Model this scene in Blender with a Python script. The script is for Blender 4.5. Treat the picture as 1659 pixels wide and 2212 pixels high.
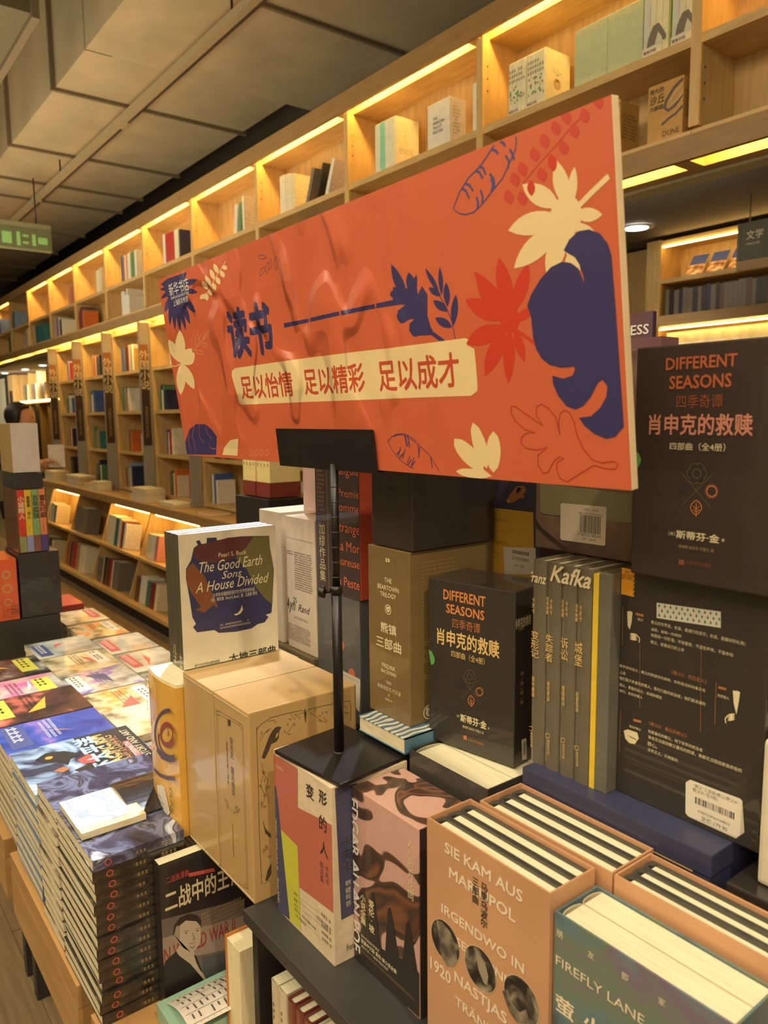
import bpy, bmesh, math, random
from math import sin, cos, pi, radians, sqrt
from mathutils import Vector, Matrix

for o in list(bpy.data.objects):
    bpy.data.objects.remove(o)
SC = bpy.context.scene
COL = SC.collection
R = random.Random(7)

# ------------------------------------------------------------------ camera
HC = 1.6
def cam():
    f, th, p, ro = 1650.31, .65271, .124644, -.010586
    F = Vector((-cos(th)*cos(p), sin(th)*cos(p), -sin(p)))
    Rt = Vector((sin(th), cos(th), 0)); U = Rt.cross(F)
    R2 = Rt*cos(ro)+U*sin(ro); U2 = -Rt*sin(ro)+U*cos(ro)
    c = bpy.data.cameras.new('camera'); o = bpy.data.objects.new('camera', c); COL.objects.link(o)
    o.matrix_world = Matrix(((R2.x, U2.x, -F.x, 0), (R2.y, U2.y, -F.y, 0), (R2.z, U2.z, -F.z, HC), (0, 0, 0, 1)))
    c.sensor_fit = 'VERTICAL'; c.sensor_height = 24; c.lens = f*24/2212
    c.dof.use_dof = True; c.dof.focus_distance = 1.05; c.dof.aperture_fstop = 6.3
    c.clip_start = .02; c.clip_end = 120
    SC.camera = o
cam()
vs = SC.view_settings
vs.view_transform = 'Standard'; vs.look = 'None'; vs.gamma = 1; vs.use_curve_mapping = False
vs.exposure = 0.75
# ------------------------------------------------------------------ world and lamps
w = bpy.data.worlds.new('world'); SC.world = w; w.use_nodes = True
w.node_tree.nodes['Background'].inputs[0].default_value = (1, .88, .68, 1)
w.node_tree.nodes['Background'].inputs[1].default_value = .24
def area(name, loc, size, sy, power, col, target):
    l = bpy.data.lights.new(name, 'AREA'); l.shape = 'RECTANGLE'; l.size = size; l.size_y = sy; l.energy = power; l.color = col
    o = bpy.data.objects.new(name, l); COL.objects.link(o); o.location = loc
    o.rotation_euler = (Vector(target)-Vector(loc)).to_track_quat('-Z', 'Y').to_euler()
def spot(name, loc, target, power, col, ang, blend=.5, r=.04):
    l = bpy.data.lights.new(name, 'SPOT'); l.energy = power; l.color = col; l.spot_size = radians(ang); l.spot_blend = blend; l.shadow_soft_size = r
    o = bpy.data.objects.new(name, l); COL.objects.link(o); o.location = loc
    o.rotation_euler = (Vector(target)-Vector(loc)).to_track_quat('-Z', 'Y').to_euler()
WARM = (1, .86, .60)
area('ambient_fill_aisle', (-1.5, -1.2, 3.4), 5, 1.6, 62, WARM, (-1.5, -.2, 0))  # added ambient fill out of frame, no fixture modelled
area('ambient_fill_behind', (1.2, -1.5, 3.0), 2, 2, 26, (1, .84, .62), (-.8, .6, 1.2))  # unseen fill behind the camera, added to lift the near side
area('ambient_fill_far', (-9, 0, 3.4), 6, 1.2, 24, WARM, (-9, 1.0, 0))  # extra out-of-frame fill for the far end of the aisle
area('ceiling_uplight_fill', (-6, .6, 2.2), 5, .5, 45, WARM, (-6, 1.2, 4))  # added upward fill that brightens the ceiling, in place of floor bounce
spot('track_spot_table', (-2.2, 1.2, 3.5), (-1.5, .45, .95), 230, (.86, .90, 1), 30, .5)
spot('track_spot_far_table', (-3.6, 1.4, 3.5), (-2.5, .55, .9), 150, (1, .95, .82), 36, .5)
spot('track_spot_display', (-1.9, 1.7, 3.5), (-1.05, .52, 1.3), 70, (.95, .95, 1), 16, .6)
spot('track_spot_right', (.6, .2, 3.3), (-.5, .5, 1.15), 60, (1, .86, .62), 34, .6)
for i in range(4):
    spot('back_room_lamp', (-3.6-2.2*i, 4.6, 2.95), (-3.6-2.2*i, 4.9, 0), 50, (1, .9, .75), 120, .8)
area('back_room_wash', (-3.3, 4.2, 2.9), 2, .6, 5, WARM, (-3.3, 5.8, 2.4))
area('back_room_wash_west', (-25, 4.4, 2.9), 8, .6, 90, (1, .86, .62), (-26, 5.8, 2.2))

# layout of the foreground boxes: x, y, z, width, depth, height, yaw
# key: x0,y0,z0 (front left bottom corner), width, depth, height, yaw degrees
L={
'brown_l':(-1.046,.423,.97,.102,.167,.26,0),
'brown_r':(-.942,.423,.97,.102,.167,.26,0),
'dune':(-1.162,.413,.971,.112,.21,.238,0),
'good':(-1.157,.448,1.212,.056,.167,.212,0),
'ayn_a':(-1.240,.66,1.20,.078,.12,.235,0),
'ayn_b':(-1.145,.66,1.20,.094,.12,.232,0),
'grey':(-1.058,.662,1.12,.128,.12,.20,0),
'camus':(-1.047,.66,1.321,.122,.12,.235,0),
'bear':(-.782,.571,1.2185,.084,.14,.219,0),
'holmes':(-.775,.573,1.4385,.081,.138,.20,0),
'ds_s':(-.684,.589,1.206,.124,.075,.202,9.4),
'yellow':(-.752,.72,1.393,.126,.07,.21,0),
'meta':(-.811,.442,.97,.130,.110,.218,0),
'poe':(-.679,.469,.97,.118,.074,.213,0),
'cream':(-.675,.551,.97,.130,.13,.235,0),
'wave':(-.771,.545,1.1985,.094,.16,.020,0),
'sie1':(-.53,.4535,.97,.153,.058,.245,0),
'sie2':(-.521,.516,.97,.158,.060,.245,0),
'sie3':(-.361,.516,.97,.158,.052,.245,0),
'fire':(-.375,.457,.97,.152,.055,.23,0),
'blue':(-.52,.580,1.17,.208,.13,.062,0),
'kafka':(-.5275,.596,1.232,.0975,.14,.219,0),
'god':(-.4295,.612,1.232,.1415,.12,.224,0),
'dsr':(-.405,.59,1.457,.130,.085,.2,0),
'sand':(-.573,.652,1.452,.127,.045,.21,0),
'back':(-.492,.70,1.457,.14,.06,.22,0),
'white_r':(-.283,.60,1.214,.11,.06,.124,0),
'ww2':(-1.029,.359,.74,.021,.16,.226,0),
}
# flat print, mm on each face
PR = {
 'sign/f': [
  ['P','navy',[[17.9,268.5],[38.3,271.3],[112.4,269.8],[98.4,257],[107.6,244.8],[94.2,233.3],[71.9,229.3],[35,236],[25,248.9]]],
  ['P','navy',[[82.8,254.8],[91.7,252.7],[100.1,251.5],[108.2,250.7],[115.9,250.5],[123.3,250.8],[130.3,251.6],[137,252.9],[143.3,254.9],[135.1,256.9],[127.1,258.2],[119.3,259],[111.6,259.2],[104.1,259],[96.8,258.2],[89.7,256.9]]],
  ['P','navy',[[80.6,249.5],[86.7,246.4],[93.4,243.9],[100.3,241.8],[107.5,240.1],[115,238.9],[122.8,238.1],[130.8,237.7],[139.3,237.9],[133.5,240.9],[127.2,243.4],[120.6,245.4],[113.5,247.1],[106,248.4],[98,249.2],[89.6,249.7]]],
  ['P','navy',[[83,241.4],[83.1,236.9],[85,232.6],[87.9,228.6],[92,224.7],[97.4,221],[103.8,217.5],[111.3,214.3],[120.3,211.3],[120.2,215.7],[118.4,219.9],[115.6,223.9],[111.5,227.7],[106.3,231.3],[99.9,234.8],[92.3,238.2]]],
  ['P','navy',[[76.5,240],[74.6,234.6],[74.3,229.2],[74.9,223.8],[76.7,218.5],[79.6,213.1],[83.5,207.8],[88.4,202.5],[94.8,197.4],[96.6,202.8],[96.9,208.1],[96.3,213.5],[94.5,218.8],[91.7,224],[87.8,229.3],[82.9,234.6]]],
  ['P','navy',[[67,238.9],[64.5,233.1],[63.3,227.2],[63,221.2],[63.7,215.2],[65.4,209.2],[68,203.2],[71.6,197.2],[76.5,191.2],[79,197.2],[80.2,203.1],[80.5,209],[79.8,214.9],[78.1,220.9],[75.5,226.8],[72,232.8]]],
  ['P','navy',[[57.3,240.2],[53.3,234.2],[50.8,228.1],[49.1,221.9],[48.5,215.7],[48.9,209.3],[50.2,203],[52.5,196.6],[56.3,190.1],[60.2,196.3],[62.8,202.5],[64.4,208.6],[65,214.8],[64.6,221.1],[63.2,227.4],[60.9,233.7]]],
  ['P','navy',[[50.1,243.4],[44.8,237.8],[40.7,232],[37.4,226.2],[35.1,220.2],[33.8,214],[33.4,207.8],[33.8,201.5],[35.6,195.1],[41.1,200.9],[45.2,206.8],[48.4,212.8],[50.6,218.7],[51.9,224.8],[52.3,230.9],[51.9,237]]],
  ['P','navy',[[44,246.4],[37.4,241.7],[32,236.8],[27.4,231.7],[23.7,226.4],[21,221],[19.2,215.4],[18.2,209.7],[18.6,203.8],[25.5,208.8],[31,213.9],[35.6,219.1],[39.2,224.4],[41.8,229.7],[43.6,235.2],[44.4,240.7]]],
  ['P','navy',[[42.9,246.6],[34.9,245],[28.2,243],[22.4,240.7],[17.4,238.2],[13.5,235.4],[10.5,232.3],[8.4,228.9],[7.6,225.2],[15.9,226.9],[22.7,229],[28.6,231.3],[33.5,233.9],[37.3,236.7],[40.2,239.7],[42.2,243]]],
  ['P','navy',[[45.8,253.1],[38.6,253.6],[32.1,253.7],[25.9,253.4],[20.2,252.8],[14.9,251.8],[10.1,250.5],[5.7,248.9],[1.9,246.7],[9.4,246.2],[16.1,246.2],[22.4,246.5],[28.1,247.1],[33.3,248.1],[38,249.4],[42.2,251]]],
  ['P','navy',[[46.7,255.2],[42,257],[37,258.4],[32,259.5],[26.8,260.3],[21.4,260.8],[15.9,261],[10.3,261],[4.4,260.5],[9.4,258.7],[14.5,257.3],[19.7,256.2],[24.9,255.4],[30.3,254.9],[35.7,254.7],[41.2,254.8]]],
  ['P','navy',[[48.6,259.5],[44.6,261.4],[40.3,262.9],[35.8,264.3],[31,265.4],[25.9,266.4],[20.6,267.1],[15.1,267.6],[9.1,267.8],[13.3,265.9],[17.8,264.4],[22.5,263],[27.3,261.8],[32.4,260.9],[37.6,260.2],[43,259.7]]],
  ['T','新华书店',38,247,112,261,'white','s'],
  ['T','XINHUA BOOKSTORE',40,240,108,244,'white',''],
  ['T','上海新华传媒',46,231,102,237,'white',''],
  ['P','cream',[[37.5,146.4],[48.5,152],[56.1,157.6],[61.4,163.4],[64.5,169.2],[65.4,175.2],[63.9,181.3],[60.4,187.5],[53.7,194.1],[42.9,188.9],[35.2,183.4],[29.6,177.7],[26.3,171.7],[25.4,165.6],[26.9,159.3],[30.5,152.9]]],
  ['P','cream',[[33.2,146.6],[37.7,152.1],[39.3,157.3],[38.9,162.2],[36.5,166.9],[32,171.4],[25.5,175.8],[16.9,180],[5.2,184],[0.5,178.6],[-1.2,173.4],[-0.8,168.4],[1.7,163.5],[6.3,158.9],[13.1,154.5],[21.8,150.4]]],
  ['P','cream',[[35.8,145.3],[49.3,142.1],[60.5,140.7],[70,140.4],[78,141.3],[84.4,143.3],[89.3,146.5],[92.8,150.7],[94.2,156.5],[81.5,159.7],[70.7,161.3],[61.2,161.7],[53,160.9],[46.4,159],[41.2,155.8],[37.4,151.4]]],
  ['P','cream',[[35.8,145.3],[49.1,144.9],[59.8,145.6],[68.8,146.9],[75.9,148.9],[81.3,151.6],[85,155],[87.1,159],[86.9,164],[74.2,164.5],[63.8,164],[54.8,162.7],[47.4,160.8],[41.8,158.1],[37.9,154.6],[35.6,150.5]]],
  ['P','cream',[[38.8,145.1],[27.6,139.7],[19.3,134.1],[13.1,128.3],[9.1,122.3],[7.3,116.1],[7.8,109.8],[10.4,103.4],[16.3,96.9],[27.7,102.7],[35.9,108.6],[42,114.4],[45.8,120.4],[47.4,126.3],[46.9,132.4],[44.4,138.7]]],
  ['P','cream',[[40.6,145],[36.4,138.8],[35.1,133],[35.9,127.3],[38.8,122],[43.8,116.9],[50.9,112.2],[59.9,107.8],[71.7,103.8],[75.7,110],[76.8,115.8],[76.1,121.2],[73.3,126.5],[68.4,131.4],[61.5,136.2],[52.6,140.7]]],
  ['N','cream',1.2,[[-0.1,143.4],[15.3,141.7],[35.5,144.6]]],
  ['N','cream',1,[[155.2,226.7],[174.4,235.8],[208,251.6],[233.3,261.7],[238.9,264.3]]],
  ['P','cream',[[162.8,232.7],[158.4,233.4],[154.7,233.6],[151.5,233.6],[148.7,233.2],[146.3,232.5],[144.5,231.4],[143.1,230.1],[142.5,228.3],[146.9,227.6],[150.7,227.3],[154,227.4],[156.8,227.8],[159,228.5],[160.8,229.6],[162.2,230.9]]],
  ['P','cream',[[164.4,234],[161.2,232.8],[159.2,231.5],[158.1,230.2],[157.8,228.9],[158.3,227.5],[159.8,226],[162,224.6],[165.4,223.1],[168.5,224.3],[170.4,225.5],[171.6,226.8],[171.9,228.2],[171.3,229.6],[169.9,231],[167.7,232.4]]],
  ['P','cream',[[172.3,237.1],[173.5,239.2],[173.7,241.1],[173.1,243],[171.8,244.7],[169.6,246.4],[166.8,248.1],[163.1,249.6],[158.4,251],[157.1,249],[157,247],[157.6,245.1],[158.9,243.3],[161.1,241.6],[164,240],[167.6,238.5]]],
  ['P','cream',[[176.1,237.6],[173.7,236.3],[172.4,235.1],[171.9,233.8],[172.2,232.6],[173.3,231.4],[175.3,230.3],[177.9,229.2],[181.7,228.1],[184.1,229.4],[185.4,230.7],[185.9,231.9],[185.6,233.1],[184.5,234.3],[182.6,235.4],[179.9,236.6]]],
  ['P','cream',[[184,240.7],[185.3,242.9],[185.6,245],[185.2,247.1],[183.9,249.1],[181.9,251],[179.2,252.9],[175.6,254.7],[171,256.5],[169.6,254.3],[169.3,252.2],[169.8,250.1],[171,248.1],[173,246.2],[175.8,244.3],[179.4,242.5]]],
  ['P','cream',[[190.2,244],[188,242.5],[186.9,241.1],[186.5,239.7],[186.9,238.3],[188.2,237],[190.2,235.7],[192.9,234.4],[196.7,233.2],[198.9,234.7],[200,236.1],[200.4,237.5],[200,238.8],[198.8,240.2],[196.8,241.5],[194.1,242.7]]],
  ['P','cream',[[197.7,246.6],[199.7,248.6],[200.6,250.6],[200.8,252.5],[200.2,254.4],[198.7,256.4],[196.6,258.3],[193.6,260.2],[189.5,262.2],[187.5,260.2],[186.6,258.2],[186.4,256.2],[187.1,254.3],[188.5,252.3],[190.7,250.4],[193.7,248.5]]],
  ['P','cream',[[204.8,249.6],[202.7,248.2],[201.6,246.7],[201.3,245.3],[201.8,243.8],[203,242.5],[205,241.1],[207.7,239.8],[211.5,238.5],[213.6,240],[214.6,241.5],[214.9,242.9],[214.5,244.3],[213.3,245.7],[211.3,247],[208.6,248.3]]],
  ['P','cream',[[211.8,252.6],[213.7,254.5],[214.5,256.3],[214.6,258.1],[213.9,259.9],[212.4,261.7],[210.3,263.4],[207.3,265.2],[203.3,266.9],[201.4,265.1],[200.6,263.2],[200.5,261.4],[201.2,259.6],[202.6,257.8],[204.9,256.1],[207.8,254.3]]],
  ['P','cream',[[219.2,255.6],[217.5,254],[216.9,252.5],[216.9,251.1],[217.7,249.7],[219.2,248.4],[221.5,247.2],[224.4,246],[228.2,245],[229.9,246.5],[230.5,248],[230.4,249.4],[229.6,250.8],[228.2,252.1],[226,253.3],[223.1,254.5]]],
  ['P','cream',[[226.9,259.7],[226.8,258.2],[227.3,257],[228.3,255.9],[229.7,255.1],[231.6,254.6],[233.9,254.2],[236.7,254.1],[240,254.3],[240.1,255.8],[239.6,257.1],[238.7,258.1],[237.3,258.9],[235.4,259.4],[233.1,259.8],[230.3,259.9]]],
  ['N','peach',0.5,[[92.8,160.1],[96.5,162.9],[99.1,165.7],[101,168.5],[102.2,171.4],[102.7,174.3],[102.4,177.3],[101.4,180.3],[99.4,183.4],[95.7,180.7],[93.1,177.9],[91.2,175.1],[89.9,172.2],[89.5,169.2],[89.8,166.2],[90.8,163.2],[92.8,160.1]]],
  ['N','peach',0.5,[[104.3,164.4],[108.7,166.6],[112.1,168.8],[114.8,171.1],[116.8,173.5],[118.1,176],[118.8,178.5],[118.7,181.2],[117.7,183.9],[113.3,181.9],[110,179.7],[107.2,177.4],[105.2,175],[103.8,172.5],[103.2,169.9],[103.2,167.2],[104.3,164.4]]],
  ['N','peach',0.5,[[119.1,169.3],[123.9,170.5],[127.9,171.8],[131.2,173.4],[133.9,175],[136,176.8],[137.4,178.7],[138.2,180.8],[138.2,183.1],[133.5,182],[129.6,180.7],[126.3,179.2],[123.6,177.6],[121.5,175.7],[120,173.8],[119.1,171.7],[119.1,169.3]]],
  ['N','peach',0.5,[[133.3,173.2],[138.3,173.9],[142.7,174.8],[146.6,175.9],[150,177.1],[152.9,178.6],[155.4,180.2],[157.4,182],[158.8,184],[153.9,183.4],[149.6,182.5],[145.8,181.5],[142.3,180.2],[139.3,178.8],[136.8,177.1],[134.7,175.3],[133.3,173.2]]],
  ['N','peach',0.5,[[124,167.8],[125.1,166.1],[126.7,164.8],[128.6,163.7],[131,163],[133.7,162.5],[136.8,162.2],[140.3,162.2],[144.3,162.6],[143.3,164.3],[141.7,165.6],[139.8,166.6],[137.4,167.4],[134.7,167.9],[131.6,168.2],[128.1,168.2],[124,167.8]]],
  ['N','peach',0.5,[[98.4,159.7],[100.2,157.8],[102.6,156.2],[105.4,155],[108.6,154],[112.2,153.3],[116.2,152.9],[120.5,152.7],[125.4,152.9],[123.6,154.8],[121.2,156.3],[118.5,157.6],[115.3,158.5],[111.8,159.2],[107.8,159.7],[103.4,159.9],[98.4,159.7]]],
  ['N','peach',0.6,[[92.3,159],[156.8,182.9]]],
  ['N','navy',0.6,[[338.9,241.5],[335.4,241.1],[332.5,240.5],[329.9,239.7],[327.8,238.7],[326,237.5],[324.7,236.2],[323.8,234.6],[323.4,232.8],[327,233.3],[330,233.9],[332.5,234.7],[334.7,235.7],[336.4,236.9],[337.7,238.2],[338.6,239.7],[338.9,241.5]]],
  ['N','navy',0.6,[[348.6,245],[345.9,244],[343.8,242.8],[342.2,241.4],[340.9,240],[340.1,238.5],[339.7,236.9],[339.7,235.1],[340.4,233.3],[343.1,234.3],[345.2,235.6],[346.9,236.9],[348.1,238.3],[348.9,239.8],[349.3,241.4],[349.3,243.2],[348.6,245]]],
  ['N','navy',0.6,[[356.3,247.4],[354,246.3],[352.2,245],[350.8,243.7],[349.8,242.3],[349.2,240.8],[348.9,239.3],[349.1,237.6],[349.7,235.8],[352.1,237],[353.9,238.2],[355.3,239.5],[356.3,240.9],[356.9,242.4],[357.1,244],[357,245.6],[356.3,247.4]]],
  ['N','navy',0.6,[[368.9,248.8],[366.5,247.3],[364.7,245.6],[363.3,243.8],[362.3,242],[361.8,240.1],[361.7,238.1],[362,236],[363,233.8],[365.4,235.4],[367.2,237.1],[368.5,238.8],[369.5,240.7],[370,242.6],[370.1,244.6],[369.8,246.6],[368.9,248.8]]],
  ['N','navy',0.6,[[345.7,250.9],[344,252.4],[342,253.6],[339.9,254.6],[337.6,255.3],[335.1,255.8],[332.4,256],[329.6,256],[326.5,255.6],[328.2,254],[330.2,252.8],[332.4,251.8],[334.7,251.1],[337.2,250.7],[339.9,250.5],[342.7,250.5],[345.7,250.9]]],
  ['T','读书',213,137.5,335.6,205,'navy','bb'],
  ['P','navy',[[365.6,171.9],[422.7,171.3],[421.7,167.2],[365.2,166.5]]],
  ['P','navy',[[425.6,171.7],[485.2,172.2],[485.5,167.9],[424.4,167.3]]],
  ['P','navy',[[488.3,172.3],[549.6,171.9],[550.1,167.5],[487.8,167.6]]],
  ['P','navy',[[552.1,172.2],[601.8,172],[601.9,166],[551.9,167.5]]],
  ['P','navy',[[601.1,168.3],[602.1,173.2],[601.9,178.1],[600.9,182.8],[599.1,187.4],[596.5,192],[593.1,196.5],[588.9,200.9],[583.5,205.3],[582.5,200.4],[582.7,195.5],[583.6,190.7],[585.4,186],[588.1,181.4],[591.6,176.9],[595.8,172.5]]],
  ['P','navy',[[611.3,172.7],[614.1,175.3],[615.8,177.9],[616.6,180.5],[616.7,183.1],[615.9,185.8],[614.3,188.4],[611.9,191.1],[608.4,193.8],[605.6,191.3],[603.9,188.7],[603,186.1],[603,183.5],[603.7,180.8],[605.4,178.1],[607.8,175.4]]],
  ['P','navy',[[575.8,177.4],[578.9,180.6],[586.6,181.8],[595.7,178.4],[603.2,173.1],[613.2,183.9],[619.8,188.6],[610.7,133.7],[605,135.4],[600.7,140.5],[602.4,147.7],[609.9,150.6],[603,151.3],[591.6,148.5],[584.8,151.7],[583.3,157.1],[587.8,161.1],[600.6,165.4],[582.3,171.8]]],
  ['P','cream',[[208.6,123.9],[219.3,127.1],[386.1,128],[515,127.6],[608,126.3],[599.7,76.4],[504.3,76.6],[372.4,77],[223.7,77.1],[216.1,79.8],[205.4,117.7]]],
  ['T','足以怡情',227.3,84.1,366.9,116,'vermil','b'],
  ['T','足以精彩',393.1,84.5,517.5,116.2,'vermil','b'],
  ['P','navy',[[-5.2,1.3],[2,21.4],[26.3,41.9],[57.3,50.6],[92.2,50.3],[111.6,42.4],[125.3,31.9],[112.8,4.1]]],
  ['N','orange_i',1,[[49.6,49.3],[34.6,32],[39.8,7.2]]],
  ['N','orange_i',1,[[69.1,50.6],[60.7,32.3],[74.8,20.4]]],
  ['N','orange_i',1,[[90.7,49.4],[92.9,37.5],[106.2,28.1]]],
  ['N','orange_i',1,[[25.8,40.6],[15.8,24.2],[18.5,7.8]]],
  ['N','orange_i',1,[[92.6,21.9],[98,13.7],[116.1,12.9]]],
  ['P','cream',[[134.8,4.8],[145.2,16],[168.9,27.3],[195.8,30],[184.9,5.1]]],
  ['N','peach',0.6,[[226.1,5.6],[229.1,6.8],[231.3,8],[233,9.3],[234.2,10.6],[234.8,11.9],[234.9,13.3],[234.4,14.6],[233.2,16.1],[230.3,14.9],[228,13.6],[226.3,12.4],[225.2,11.1],[224.5,9.7],[224.5,8.4],[224.9,7],[226.1,5.6]]],
  ['N','peach',0.6,[[241.1,6.1],[244.1,7.3],[246.2,8.5],[247.9,9.8],[249,11.1],[249.6,12.4],[249.6,13.7],[249.2,15],[248,16.4],[245.1,15.3],[243,14],[241.3,12.8],[240.2,11.5],[239.6,10.2],[239.5,8.9],[239.9,7.5],[241.1,6.1]]],
  ['N','peach',0.6,[[255.8,6.6],[258.6,7.8],[260.7,9],[262.4,10.2],[263.5,11.5],[264,12.8],[264.1,14.1],[263.7,15.4],[262.5,16.8],[259.7,15.7],[257.6,14.5],[255.9,13.2],[254.8,12],[254.2,10.7],[254.2,9.3],[254.6,8],[255.8,6.6]]],
  ['N','peach',0.6,[[271,7.1],[273.8,8.3],[275.8,9.5],[277.4,10.7],[278.5,12],[279,13.2],[279.1,14.5],[278.7,15.9],[277.5,17.2],[274.8,16.1],[272.7,14.9],[271.1,13.7],[270,12.4],[269.5,11.1],[269.4,9.8],[269.8,8.5],[271,7.1]]],
  ['N','navy',0.8,[[545.5,32.1],[552.3,36.8],[560.8,39.9],[573.9,40.6],[583.6,38.1],[592.7,33.5]]],
  ['N','navy',0.8,[[545.5,32.1],[552.3,22],[563.8,12.6],[575.8,7.4],[583,4.9]]],
  ['N','navy',1,[[575.1,40.3],[578,27.6]]],
  ['N','navy',1,[[579.3,39.6],[581.6,29.3]]],
  ['N','navy',1,[[566.4,27.3],[560.7,17.4]]],
  ['N','navy',1,[[573.7,25.1],[566.7,14.3]]],
  ['N','navy',1,[[580.2,18],[573.6,9.7]]],
  ['N','navy',1,[[586.2,16.6],[580.5,8.4]]],
  ['P','navy',[[618.9,190.1],[616.4,188.3],[614.5,186.4],[613,184.4],[611.8,182.3],[611.1,180],[610.7,177.7],[610.8,175.3],[611.3,172.7],[613.8,174.6],[615.8,176.5],[617.3,178.6],[618.4,180.7],[619.2,182.9],[619.5,185.2],[619.5,187.6]]],
  ['P','navy',[[582.4,184.2],[603.1,180],[612.8,182.8],[617.9,179.3],[618.3,172.3],[625.6,179],[632,170.5],[629,151.5],[631.8,141.5],[634.8,136.7],[648.6,128.5],[649.2,126.9],[641.6,127.6],[631.7,133.8],[604.7,135.3],[599.8,141],[601.6,147.3],[612.1,151.7],[600.5,151.5],[588.1,148.7],[583.1,154.8],[586,161.3],[598.1,165.2],[579.5,168.6]]],
  ['N','navy',0.9,[[641.5,180.1],[649.5,165.6],[656.3,155.3],[661.7,142.6],[663.6,127.5]]],
  ['P','navy',[[650.1,166.6],[649.5,168.7],[648.4,170.5],[647,172],[645.3,173.4],[643.1,174.5],[640.7,175.4],[637.8,176.1],[634.5,176.5],[635.1,174.4],[636.2,172.5],[637.6,170.9],[639.4,169.6],[641.5,168.4],[644,167.6],[646.8,166.9]]],
  ['P','navy',[[648,169.8],[647.6,173],[646.6,176.2],[645.3,179.2],[643.6,182.2],[641.5,185.2],[639,188],[636.2,190.9],[632.9,193.6],[633.3,190.3],[634.3,187.2],[635.6,184.1],[637.4,181],[639.5,178.1],[641.9,175.2],[644.7,172.5]]],
  ['P','navy',[[651.4,167.3],[653,170.3],[654,173.3],[654.7,176.3],[655,179.4],[654.9,182.4],[654.5,185.5],[653.7,188.7],[652.4,191.9],[650.9,189],[649.8,186],[649.2,183],[648.8,180],[648.9,176.9],[649.3,173.7],[650.1,170.5]]],
  ['P','navy',[[657.5,156.5],[659.7,159],[661.1,161.5],[662,164.1],[662.4,166.7],[662.3,169.4],[661.7,172.1],[660.6,174.8],[658.8,177.7],[656.7,175.3],[655.2,172.7],[654.3,170.2],[653.9,167.5],[654,164.8],[654.6,162.1],[655.7,159.3]]],
  ['P','navy',[[657.5,152.2],[656.9,154.8],[655.7,157],[654.1,158.9],[652.1,160.6],[649.6,162],[646.6,163.1],[643.2,164],[639.1,164.4],[639.7,161.8],[640.9,159.5],[642.6,157.6],[644.7,155.9],[647.2,154.5],[650.2,153.4],[653.6,152.6]]],
  ['P','navy',[[662.6,138.7],[665.6,141.8],[667.9,144.9],[669.7,148.2],[670.9,151.5],[671.5,154.8],[671.6,158.3],[671.2,161.9],[670,165.6],[667,162.6],[664.8,159.6],[663,156.3],[661.8,153],[661.1,149.6],[661,146.1],[661.4,142.4]]],
  ['P','navy',[[661,137.9],[659.9,140.6],[658.2,142.8],[656.2,144.7],[653.7,146.2],[650.8,147.4],[647.5,148.2],[643.8,148.7],[639.5,148.7],[640.6,146],[642.3,143.7],[644.4,141.8],[647,140.3],[649.9,139.1],[653.2,138.3],[656.8,137.8]]],
  ['P','cream',[[569.3,126.9],[676.7,127],[681.8,125.2],[678.2,120.9],[687.1,116.8],[687.4,104.2],[687.1,85.3],[686,79.9],[677.8,76],[560,76.7]]],
  ['P','cream',[[684.9,7.4],[685.7,14.3],[683.2,19],[679.9,23.2],[675.9,27.1],[671.2,30.5],[665.7,33.6],[659.3,36.2],[649.3,36.7],[648.3,29.7],[650.9,24.7],[654.4,20.4],[658.6,16.5],[663.5,13],[669,10],[675.3,7.7]]],
  ['P','cream',[[689.5,10.1],[692.9,16.5],[693.1,22.2],[692.5,27.6],[691.2,32.8],[689.3,37.9],[686.7,42.9],[683.3,47.7],[676.6,51.9],[673.1,45.5],[672.9,39.9],[673.5,34.3],[674.8,29],[676.7,23.8],[679.4,18.8],[682.8,14]]],
  ['P','cream',[[697.5,6.7],[703.5,11.7],[706,16.4],[707.6,21.1],[708.5,25.8],[708.7,30.4],[708.2,35],[706.8,39.5],[702,44.1],[696,39.4],[693.4,34.7],[691.7,30],[690.8,25.3],[690.6,20.5],[691.1,15.8],[692.5,11.2]]],
  ['P','cream',[[694.2,3.7],[689.4,6.6],[684.1,7.7],[678.5,8.5],[672.8,8.9],[666.9,9],[660.8,8.8],[654.4,8.1],[647.4,5.5],[652.6,2.5],[658.4,1.3],[664.2,0.6],[670,0.2],[675.9,0.2],[681.8,0.5],[687.8,1.3]]],
  ['N','cream',1.4,[[679.4,11.7],[694.1,2.8]]],
  ['N','navy',0.8,[[555.4,37.6],[568.7,39.9],[578.4,37.9],[596.6,29.7],[611.4,19.4],[623.3,4.3]]],
  ['N','navy',1.1,[[574.8,38.7],[576.6,27.7]]],
  ['N','navy',1.1,[[579.5,37.2],[580.9,26.2]]],
  ['N','navy',1.1,[[594.1,29.7],[594.8,18.8]]],
  ['N','navy',1.1,[[597.5,28.2],[593.2,16.4]]],
  ['N','navy',1.1,[[612.3,17.9],[613,7.2]]],
  ['N','navy',1.1,[[565.9,24.2],[558.6,19.2]]],
  ['N','navy',1.1,[[571.7,21.2],[561.8,15.3]]],
  ['N','navy',1.1,[[581.8,14.4],[574.4,7.8]]],
  ['N','navy',1.1,[[587.7,13.1],[579.2,6.4]]],
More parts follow.
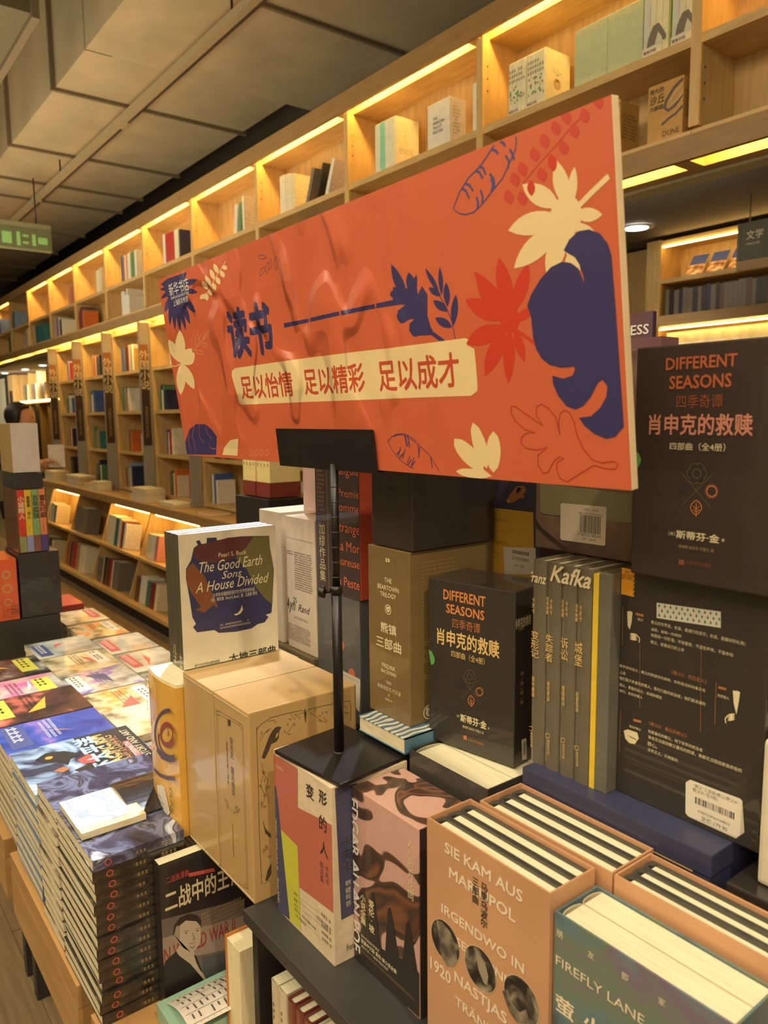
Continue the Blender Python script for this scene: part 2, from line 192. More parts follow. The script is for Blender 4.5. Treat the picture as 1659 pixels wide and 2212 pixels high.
  ['N','rust',0.9,[[725.3,63],[725.9,65.6],[730.9,65.2],[739,60.2],[759,49.1],[752.8,58.8],[753.9,64.5],[759.1,66.8],[766.1,63.6],[773.4,56.1],[776.6,41.8],[776.2,52.4],[778.4,59.1],[783.2,61.4],[787.7,59.4],[791.6,52.3],[793.8,41.4],[798.9,30.6],[807.2,22.3],[815.7,20.3],[827.1,21.9],[830.6,19.7],[828.1,16.1],[821.1,15.7],[808.3,18],[805.3,16.7],[780.7,3.4],[773.7,5.5],[770.4,13.3],[771.7,19.1],[778.7,22.5],[774.5,23.6],[768.6,20.2],[761.1,10.2],[755.2,8.9],[750.8,16],[751.3,24.1],[762.2,31.1],[751.2,28.6],[739.3,29.6],[733.7,34.1],[735.1,39.4],[740.7,42.7],[750.1,43.2],[739.3,45.7],[729.5,52.5],[725.2,59],[725.3,63]]],
  ['P','red',[[729.5,139.9],[729.6,146],[728.3,151.4],[726,156.5],[722.6,161.1],[718.2,165.4],[712.6,169.3],[706,172.9],[697.7,175.9],[697.4,169.8],[698.8,164.1],[701.2,158.9],[704.7,154.1],[709.3,149.8],[715,146],[721.5,142.6]]],
  ['P','red',[[729.7,141.7],[728.6,147.8],[726.3,153.4],[723.4,158.7],[719.6,163.8],[714.9,168.5],[709.5,173.1],[703.1,177.4],[695.5,181.3],[696.7,175.1],[699,169.3],[702.1,163.8],[706,158.7],[710.8,153.9],[716.3,149.4],[722.5,145.3]]],
  ['P','red',[[733.3,143.2],[736.2,148.9],[737.7,154.5],[738.2,160.1],[737.7,165.6],[736.2,171.1],[733.8,176.6],[730.3,182.1],[725.4,187.7],[722.4,182.2],[720.8,176.7],[720.3,171],[720.7,165.4],[722.3,159.8],[724.8,154.2],[728.4,148.7]]],
  ['P','red',[[737.6,142.7],[743.2,146.2],[747.6,150],[751.2,154],[753.9,158.2],[755.8,162.7],[756.8,167.5],[757.1,172.5],[756.2,177.9],[750.8,174.8],[746.5,171.2],[742.9,167.3],[740.1,163.1],[738.1,158.5],[737,153.6],[736.7,148.3]]],
  ['P','red',[[724.8,137.3],[722.4,142.8],[718.9,147.3],[714.8,151.2],[709.8,154.4],[704.1,156.9],[697.6,158.7],[690.2,159.9],[681.6,160.2],[684.2,154.4],[687.9,149.7],[692.3,145.7],[697.4,142.5],[703.2,140],[709.7,138.3],[716.8,137.3]]],
  ['P','red',[[724.3,133],[717,135],[710.2,135.8],[703.7,135.9],[697.7,135],[692,133.2],[686.7,130.5],[681.8,126.9],[677.6,122],[685.6,120],[692.9,119.2],[699.5,119.3],[705.6,120.3],[711.1,122.1],[716.1,124.8],[720.5,128.3]]],
  ['P','red',[[725.8,130.9],[718.8,127.8],[712.9,124.1],[707.9,119.9],[703.8,115.3],[700.7,110.3],[698.5,104.9],[697.3,99],[697.5,92.7],[705,96.3],[711,100.3],[716,104.6],[720,109.2],[722.9,114.1],[724.9,119.3],[726,124.9]]],
  ['P','red',[[731,130.4],[727.2,125.1],[724.5,119.7],[722.5,114.1],[721.2,108.5],[720.8,102.7],[721.1,96.8],[722.3,90.9],[724.5,84.9],[728.4,90.5],[731.1,96.1],[733.1,101.7],[734.3,107.3],[734.7,113],[734.3,118.7],[733.2,124.5]]],
  ['P','red',[[736.2,130.5],[735,126.6],[734.6,122.8],[734.7,119],[735.5,115.3],[736.8,111.7],[738.8,108.2],[741.4,104.8],[744.7,101.5],[745.9,105.5],[746.3,109.3],[746.2,113],[745.4,116.7],[744.1,120.2],[742.1,123.7],[739.6,127.2]]],
  ['P','red',[[738.4,135.2],[742.4,134.8],[745.9,134.9],[749,135.4],[751.7,136.3],[754.2,137.6],[756.2,139.2],[758,141.3],[759.3,143.8],[755.5,144.3],[752.1,144.2],[749,143.8],[746.3,142.9],[743.8,141.6],[741.7,140],[739.8,137.9]]],
  ['C','red',[731.8,137.2],11,0],
  ['N','red',2.6,[[737.7,128.5],[754.2,117.8],[768.7,108.6]]],
  ['T','足以成才',541.9,83.7,665.7,116.3,'vermil','b'],
  ['P','cream',[[791.1,212.8],[789.6,218],[787.1,222.4],[784,226.3],[780.1,229.6],[775.5,232.4],[770.2,234.5],[764,236.2],[756.7,237],[758.3,231.6],[760.9,227],[764.2,223],[768.2,219.6],[772.9,216.9],[778.3,214.8],[784.2,213.4]]],
  ['P','cream',[[797.5,211.4],[800.1,215.4],[801.5,219.5],[802.1,223.7],[801.8,227.8],[800.6,232.1],[798.5,236.4],[795.6,240.9],[791.5,245.5],[788.8,241.6],[787.3,237.5],[786.7,233.3],[787,229.1],[788.2,224.7],[790.3,220.3],[793.3,215.9]]],
  ['P','cream',[[801.4,210.6],[804.1,213.4],[806.1,216.3],[807.6,219.5],[808.6,222.7],[809.1,226.1],[809,229.6],[808.6,233.3],[807.4,237.2],[804.7,234.6],[802.7,231.7],[801.2,228.6],[800.2,225.3],[799.7,221.9],[799.7,218.3],[800.2,214.5]]],
  ['P','cream',[[804,204.6],[807.1,201.7],[810.2,199.6],[813.3,198.1],[816.4,197.2],[819.5,196.9],[822.6,197.3],[825.7,198.1],[828.9,199.8],[826,202.7],[823,204.7],[820,206.2],[816.9,207.1],[813.8,207.5],[810.6,207.2],[807.4,206.3]]],
  ['P','cream',[[791.3,206.7],[784,210.6],[776.9,213.1],[770,214.6],[763.3,215.1],[756.7,214.6],[750.3,213.1],[744.1,210.4],[738.1,206.3],[746.3,202.2],[754,199.7],[761.2,198.3],[768,197.9],[774.4,198.5],[780.5,200.2],[786.1,202.8]]],
  ['P','cream',[[790.7,200.8],[781.9,201.2],[773.9,200.3],[766.6,198.7],[759.9,196.2],[754,192.7],[748.9,188.4],[744.5,183.1],[741.2,176.5],[751.2,176.5],[759.7,177.6],[767.2,179.5],[773.8,182.2],[779.4,185.6],[784.1,189.9],[788,194.8]]],
  ['P','cream',[[794.1,197.9],[788.1,195.5],[783.4,192.4],[779.5,188.8],[776.6,184.8],[774.7,180.3],[773.8,175.4],[773.9,170.1],[775.4,164.1],[781.7,166.9],[786.5,170.3],[790.3,173.9],[793.1,177.9],[794.9,182.3],[795.7,187.1],[795.6,192.2]]],
  ['P','cream',[[799.2,198],[796.6,194.3],[795.1,190.4],[794.4,186.4],[794.3,182.4],[795.1,178.3],[796.7,174.1],[798.9,169.9],[802.3,165.7],[804.8,169.6],[806.3,173.6],[807,177.5],[807,181.5],[806.3,185.5],[804.8,189.6],[802.5,193.8]]],
  ['P','cream',[[802.2,199.6],[803.5,196.2],[805.4,193.3],[807.6,190.7],[810.2,188.5],[813.2,186.7],[816.6,185.3],[820.2,184.2],[824.4,183.6],[823.2,187],[821.4,189.8],[819.2,192.3],[816.7,194.5],[813.7,196.3],[810.3,197.8],[806.6,198.9]]],
  ['C','cream',[796.2,204.9],15,0],
  ['N','cream',4.2,[[802.5,206.6],[820,216],[836.1,223.7]]],
  ['P','navy',[[792.5,181.7],[798.4,188.4],[807.3,192.7],[816.9,192.1],[826,187.5],[832.1,179.6],[834.8,171.3],[835.3,156.4],[835.7,142.8],[835.9,138.6],[836.8,90.5],[837.6,48.4],[829.6,40.8],[821.2,38.9],[810.1,42.9],[801.8,48.8],[796.7,55.4],[808.2,56.5],[817.3,62.8],[823.4,70.8],[825,78.7],[820.8,83.7],[816.5,81.4],[809.3,71.2],[801.5,64.3],[793.9,61.8],[785,64.6],[777.3,73.3],[773.3,81.9],[772.9,89.3],[783.8,86.3],[793.1,88.3],[796,92.8],[795.1,95],[783,94.7],[770.8,97.8],[763.4,103.2],[758.4,110.8],[756,119.5],[755.3,136.6],[752.1,145.9],[757,153.8],[767.6,164.1],[779.2,171.6],[789.9,173.8],[798.5,171.9],[805.2,166.4],[808.2,159.3],[809.7,154.7],[809,161.4],[805.5,169.6],[800.3,176]]],
  ['P','cream',[[796.2,178.9],[802.3,175.1],[806.2,169.5],[807.2,164.4],[803.2,168.3],[798.5,171.6],[792.8,173.3]]],
  ['N','berry',1,[[757.6,238],[772.5,246.5],[791.2,255.6],[804.6,263.3],[818.7,269.3]]],
  ['P','berry',[[817.4,273.5],[815.9,272.4],[815,271.2],[814.6,270],[814.7,268.7],[815.3,267.4],[816.3,266],[817.9,264.6],[820.1,263.1],[821.7,264.3],[822.5,265.5],[822.9,266.7],[822.8,268],[822.3,269.3],[821.2,270.6],[819.7,272]]],
  ['P','berry',[[807.8,266.3],[806.2,265.1],[805.3,263.9],[804.8,262.7],[804.9,261.3],[805.5,260],[806.6,258.6],[808.2,257.2],[810.5,255.7],[812.1,256.9],[813,258.1],[813.4,259.4],[813.3,260.7],[812.7,262],[811.6,263.4],[810.1,264.8]]],
  ['P','berry',[[791.3,273],[789.6,271.8],[788.7,270.6],[788.2,269.3],[788.3,267.9],[788.9,266.6],[790.1,265.1],[791.7,263.7],[794.1,262.1],[795.8,263.3],[796.7,264.6],[797.2,265.8],[797.1,267.2],[796.5,268.5],[795.3,269.9],[793.7,271.4]]],
  ['P','berry',[[780.2,267.1],[778.5,265.9],[777.5,264.6],[777,263.3],[777.1,261.9],[777.7,260.5],[778.9,259.1],[780.6,257.6],[783.1,256.1],[784.8,257.3],[785.8,258.6],[786.3,259.9],[786.2,261.2],[785.6,262.6],[784.4,264],[782.7,265.5]]],
  ['P','berry',[[797.2,257.9],[795.5,256.7],[794.5,255.5],[794.1,254.2],[794.2,252.9],[794.8,251.5],[795.9,250.1],[797.6,248.6],[799.9,247.2],[801.6,248.4],[802.5,249.7],[802.9,250.9],[802.9,252.3],[802.3,253.6],[801.1,255],[799.5,256.5]]],
  ['P','berry',[[769.8,260.6],[768,259.4],[766.9,258.1],[766.4,256.7],[766.5,255.3],[767.2,253.9],[768.4,252.4],[770.1,250.9],[772.7,249.4],[774.5,250.7],[775.5,252],[776,253.3],[775.9,254.7],[775.3,256.1],[774.1,257.6],[772.3,259]]],
  ['P','berry',[[756.6,253.6],[754.7,252.3],[753.6,251],[753.1,249.6],[753.1,248.2],[753.8,246.8],[755.1,245.3],[756.9,243.8],[759.5,242.2],[761.4,243.5],[762.4,244.9],[763,246.2],[762.9,247.6],[762.2,249.1],[761,250.6],[759.2,252.1]]],
  ['P','berry',[[775.1,245.1],[773.3,243.8],[772.3,242.5],[771.8,241.1],[771.9,239.7],[772.5,238.3],[773.7,236.9],[775.5,235.4],[778,233.9],[779.8,235.2],[780.8,236.6],[781.3,237.9],[781.2,239.3],[780.5,240.7],[779.4,242.1],[777.6,243.6]]],
  ['P','berry',[[747.9,248.2],[746,246.9],[744.9,245.5],[744.3,244.1],[744.4,242.6],[745.1,241.2],[746.4,239.7],[748.2,238.2],[750.9,236.6],[752.8,237.9],[753.9,239.3],[754.4,240.7],[754.4,242.1],[753.7,243.6],[752.4,245.1],[750.6,246.6]]],
  ['P','berry',[[740.1,237],[738.1,235.7],[736.9,234.3],[736.4,232.8],[736.4,231.4],[737.1,229.9],[738.5,228.4],[740.4,226.8],[743.1,225.3],[745.1,226.7],[746.2,228.1],[746.8,229.6],[746.7,231],[746,232.5],[744.7,234],[742.8,235.5]]],
  ['P','berry',[[753.9,233],[752,231.6],[750.9,230.2],[750.3,228.8],[750.4,227.3],[751.1,225.9],[752.4,224.4],[754.2,222.9],[756.9,221.4],[758.8,222.8],[759.9,224.2],[760.4,225.6],[760.3,227],[759.6,228.5],[758.4,230],[756.6,231.4]]],
  ['P','berry',[[801.4,277.4],[799.7,276.3],[798.8,275.1],[798.4,273.8],[798.4,272.5],[799,271.1],[800.2,269.7],[801.8,268.3],[804.1,266.8],[805.7,267.9],[806.6,269.1],[807.1,270.4],[807,271.7],[806.4,273],[805.3,274.4],[803.7,275.9]]],
  ['P','berry',[[829.6,278.7],[828.1,277.6],[827.3,276.4],[826.9,275.2],[827,274],[827.5,272.6],[828.6,271.3],[830.1,269.9],[832.2,268.4],[833.7,269.5],[834.5,270.7],[834.9,271.9],[834.8,273.2],[834.3,274.4],[833.2,275.8],[831.8,277.2]]],
  ['P','red',[[786.5,251.5],[784.7,250.1],[783.7,248.7],[783.2,247.1],[783.2,245.5],[783.7,243.8],[784.8,242.1],[786.3,240.3],[788.5,238.4],[790.2,239.8],[791.2,241.3],[791.7,242.9],[791.7,244.5],[791.2,246.1],[790.2,247.9],[788.7,249.7]]],
  ['P','red',[[765.5,238.3],[763.7,237.2],[762.4,235.9],[761.6,234.6],[761.3,233.1],[761.5,231.6],[762.2,230],[763.3,228.2],[765.1,226.4],[767,227.5],[768.2,228.8],[769,230.1],[769.3,231.6],[769.1,233.1],[768.4,234.7],[767.3,236.4]]],
  ['N','bluline',1.1,[[730.2,272.6],[722.8,267.7],[713.2,261.4],[697.9,255.7],[686.4,247.4],[676.7,236.3],[683.2,231.1],[690.5,228.4],[700.7,228.1],[711.3,232.2],[724.6,239.9],[736.5,246.4],[745,255.7],[752.4,263.8],[753.9,270.1],[753.4,273]]],
  ['N','bluline',2,[[689.6,249.8],[693.9,246.9],[697.3,240.1]]],
  ['N','bluline',2,[[693.8,252.8],[699,250],[702.4,244.8]]],
  ['N','bluline',2,[[707.5,259.3],[711.7,257.1],[714.6,251.7]]],
  ['N','bluline',2,[[711.8,261.8],[716.4,258.9],[718.4,253.7]]],
  ['N','bluline',2,[[726.6,270.7],[731.5,268.5],[733.8,265.2]]],
  ['N','bluline',2,[[737.1,273.4],[740.5,271.5],[741.9,268.7]]],
  ['N','bluline',2,[[711.3,243.6],[712.9,237.8],[711.7,233.1]]],
  ['N','bluline',2,[[705.9,239.4],[707.2,234.3],[705.5,229.6]]],
  ['N','bluline',2,[[723.1,253.1],[727.2,247.5],[726.5,241.2]]],
  ['N','bluline',2,[[724,249.4],[725.5,244.4],[723.1,239.1]]],
  ['N','bluline',2,[[741.6,262],[744.8,256.9],[742.6,251.8]]],
  ['N','bluline',2,[[746.4,265.4],[748.9,261.4],[750,256.7]]],
 ],
 'god/f': [
  ['P','amber',[[-2.1,223.4],[14.2,222.8],[14.6,197.3],[-3,197.5]]],
  ['T','读客',3.3,218.4,8.1,221.1,'ink',''],
  ['T','悬疑文库',0.3,214.3,11.4,217.6,'ink',''],
  ['T','001-003',-0.2,212.8,11.4,214.4,'ink',''],
  ['P','ink',[[-2.9,221.2],[-1.5,223],[-1.5,221.5],[-2.8,219.7]]],
  ['P','ink',[[12.6,220.6],[13.9,222.3],[13.9,220.8],[12.6,219.1]]],
  ['P','ink',[[-2.7,216.9],[-1.4,218.7],[-1.3,217.2],[-2.7,215.4]]],
  ['P','ink',[[12.7,216.5],[14,218.2],[14.1,216.7],[12.7,215]]],
  ['P','ink',[[-2.6,212.6],[-1.2,214.4],[-1.2,212.9],[-2.5,211.1]]],
  ['P','ink',[[12.8,212.4],[14.2,214.2],[14.2,212.7],[12.9,210.9]]],
  ['P','ink',[[-2.5,208.3],[-1.1,210.1],[-1,208.6],[-2.4,206.8]]],
  ['P','ink',[[13,208.3],[14.3,210.1],[14.3,208.6],[13,206.8]]],
  ['P','ink',[[-2.3,204],[-0.9,205.8],[-0.9,204.3],[-2.3,202.5]]],
  ['P','ink',[[13.1,204.3],[14.4,206],[14.5,204.5],[13.2,202.7]]],
  ['P','ink',[[-2.2,199.7],[-0.8,201.5],[-0.8,200],[-2.1,198.2]]],
  ['P','ink',[[13.3,200.2],[14.6,201.9],[14.6,200.4],[13.3,198.6]]],
  ['P','paper',[[38.3,196.4],[99.5,200.2],[100.2,186.1],[38.8,182.1]]],
  ['P','teal',[[40.4,195.5],[41.4,195.7],[41.4,194.2],[42.4,194.3],[41,192.4],[39.5,194],[40.5,194.1]]],
  ['P','teal',[[43.5,191.3],[44.5,191.5],[44.5,190],[45.5,190.1],[44.1,188.1],[42.6,189.8],[43.5,189.8]]],
  ['P','teal',[[40.7,186.7],[41.7,186.9],[41.8,185.4],[42.7,185.4],[41.4,183.5],[39.8,185.1],[40.8,185.2]]],
  ['P','teal',[[46.2,195.9],[47.2,196],[47.2,194.6],[48.2,194.6],[46.8,192.7],[45.3,194.4],[46.3,194.4]]],
  ['P','teal',[[49.3,191.7],[50.2,191.8],[50.3,190.4],[51.2,190.4],[49.9,188.5],[48.4,190.2],[49.3,190.2]]],
  ['P','teal',[[46.6,187.1],[47.5,187.3],[47.6,185.8],[48.5,185.8],[47.2,183.9],[45.6,185.6],[46.6,185.6]]],
  ['P','teal',[[51.9,196.2],[52.9,196.4],[52.9,194.9],[53.9,195],[52.5,193.1],[51,194.7],[52,194.7]]],
  ['P','teal',[[54.9,192],[55.9,192.2],[55.9,190.8],[56.9,190.8],[55.5,188.9],[54.1,190.5],[55,190.6]]],
  ['P','teal',[[52.3,187.5],[53.2,187.7],[53.3,186.2],[54.2,186.3],[52.9,184.4],[51.4,186],[52.3,186]]],
  ['P','teal',[[57.6,196.5],[58.5,196.7],[58.6,195.3],[59.5,195.3],[58.2,193.4],[56.7,195.1],[57.6,195.1]]],
  ['P','teal',[[60.6,192.4],[61.5,192.6],[61.5,191.1],[62.5,191.2],[61.2,189.3],[59.7,190.9],[60.6,190.9]]],
  ['P','teal',[[57.9,187.9],[58.9,188],[58.9,186.6],[59.9,186.6],[58.5,184.8],[57.1,186.4],[58,186.4]]],
  ['P','teal',[[63.2,196.9],[64.1,197],[64.1,195.6],[65.1,195.6],[63.8,193.8],[62.3,195.4],[63.2,195.4]]],
  ['P','teal',[[66.1,192.7],[67,192.9],[67.1,191.5],[68,191.5],[66.7,189.7],[65.2,191.3],[66.2,191.3]]],
  ['P','teal',[[63.5,188.2],[64.4,188.4],[64.5,187],[65.4,187],[64.1,185.2],[62.7,186.8],[63.6,186.8]]],
  ['P','teal',[[68.7,197.2],[69.6,197.4],[69.6,195.9],[70.5,196],[69.3,194.1],[67.8,195.7],[68.7,195.8]]],
  ['P','teal',[[71.6,193.1],[72.5,193.3],[72.5,191.8],[73.4,191.9],[72.2,190],[70.7,191.6],[71.6,191.7]]],
  ['P','teal',[[69,188.6],[69.9,188.8],[70,187.4],[70.9,187.4],[69.6,185.6],[68.2,187.1],[69.1,187.2]]],
  ['P','teal',[[74.1,197.5],[75,197.7],[75.1,196.3],[76,196.3],[74.7,194.5],[73.3,196.1],[74.2,196.1]]],
  ['P','teal',[[77,193.4],[77.9,193.6],[77.9,192.2],[78.8,192.2],[77.6,190.4],[76.2,192],[77,192]]],
  ['P','teal',[[74.5,189],[75.4,189.2],[75.4,187.8],[76.3,187.8],[75.1,186],[73.6,187.5],[74.5,187.6]]],
  ['P','teal',[[79.5,197.8],[80.4,198],[80.4,196.6],[81.3,196.6],[80.1,194.8],[78.6,196.4],[79.5,196.4]]],
  ['P','teal',[[82.3,193.8],[83.2,193.9],[83.3,192.5],[84.1,192.6],[82.9,190.8],[81.5,192.3],[82.4,192.4]]],
  ['P','teal',[[79.8,189.4],[80.7,189.6],[80.8,188.1],[81.7,188.2],[80.4,186.4],[79,187.9],[79.9,188]]],
  ['P','teal',[[84.8,198.1],[85.6,198.3],[85.7,196.9],[86.6,196.9],[85.3,195.1],[84,196.7],[84.8,196.7]]],
  ['P','teal',[[87.6,194.1],[88.5,194.3],[88.5,192.9],[89.4,192.9],[88.2,191.1],[86.8,192.7],[87.6,192.7]]],
  ['P','teal',[[85.1,189.7],[86,189.9],[86.1,188.5],[87,188.6],[85.7,186.7],[84.3,188.3],[85.2,188.3]]],
  ['P','teal',[[90,198.4],[90.9,198.6],[90.9,197.2],[91.8,197.3],[90.6,195.5],[89.2,197],[90.1,197.1]]],
  ['P','teal',[[92.8,194.4],[93.6,194.6],[93.7,193.2],[94.6,193.3],[93.4,191.5],[92,193],[92.9,193.1]]],
  ['P','teal',[[90.4,190.1],[91.2,190.3],[91.3,188.9],[92.2,188.9],[91,187.1],[89.6,188.7],[90.4,188.7]]],
  ['P','teal',[[95.2,198.7],[96,198.9],[96.1,197.5],[96.9,197.6],[95.7,195.8],[94.4,197.3],[95.2,197.4]]],
  ['P','teal',[[97.9,194.8],[98.8,194.9],[98.8,193.6],[99.7,193.6],[98.5,191.8],[97.1,193.4],[98,193.4]]],
  ['P','teal',[[95.6,190.5],[96.4,190.6],[96.5,189.2],[97.3,189.3],[96.1,187.5],[94.8,189],[95.6,189.1]]],
  ['T','教父的世界里，友谊，是通行的货币；忠诚，是最好的礼物；',33.3,176.3,122.1,178,'pale',''],
  ['T','诚恳，是唯一的规则',33.6,169.1,63.9,172,'pale',''],
  ['T','他藐视一切价值，不给警告，不虚张声势，不留余地',33.5,163.9,112.1,166.3,'pale',''],
  ['T','教父，就是自己的上帝',33.7,157.5,67.1,159.5,'pale',''],
  ['T','黑手党的战士，教父的阴谋还在继续，你死我活的较量正在',1,125.8,88.9,128.8,'pale',''],
  ['T','上演',1.3,119.4,7.6,122.5,'pale',''],
  ['T','他们是只手遮天的男人，势均力敌的统治者；他们是浪漫的',1.1,114,89.4,116.1,'pale',''],
  ['T','情人，勇猛的战士，忠诚的朋友',1.3,106.9,47.2,110.1,'pale',''],
  ['T','他们，是西西里人',1.5,101.3,27.1,104.1,'pale',''],
  ['T','他是最后的教父，地下世界的统治者',34,71.5,88.6,73.5,'pale',''],
  ['T','谁也无法揣测教父最后的阴谋，谁都无法阻挡家族终极的',34.3,66.4,124.3,67.4,'pale',''],
  ['T','野心。',34,58.8,44.2,61.5,'pale',''],
  ['T','没有正义，只有胜利',34.2,53.3,65.2,55.6,'pale',''],
  ['T','教父',19.2,175.7,25.1,178.4,'pale',''],
  ['T','西西里人',100,125.9,110.5,127.3,'pale',''],
  ['T','最后的教父',13.7,69.8,26.5,71.6,'pale',''],
  ['T','《教父II：西西里人》',55.8,134.7,89.8,136.4,'copper',''],
  ['T','《教父III：最后的教父》',34.6,79.4,73,81.5,'copper',''],
  ['P','copper',[[16.8,182.8],[25.3,182.7],[25.4,180.3],[16.9,180.4]]],
  ['P','copper',[[100.4,134.8],[107.5,135.1],[107.6,132.9],[100.5,132.6]]],
  ['P','copper',[[17.8,79.3],[26.5,80.1],[26.6,77.6],[17.9,76.7]]],
  ['N','copper',0.4,[[2.7,185.9],[3.1,148.5]]],
  ['N','copper',0.4,[[98.4,137.8],[98.7,99.7]]],
  ['N','copper',0.4,[[3.8,82.8],[3.4,39.9]]],
  ['N','copper',0.3,[[22.5,153.1],[24.3,91.5]]],
  ['N','copper',0.3,[[83.3,167.4],[85.9,88.5]]],
  ['P','pale',[[7.6,181.9],[10.7,183.6],[13.4,182.6],[12.8,172.5],[11,165.1],[8.6,168.5]]],
  ['P','pale',[[113.3,134.3],[116.5,135.9],[119.6,135],[118.7,124.7],[117.3,114.5],[114.6,123.5]]],
  ['P','ink',[[8.1,183.8],[10.7,183.1],[12.9,184.5],[12.8,182.9],[10.7,182.8],[8.7,182.4]]],
  ['P','ink',[[114.4,136.3],[116.5,135.5],[118.7,136.9],[118.6,135.4],[116.6,135.2],[114.9,134.5]]],
  ['P','pale',[[11.1,161.3],[12.1,160.9],[13.1,160.7],[14.1,160.6],[15.2,160.6],[16.2,160.8],[17.3,161],[18.3,161.4],[19.4,161.9],[18.5,162.3],[17.5,162.5],[16.5,162.5],[15.4,162.5],[14.4,162.4],[13.3,162.1],[12.2,161.8]]],
  ['P','pale',[[11.2,159.6],[12.2,159.2],[13.2,159],[14.2,158.9],[15.2,159],[16.3,159.1],[17.3,159.3],[18.4,159.7],[19.5,160.2],[18.5,160.6],[17.5,160.8],[16.5,160.9],[15.5,160.8],[14.4,160.7],[13.4,160.5],[12.3,160.1]]],
  ['P','pale',[[11.2,157.9],[12.2,157.5],[13.2,157.3],[14.2,157.2],[15.3,157.3],[16.3,157.4],[17.4,157.7],[18.4,158],[19.5,158.5],[18.6,158.9],[17.6,159.1],[16.6,159.2],[15.5,159.2],[14.5,159],[13.4,158.8],[12.4,158.4]]],
  ['P','pale',[[11.3,156.2],[12.3,155.8],[13.3,155.6],[14.3,155.6],[15.3,155.6],[16.4,155.7],[17.4,156],[18.5,156.3],[19.6,156.9],[18.6,157.2],[17.6,157.4],[16.6,157.5],[15.6,157.5],[14.6,157.3],[13.5,157.1],[12.4,156.7]]],
  ['N','pale',1,[[18.9,161.5],[21.9,159.1],[21.4,154.7]]],
  ['P','pale',[[116.2,114.8],[115.3,114.8],[114.4,114.6],[113.5,114.3],[112.7,114],[111.9,113.5],[111.1,113],[110.3,112.4],[109.6,111.6],[110.5,111.7],[111.4,111.8],[112.2,112.1],[113.1,112.4],[113.9,112.9],[114.7,113.4],[115.4,114]]],
  ['P','pale',[[116.2,113.3],[115.3,113.2],[114.5,113.1],[113.6,112.8],[112.8,112.5],[112,112],[111.2,111.5],[110.4,110.8],[109.7,110.1],[110.6,110.1],[111.5,110.3],[112.3,110.6],[113.1,110.9],[113.9,111.4],[114.7,111.9],[115.5,112.5]]],
  ['P','pale',[[116.3,111.8],[115.4,111.7],[114.5,111.5],[113.7,111.3],[112.9,110.9],[112.1,110.5],[111.3,109.9],[110.5,109.3],[109.7,108.5],[110.6,108.6],[111.5,108.8],[112.4,109],[113.2,109.4],[114,109.8],[114.8,110.4],[115.6,111]]],
  ['P','pale',[[116.4,110.2],[115.5,110.2],[114.6,110],[113.8,109.8],[112.9,109.4],[112.1,109],[111.3,108.4],[110.6,107.8],[109.8,107],[110.7,107],[111.6,107.2],[112.5,107.5],[113.3,107.8],[114.1,108.3],[114.9,108.8],[115.6,109.5]]],
  ['N','pale',1,[[110,111.5],[107.8,107.9],[108.5,104.2]]],
  ['P','pale',[[7.7,64],[12.1,66.7],[22.6,67],[24.5,61.7],[20.4,54.7],[14.3,53.7],[9.7,56.6]]],
  ['N','god_l',0.5,[[12.3,60.7],[18.5,59.6]]],
  ['N','god_l',0.5,[[15.5,60.8],[20.6,59.1]]],
  ['N','god_l',0.5,[[18.6,60.9],[22.7,58.5]]],
  ['P','label_d',[[77.9,40.7],[123.8,42.4],[126.1,41.2],[129.2,13.9],[122.1,5.2],[77.7,6],[75.2,8],[74.1,36.5]]],
  ['P','label',[[78.5,41.5],[82.3,41.5],[124.1,41.8],[126.1,40.5],[125.4,9.3],[121.4,6.7],[76.9,6.9],[74.9,8.7],[74,37.2]]],
  ['T','“教父”三部曲(教父/教父II/',81.4,36.7,122,37.9,'ink',''],
  ['T','教父III /全3册)',81,32.6,104.4,33.9,'ink',''],
  ['T','978753996744803',86.6,13.8,116.1,16.2,'ink',''],
  ['T','定价:179.90',90.2,7.9,114.2,11.4,'ink',''],
  ['K',83.7,21.3,119.9,27.5,'ink'],
 ],
 'dsr/f': [
  ['T','DIFFERENT',28.9,179.1,91,189.2,'dso2','b'],
  ['T','SEASONS',32.6,163,87.2,174.1,'dso2','b'],
  ['T','四季奇谭',40,147,80.5,158,'dso3',''],
  ['T','肖申克的救赎',14.1,124.7,106,142.3,'dsp','b'],
  ['T','四部曲（全4册）',35.2,112.1,84.5,118.6,'pale',''],
  ['T','斯蒂芬·金',44.1,37,82.9,44.3,'pale','b'],
  ['T','［美］',37.1,39,42.9,42.1,'pale',''],
  ['T','著',84.6,39.1,87.3,41.7,'pale',''],
  ['T','施咸荣 赵永芬 齐若兰 译',47,29.6,78.4,31.6,'gold',''],
  ['T','人民文学出版社',53.9,17.1,77.1,18.4,'dso3',''],
  ['P','dso3',[[47.5,19.1],[52.7,19.3],[52.9,14.6],[47.7,14.6]]],
  ['N','olive',0.35,[[47.3,93],[74.9,65.3]]],
  ['N','olive',0.35,[[74.4,92.9],[48.5,65.4]]],
  ['C','olive',[65.2,93.5],4.6,0.35],
  ['C','olive',[63.3,89.4],4.6,0.35],
  ['C','olive',[59,89.1],4.6,0.35],
  ['C','olive',[56.7,93],4.6,0.35],
  ['C','olive',[58.7,97.1],4.6,0.35],
  ['C','olive',[62.9,97.3],4.6,0.35],
  ['C','god_l',[61,93.2],7.2,0],
  ['C','olive',[61,93.2],4,0.4],
  ['C','dso',[74.6,79.4],4.4,0.5],
  ['N','dso',0.5,[[78.9,79.7],[80.1,79.8]]],
  ['N','dso',0.5,[[78.7,78.1],[79.9,77.7]]],
  ['N','dso',0.5,[[78,76.7],[79,75.9]]],
  ['N','dso',0.5,[[76.9,75.6],[77.6,74.5]]],
  ['N','dso',0.5,[[75.5,75],[75.8,73.6]]],
  ['N','dso',0.5,[[74,74.8],[73.8,73.5]]],
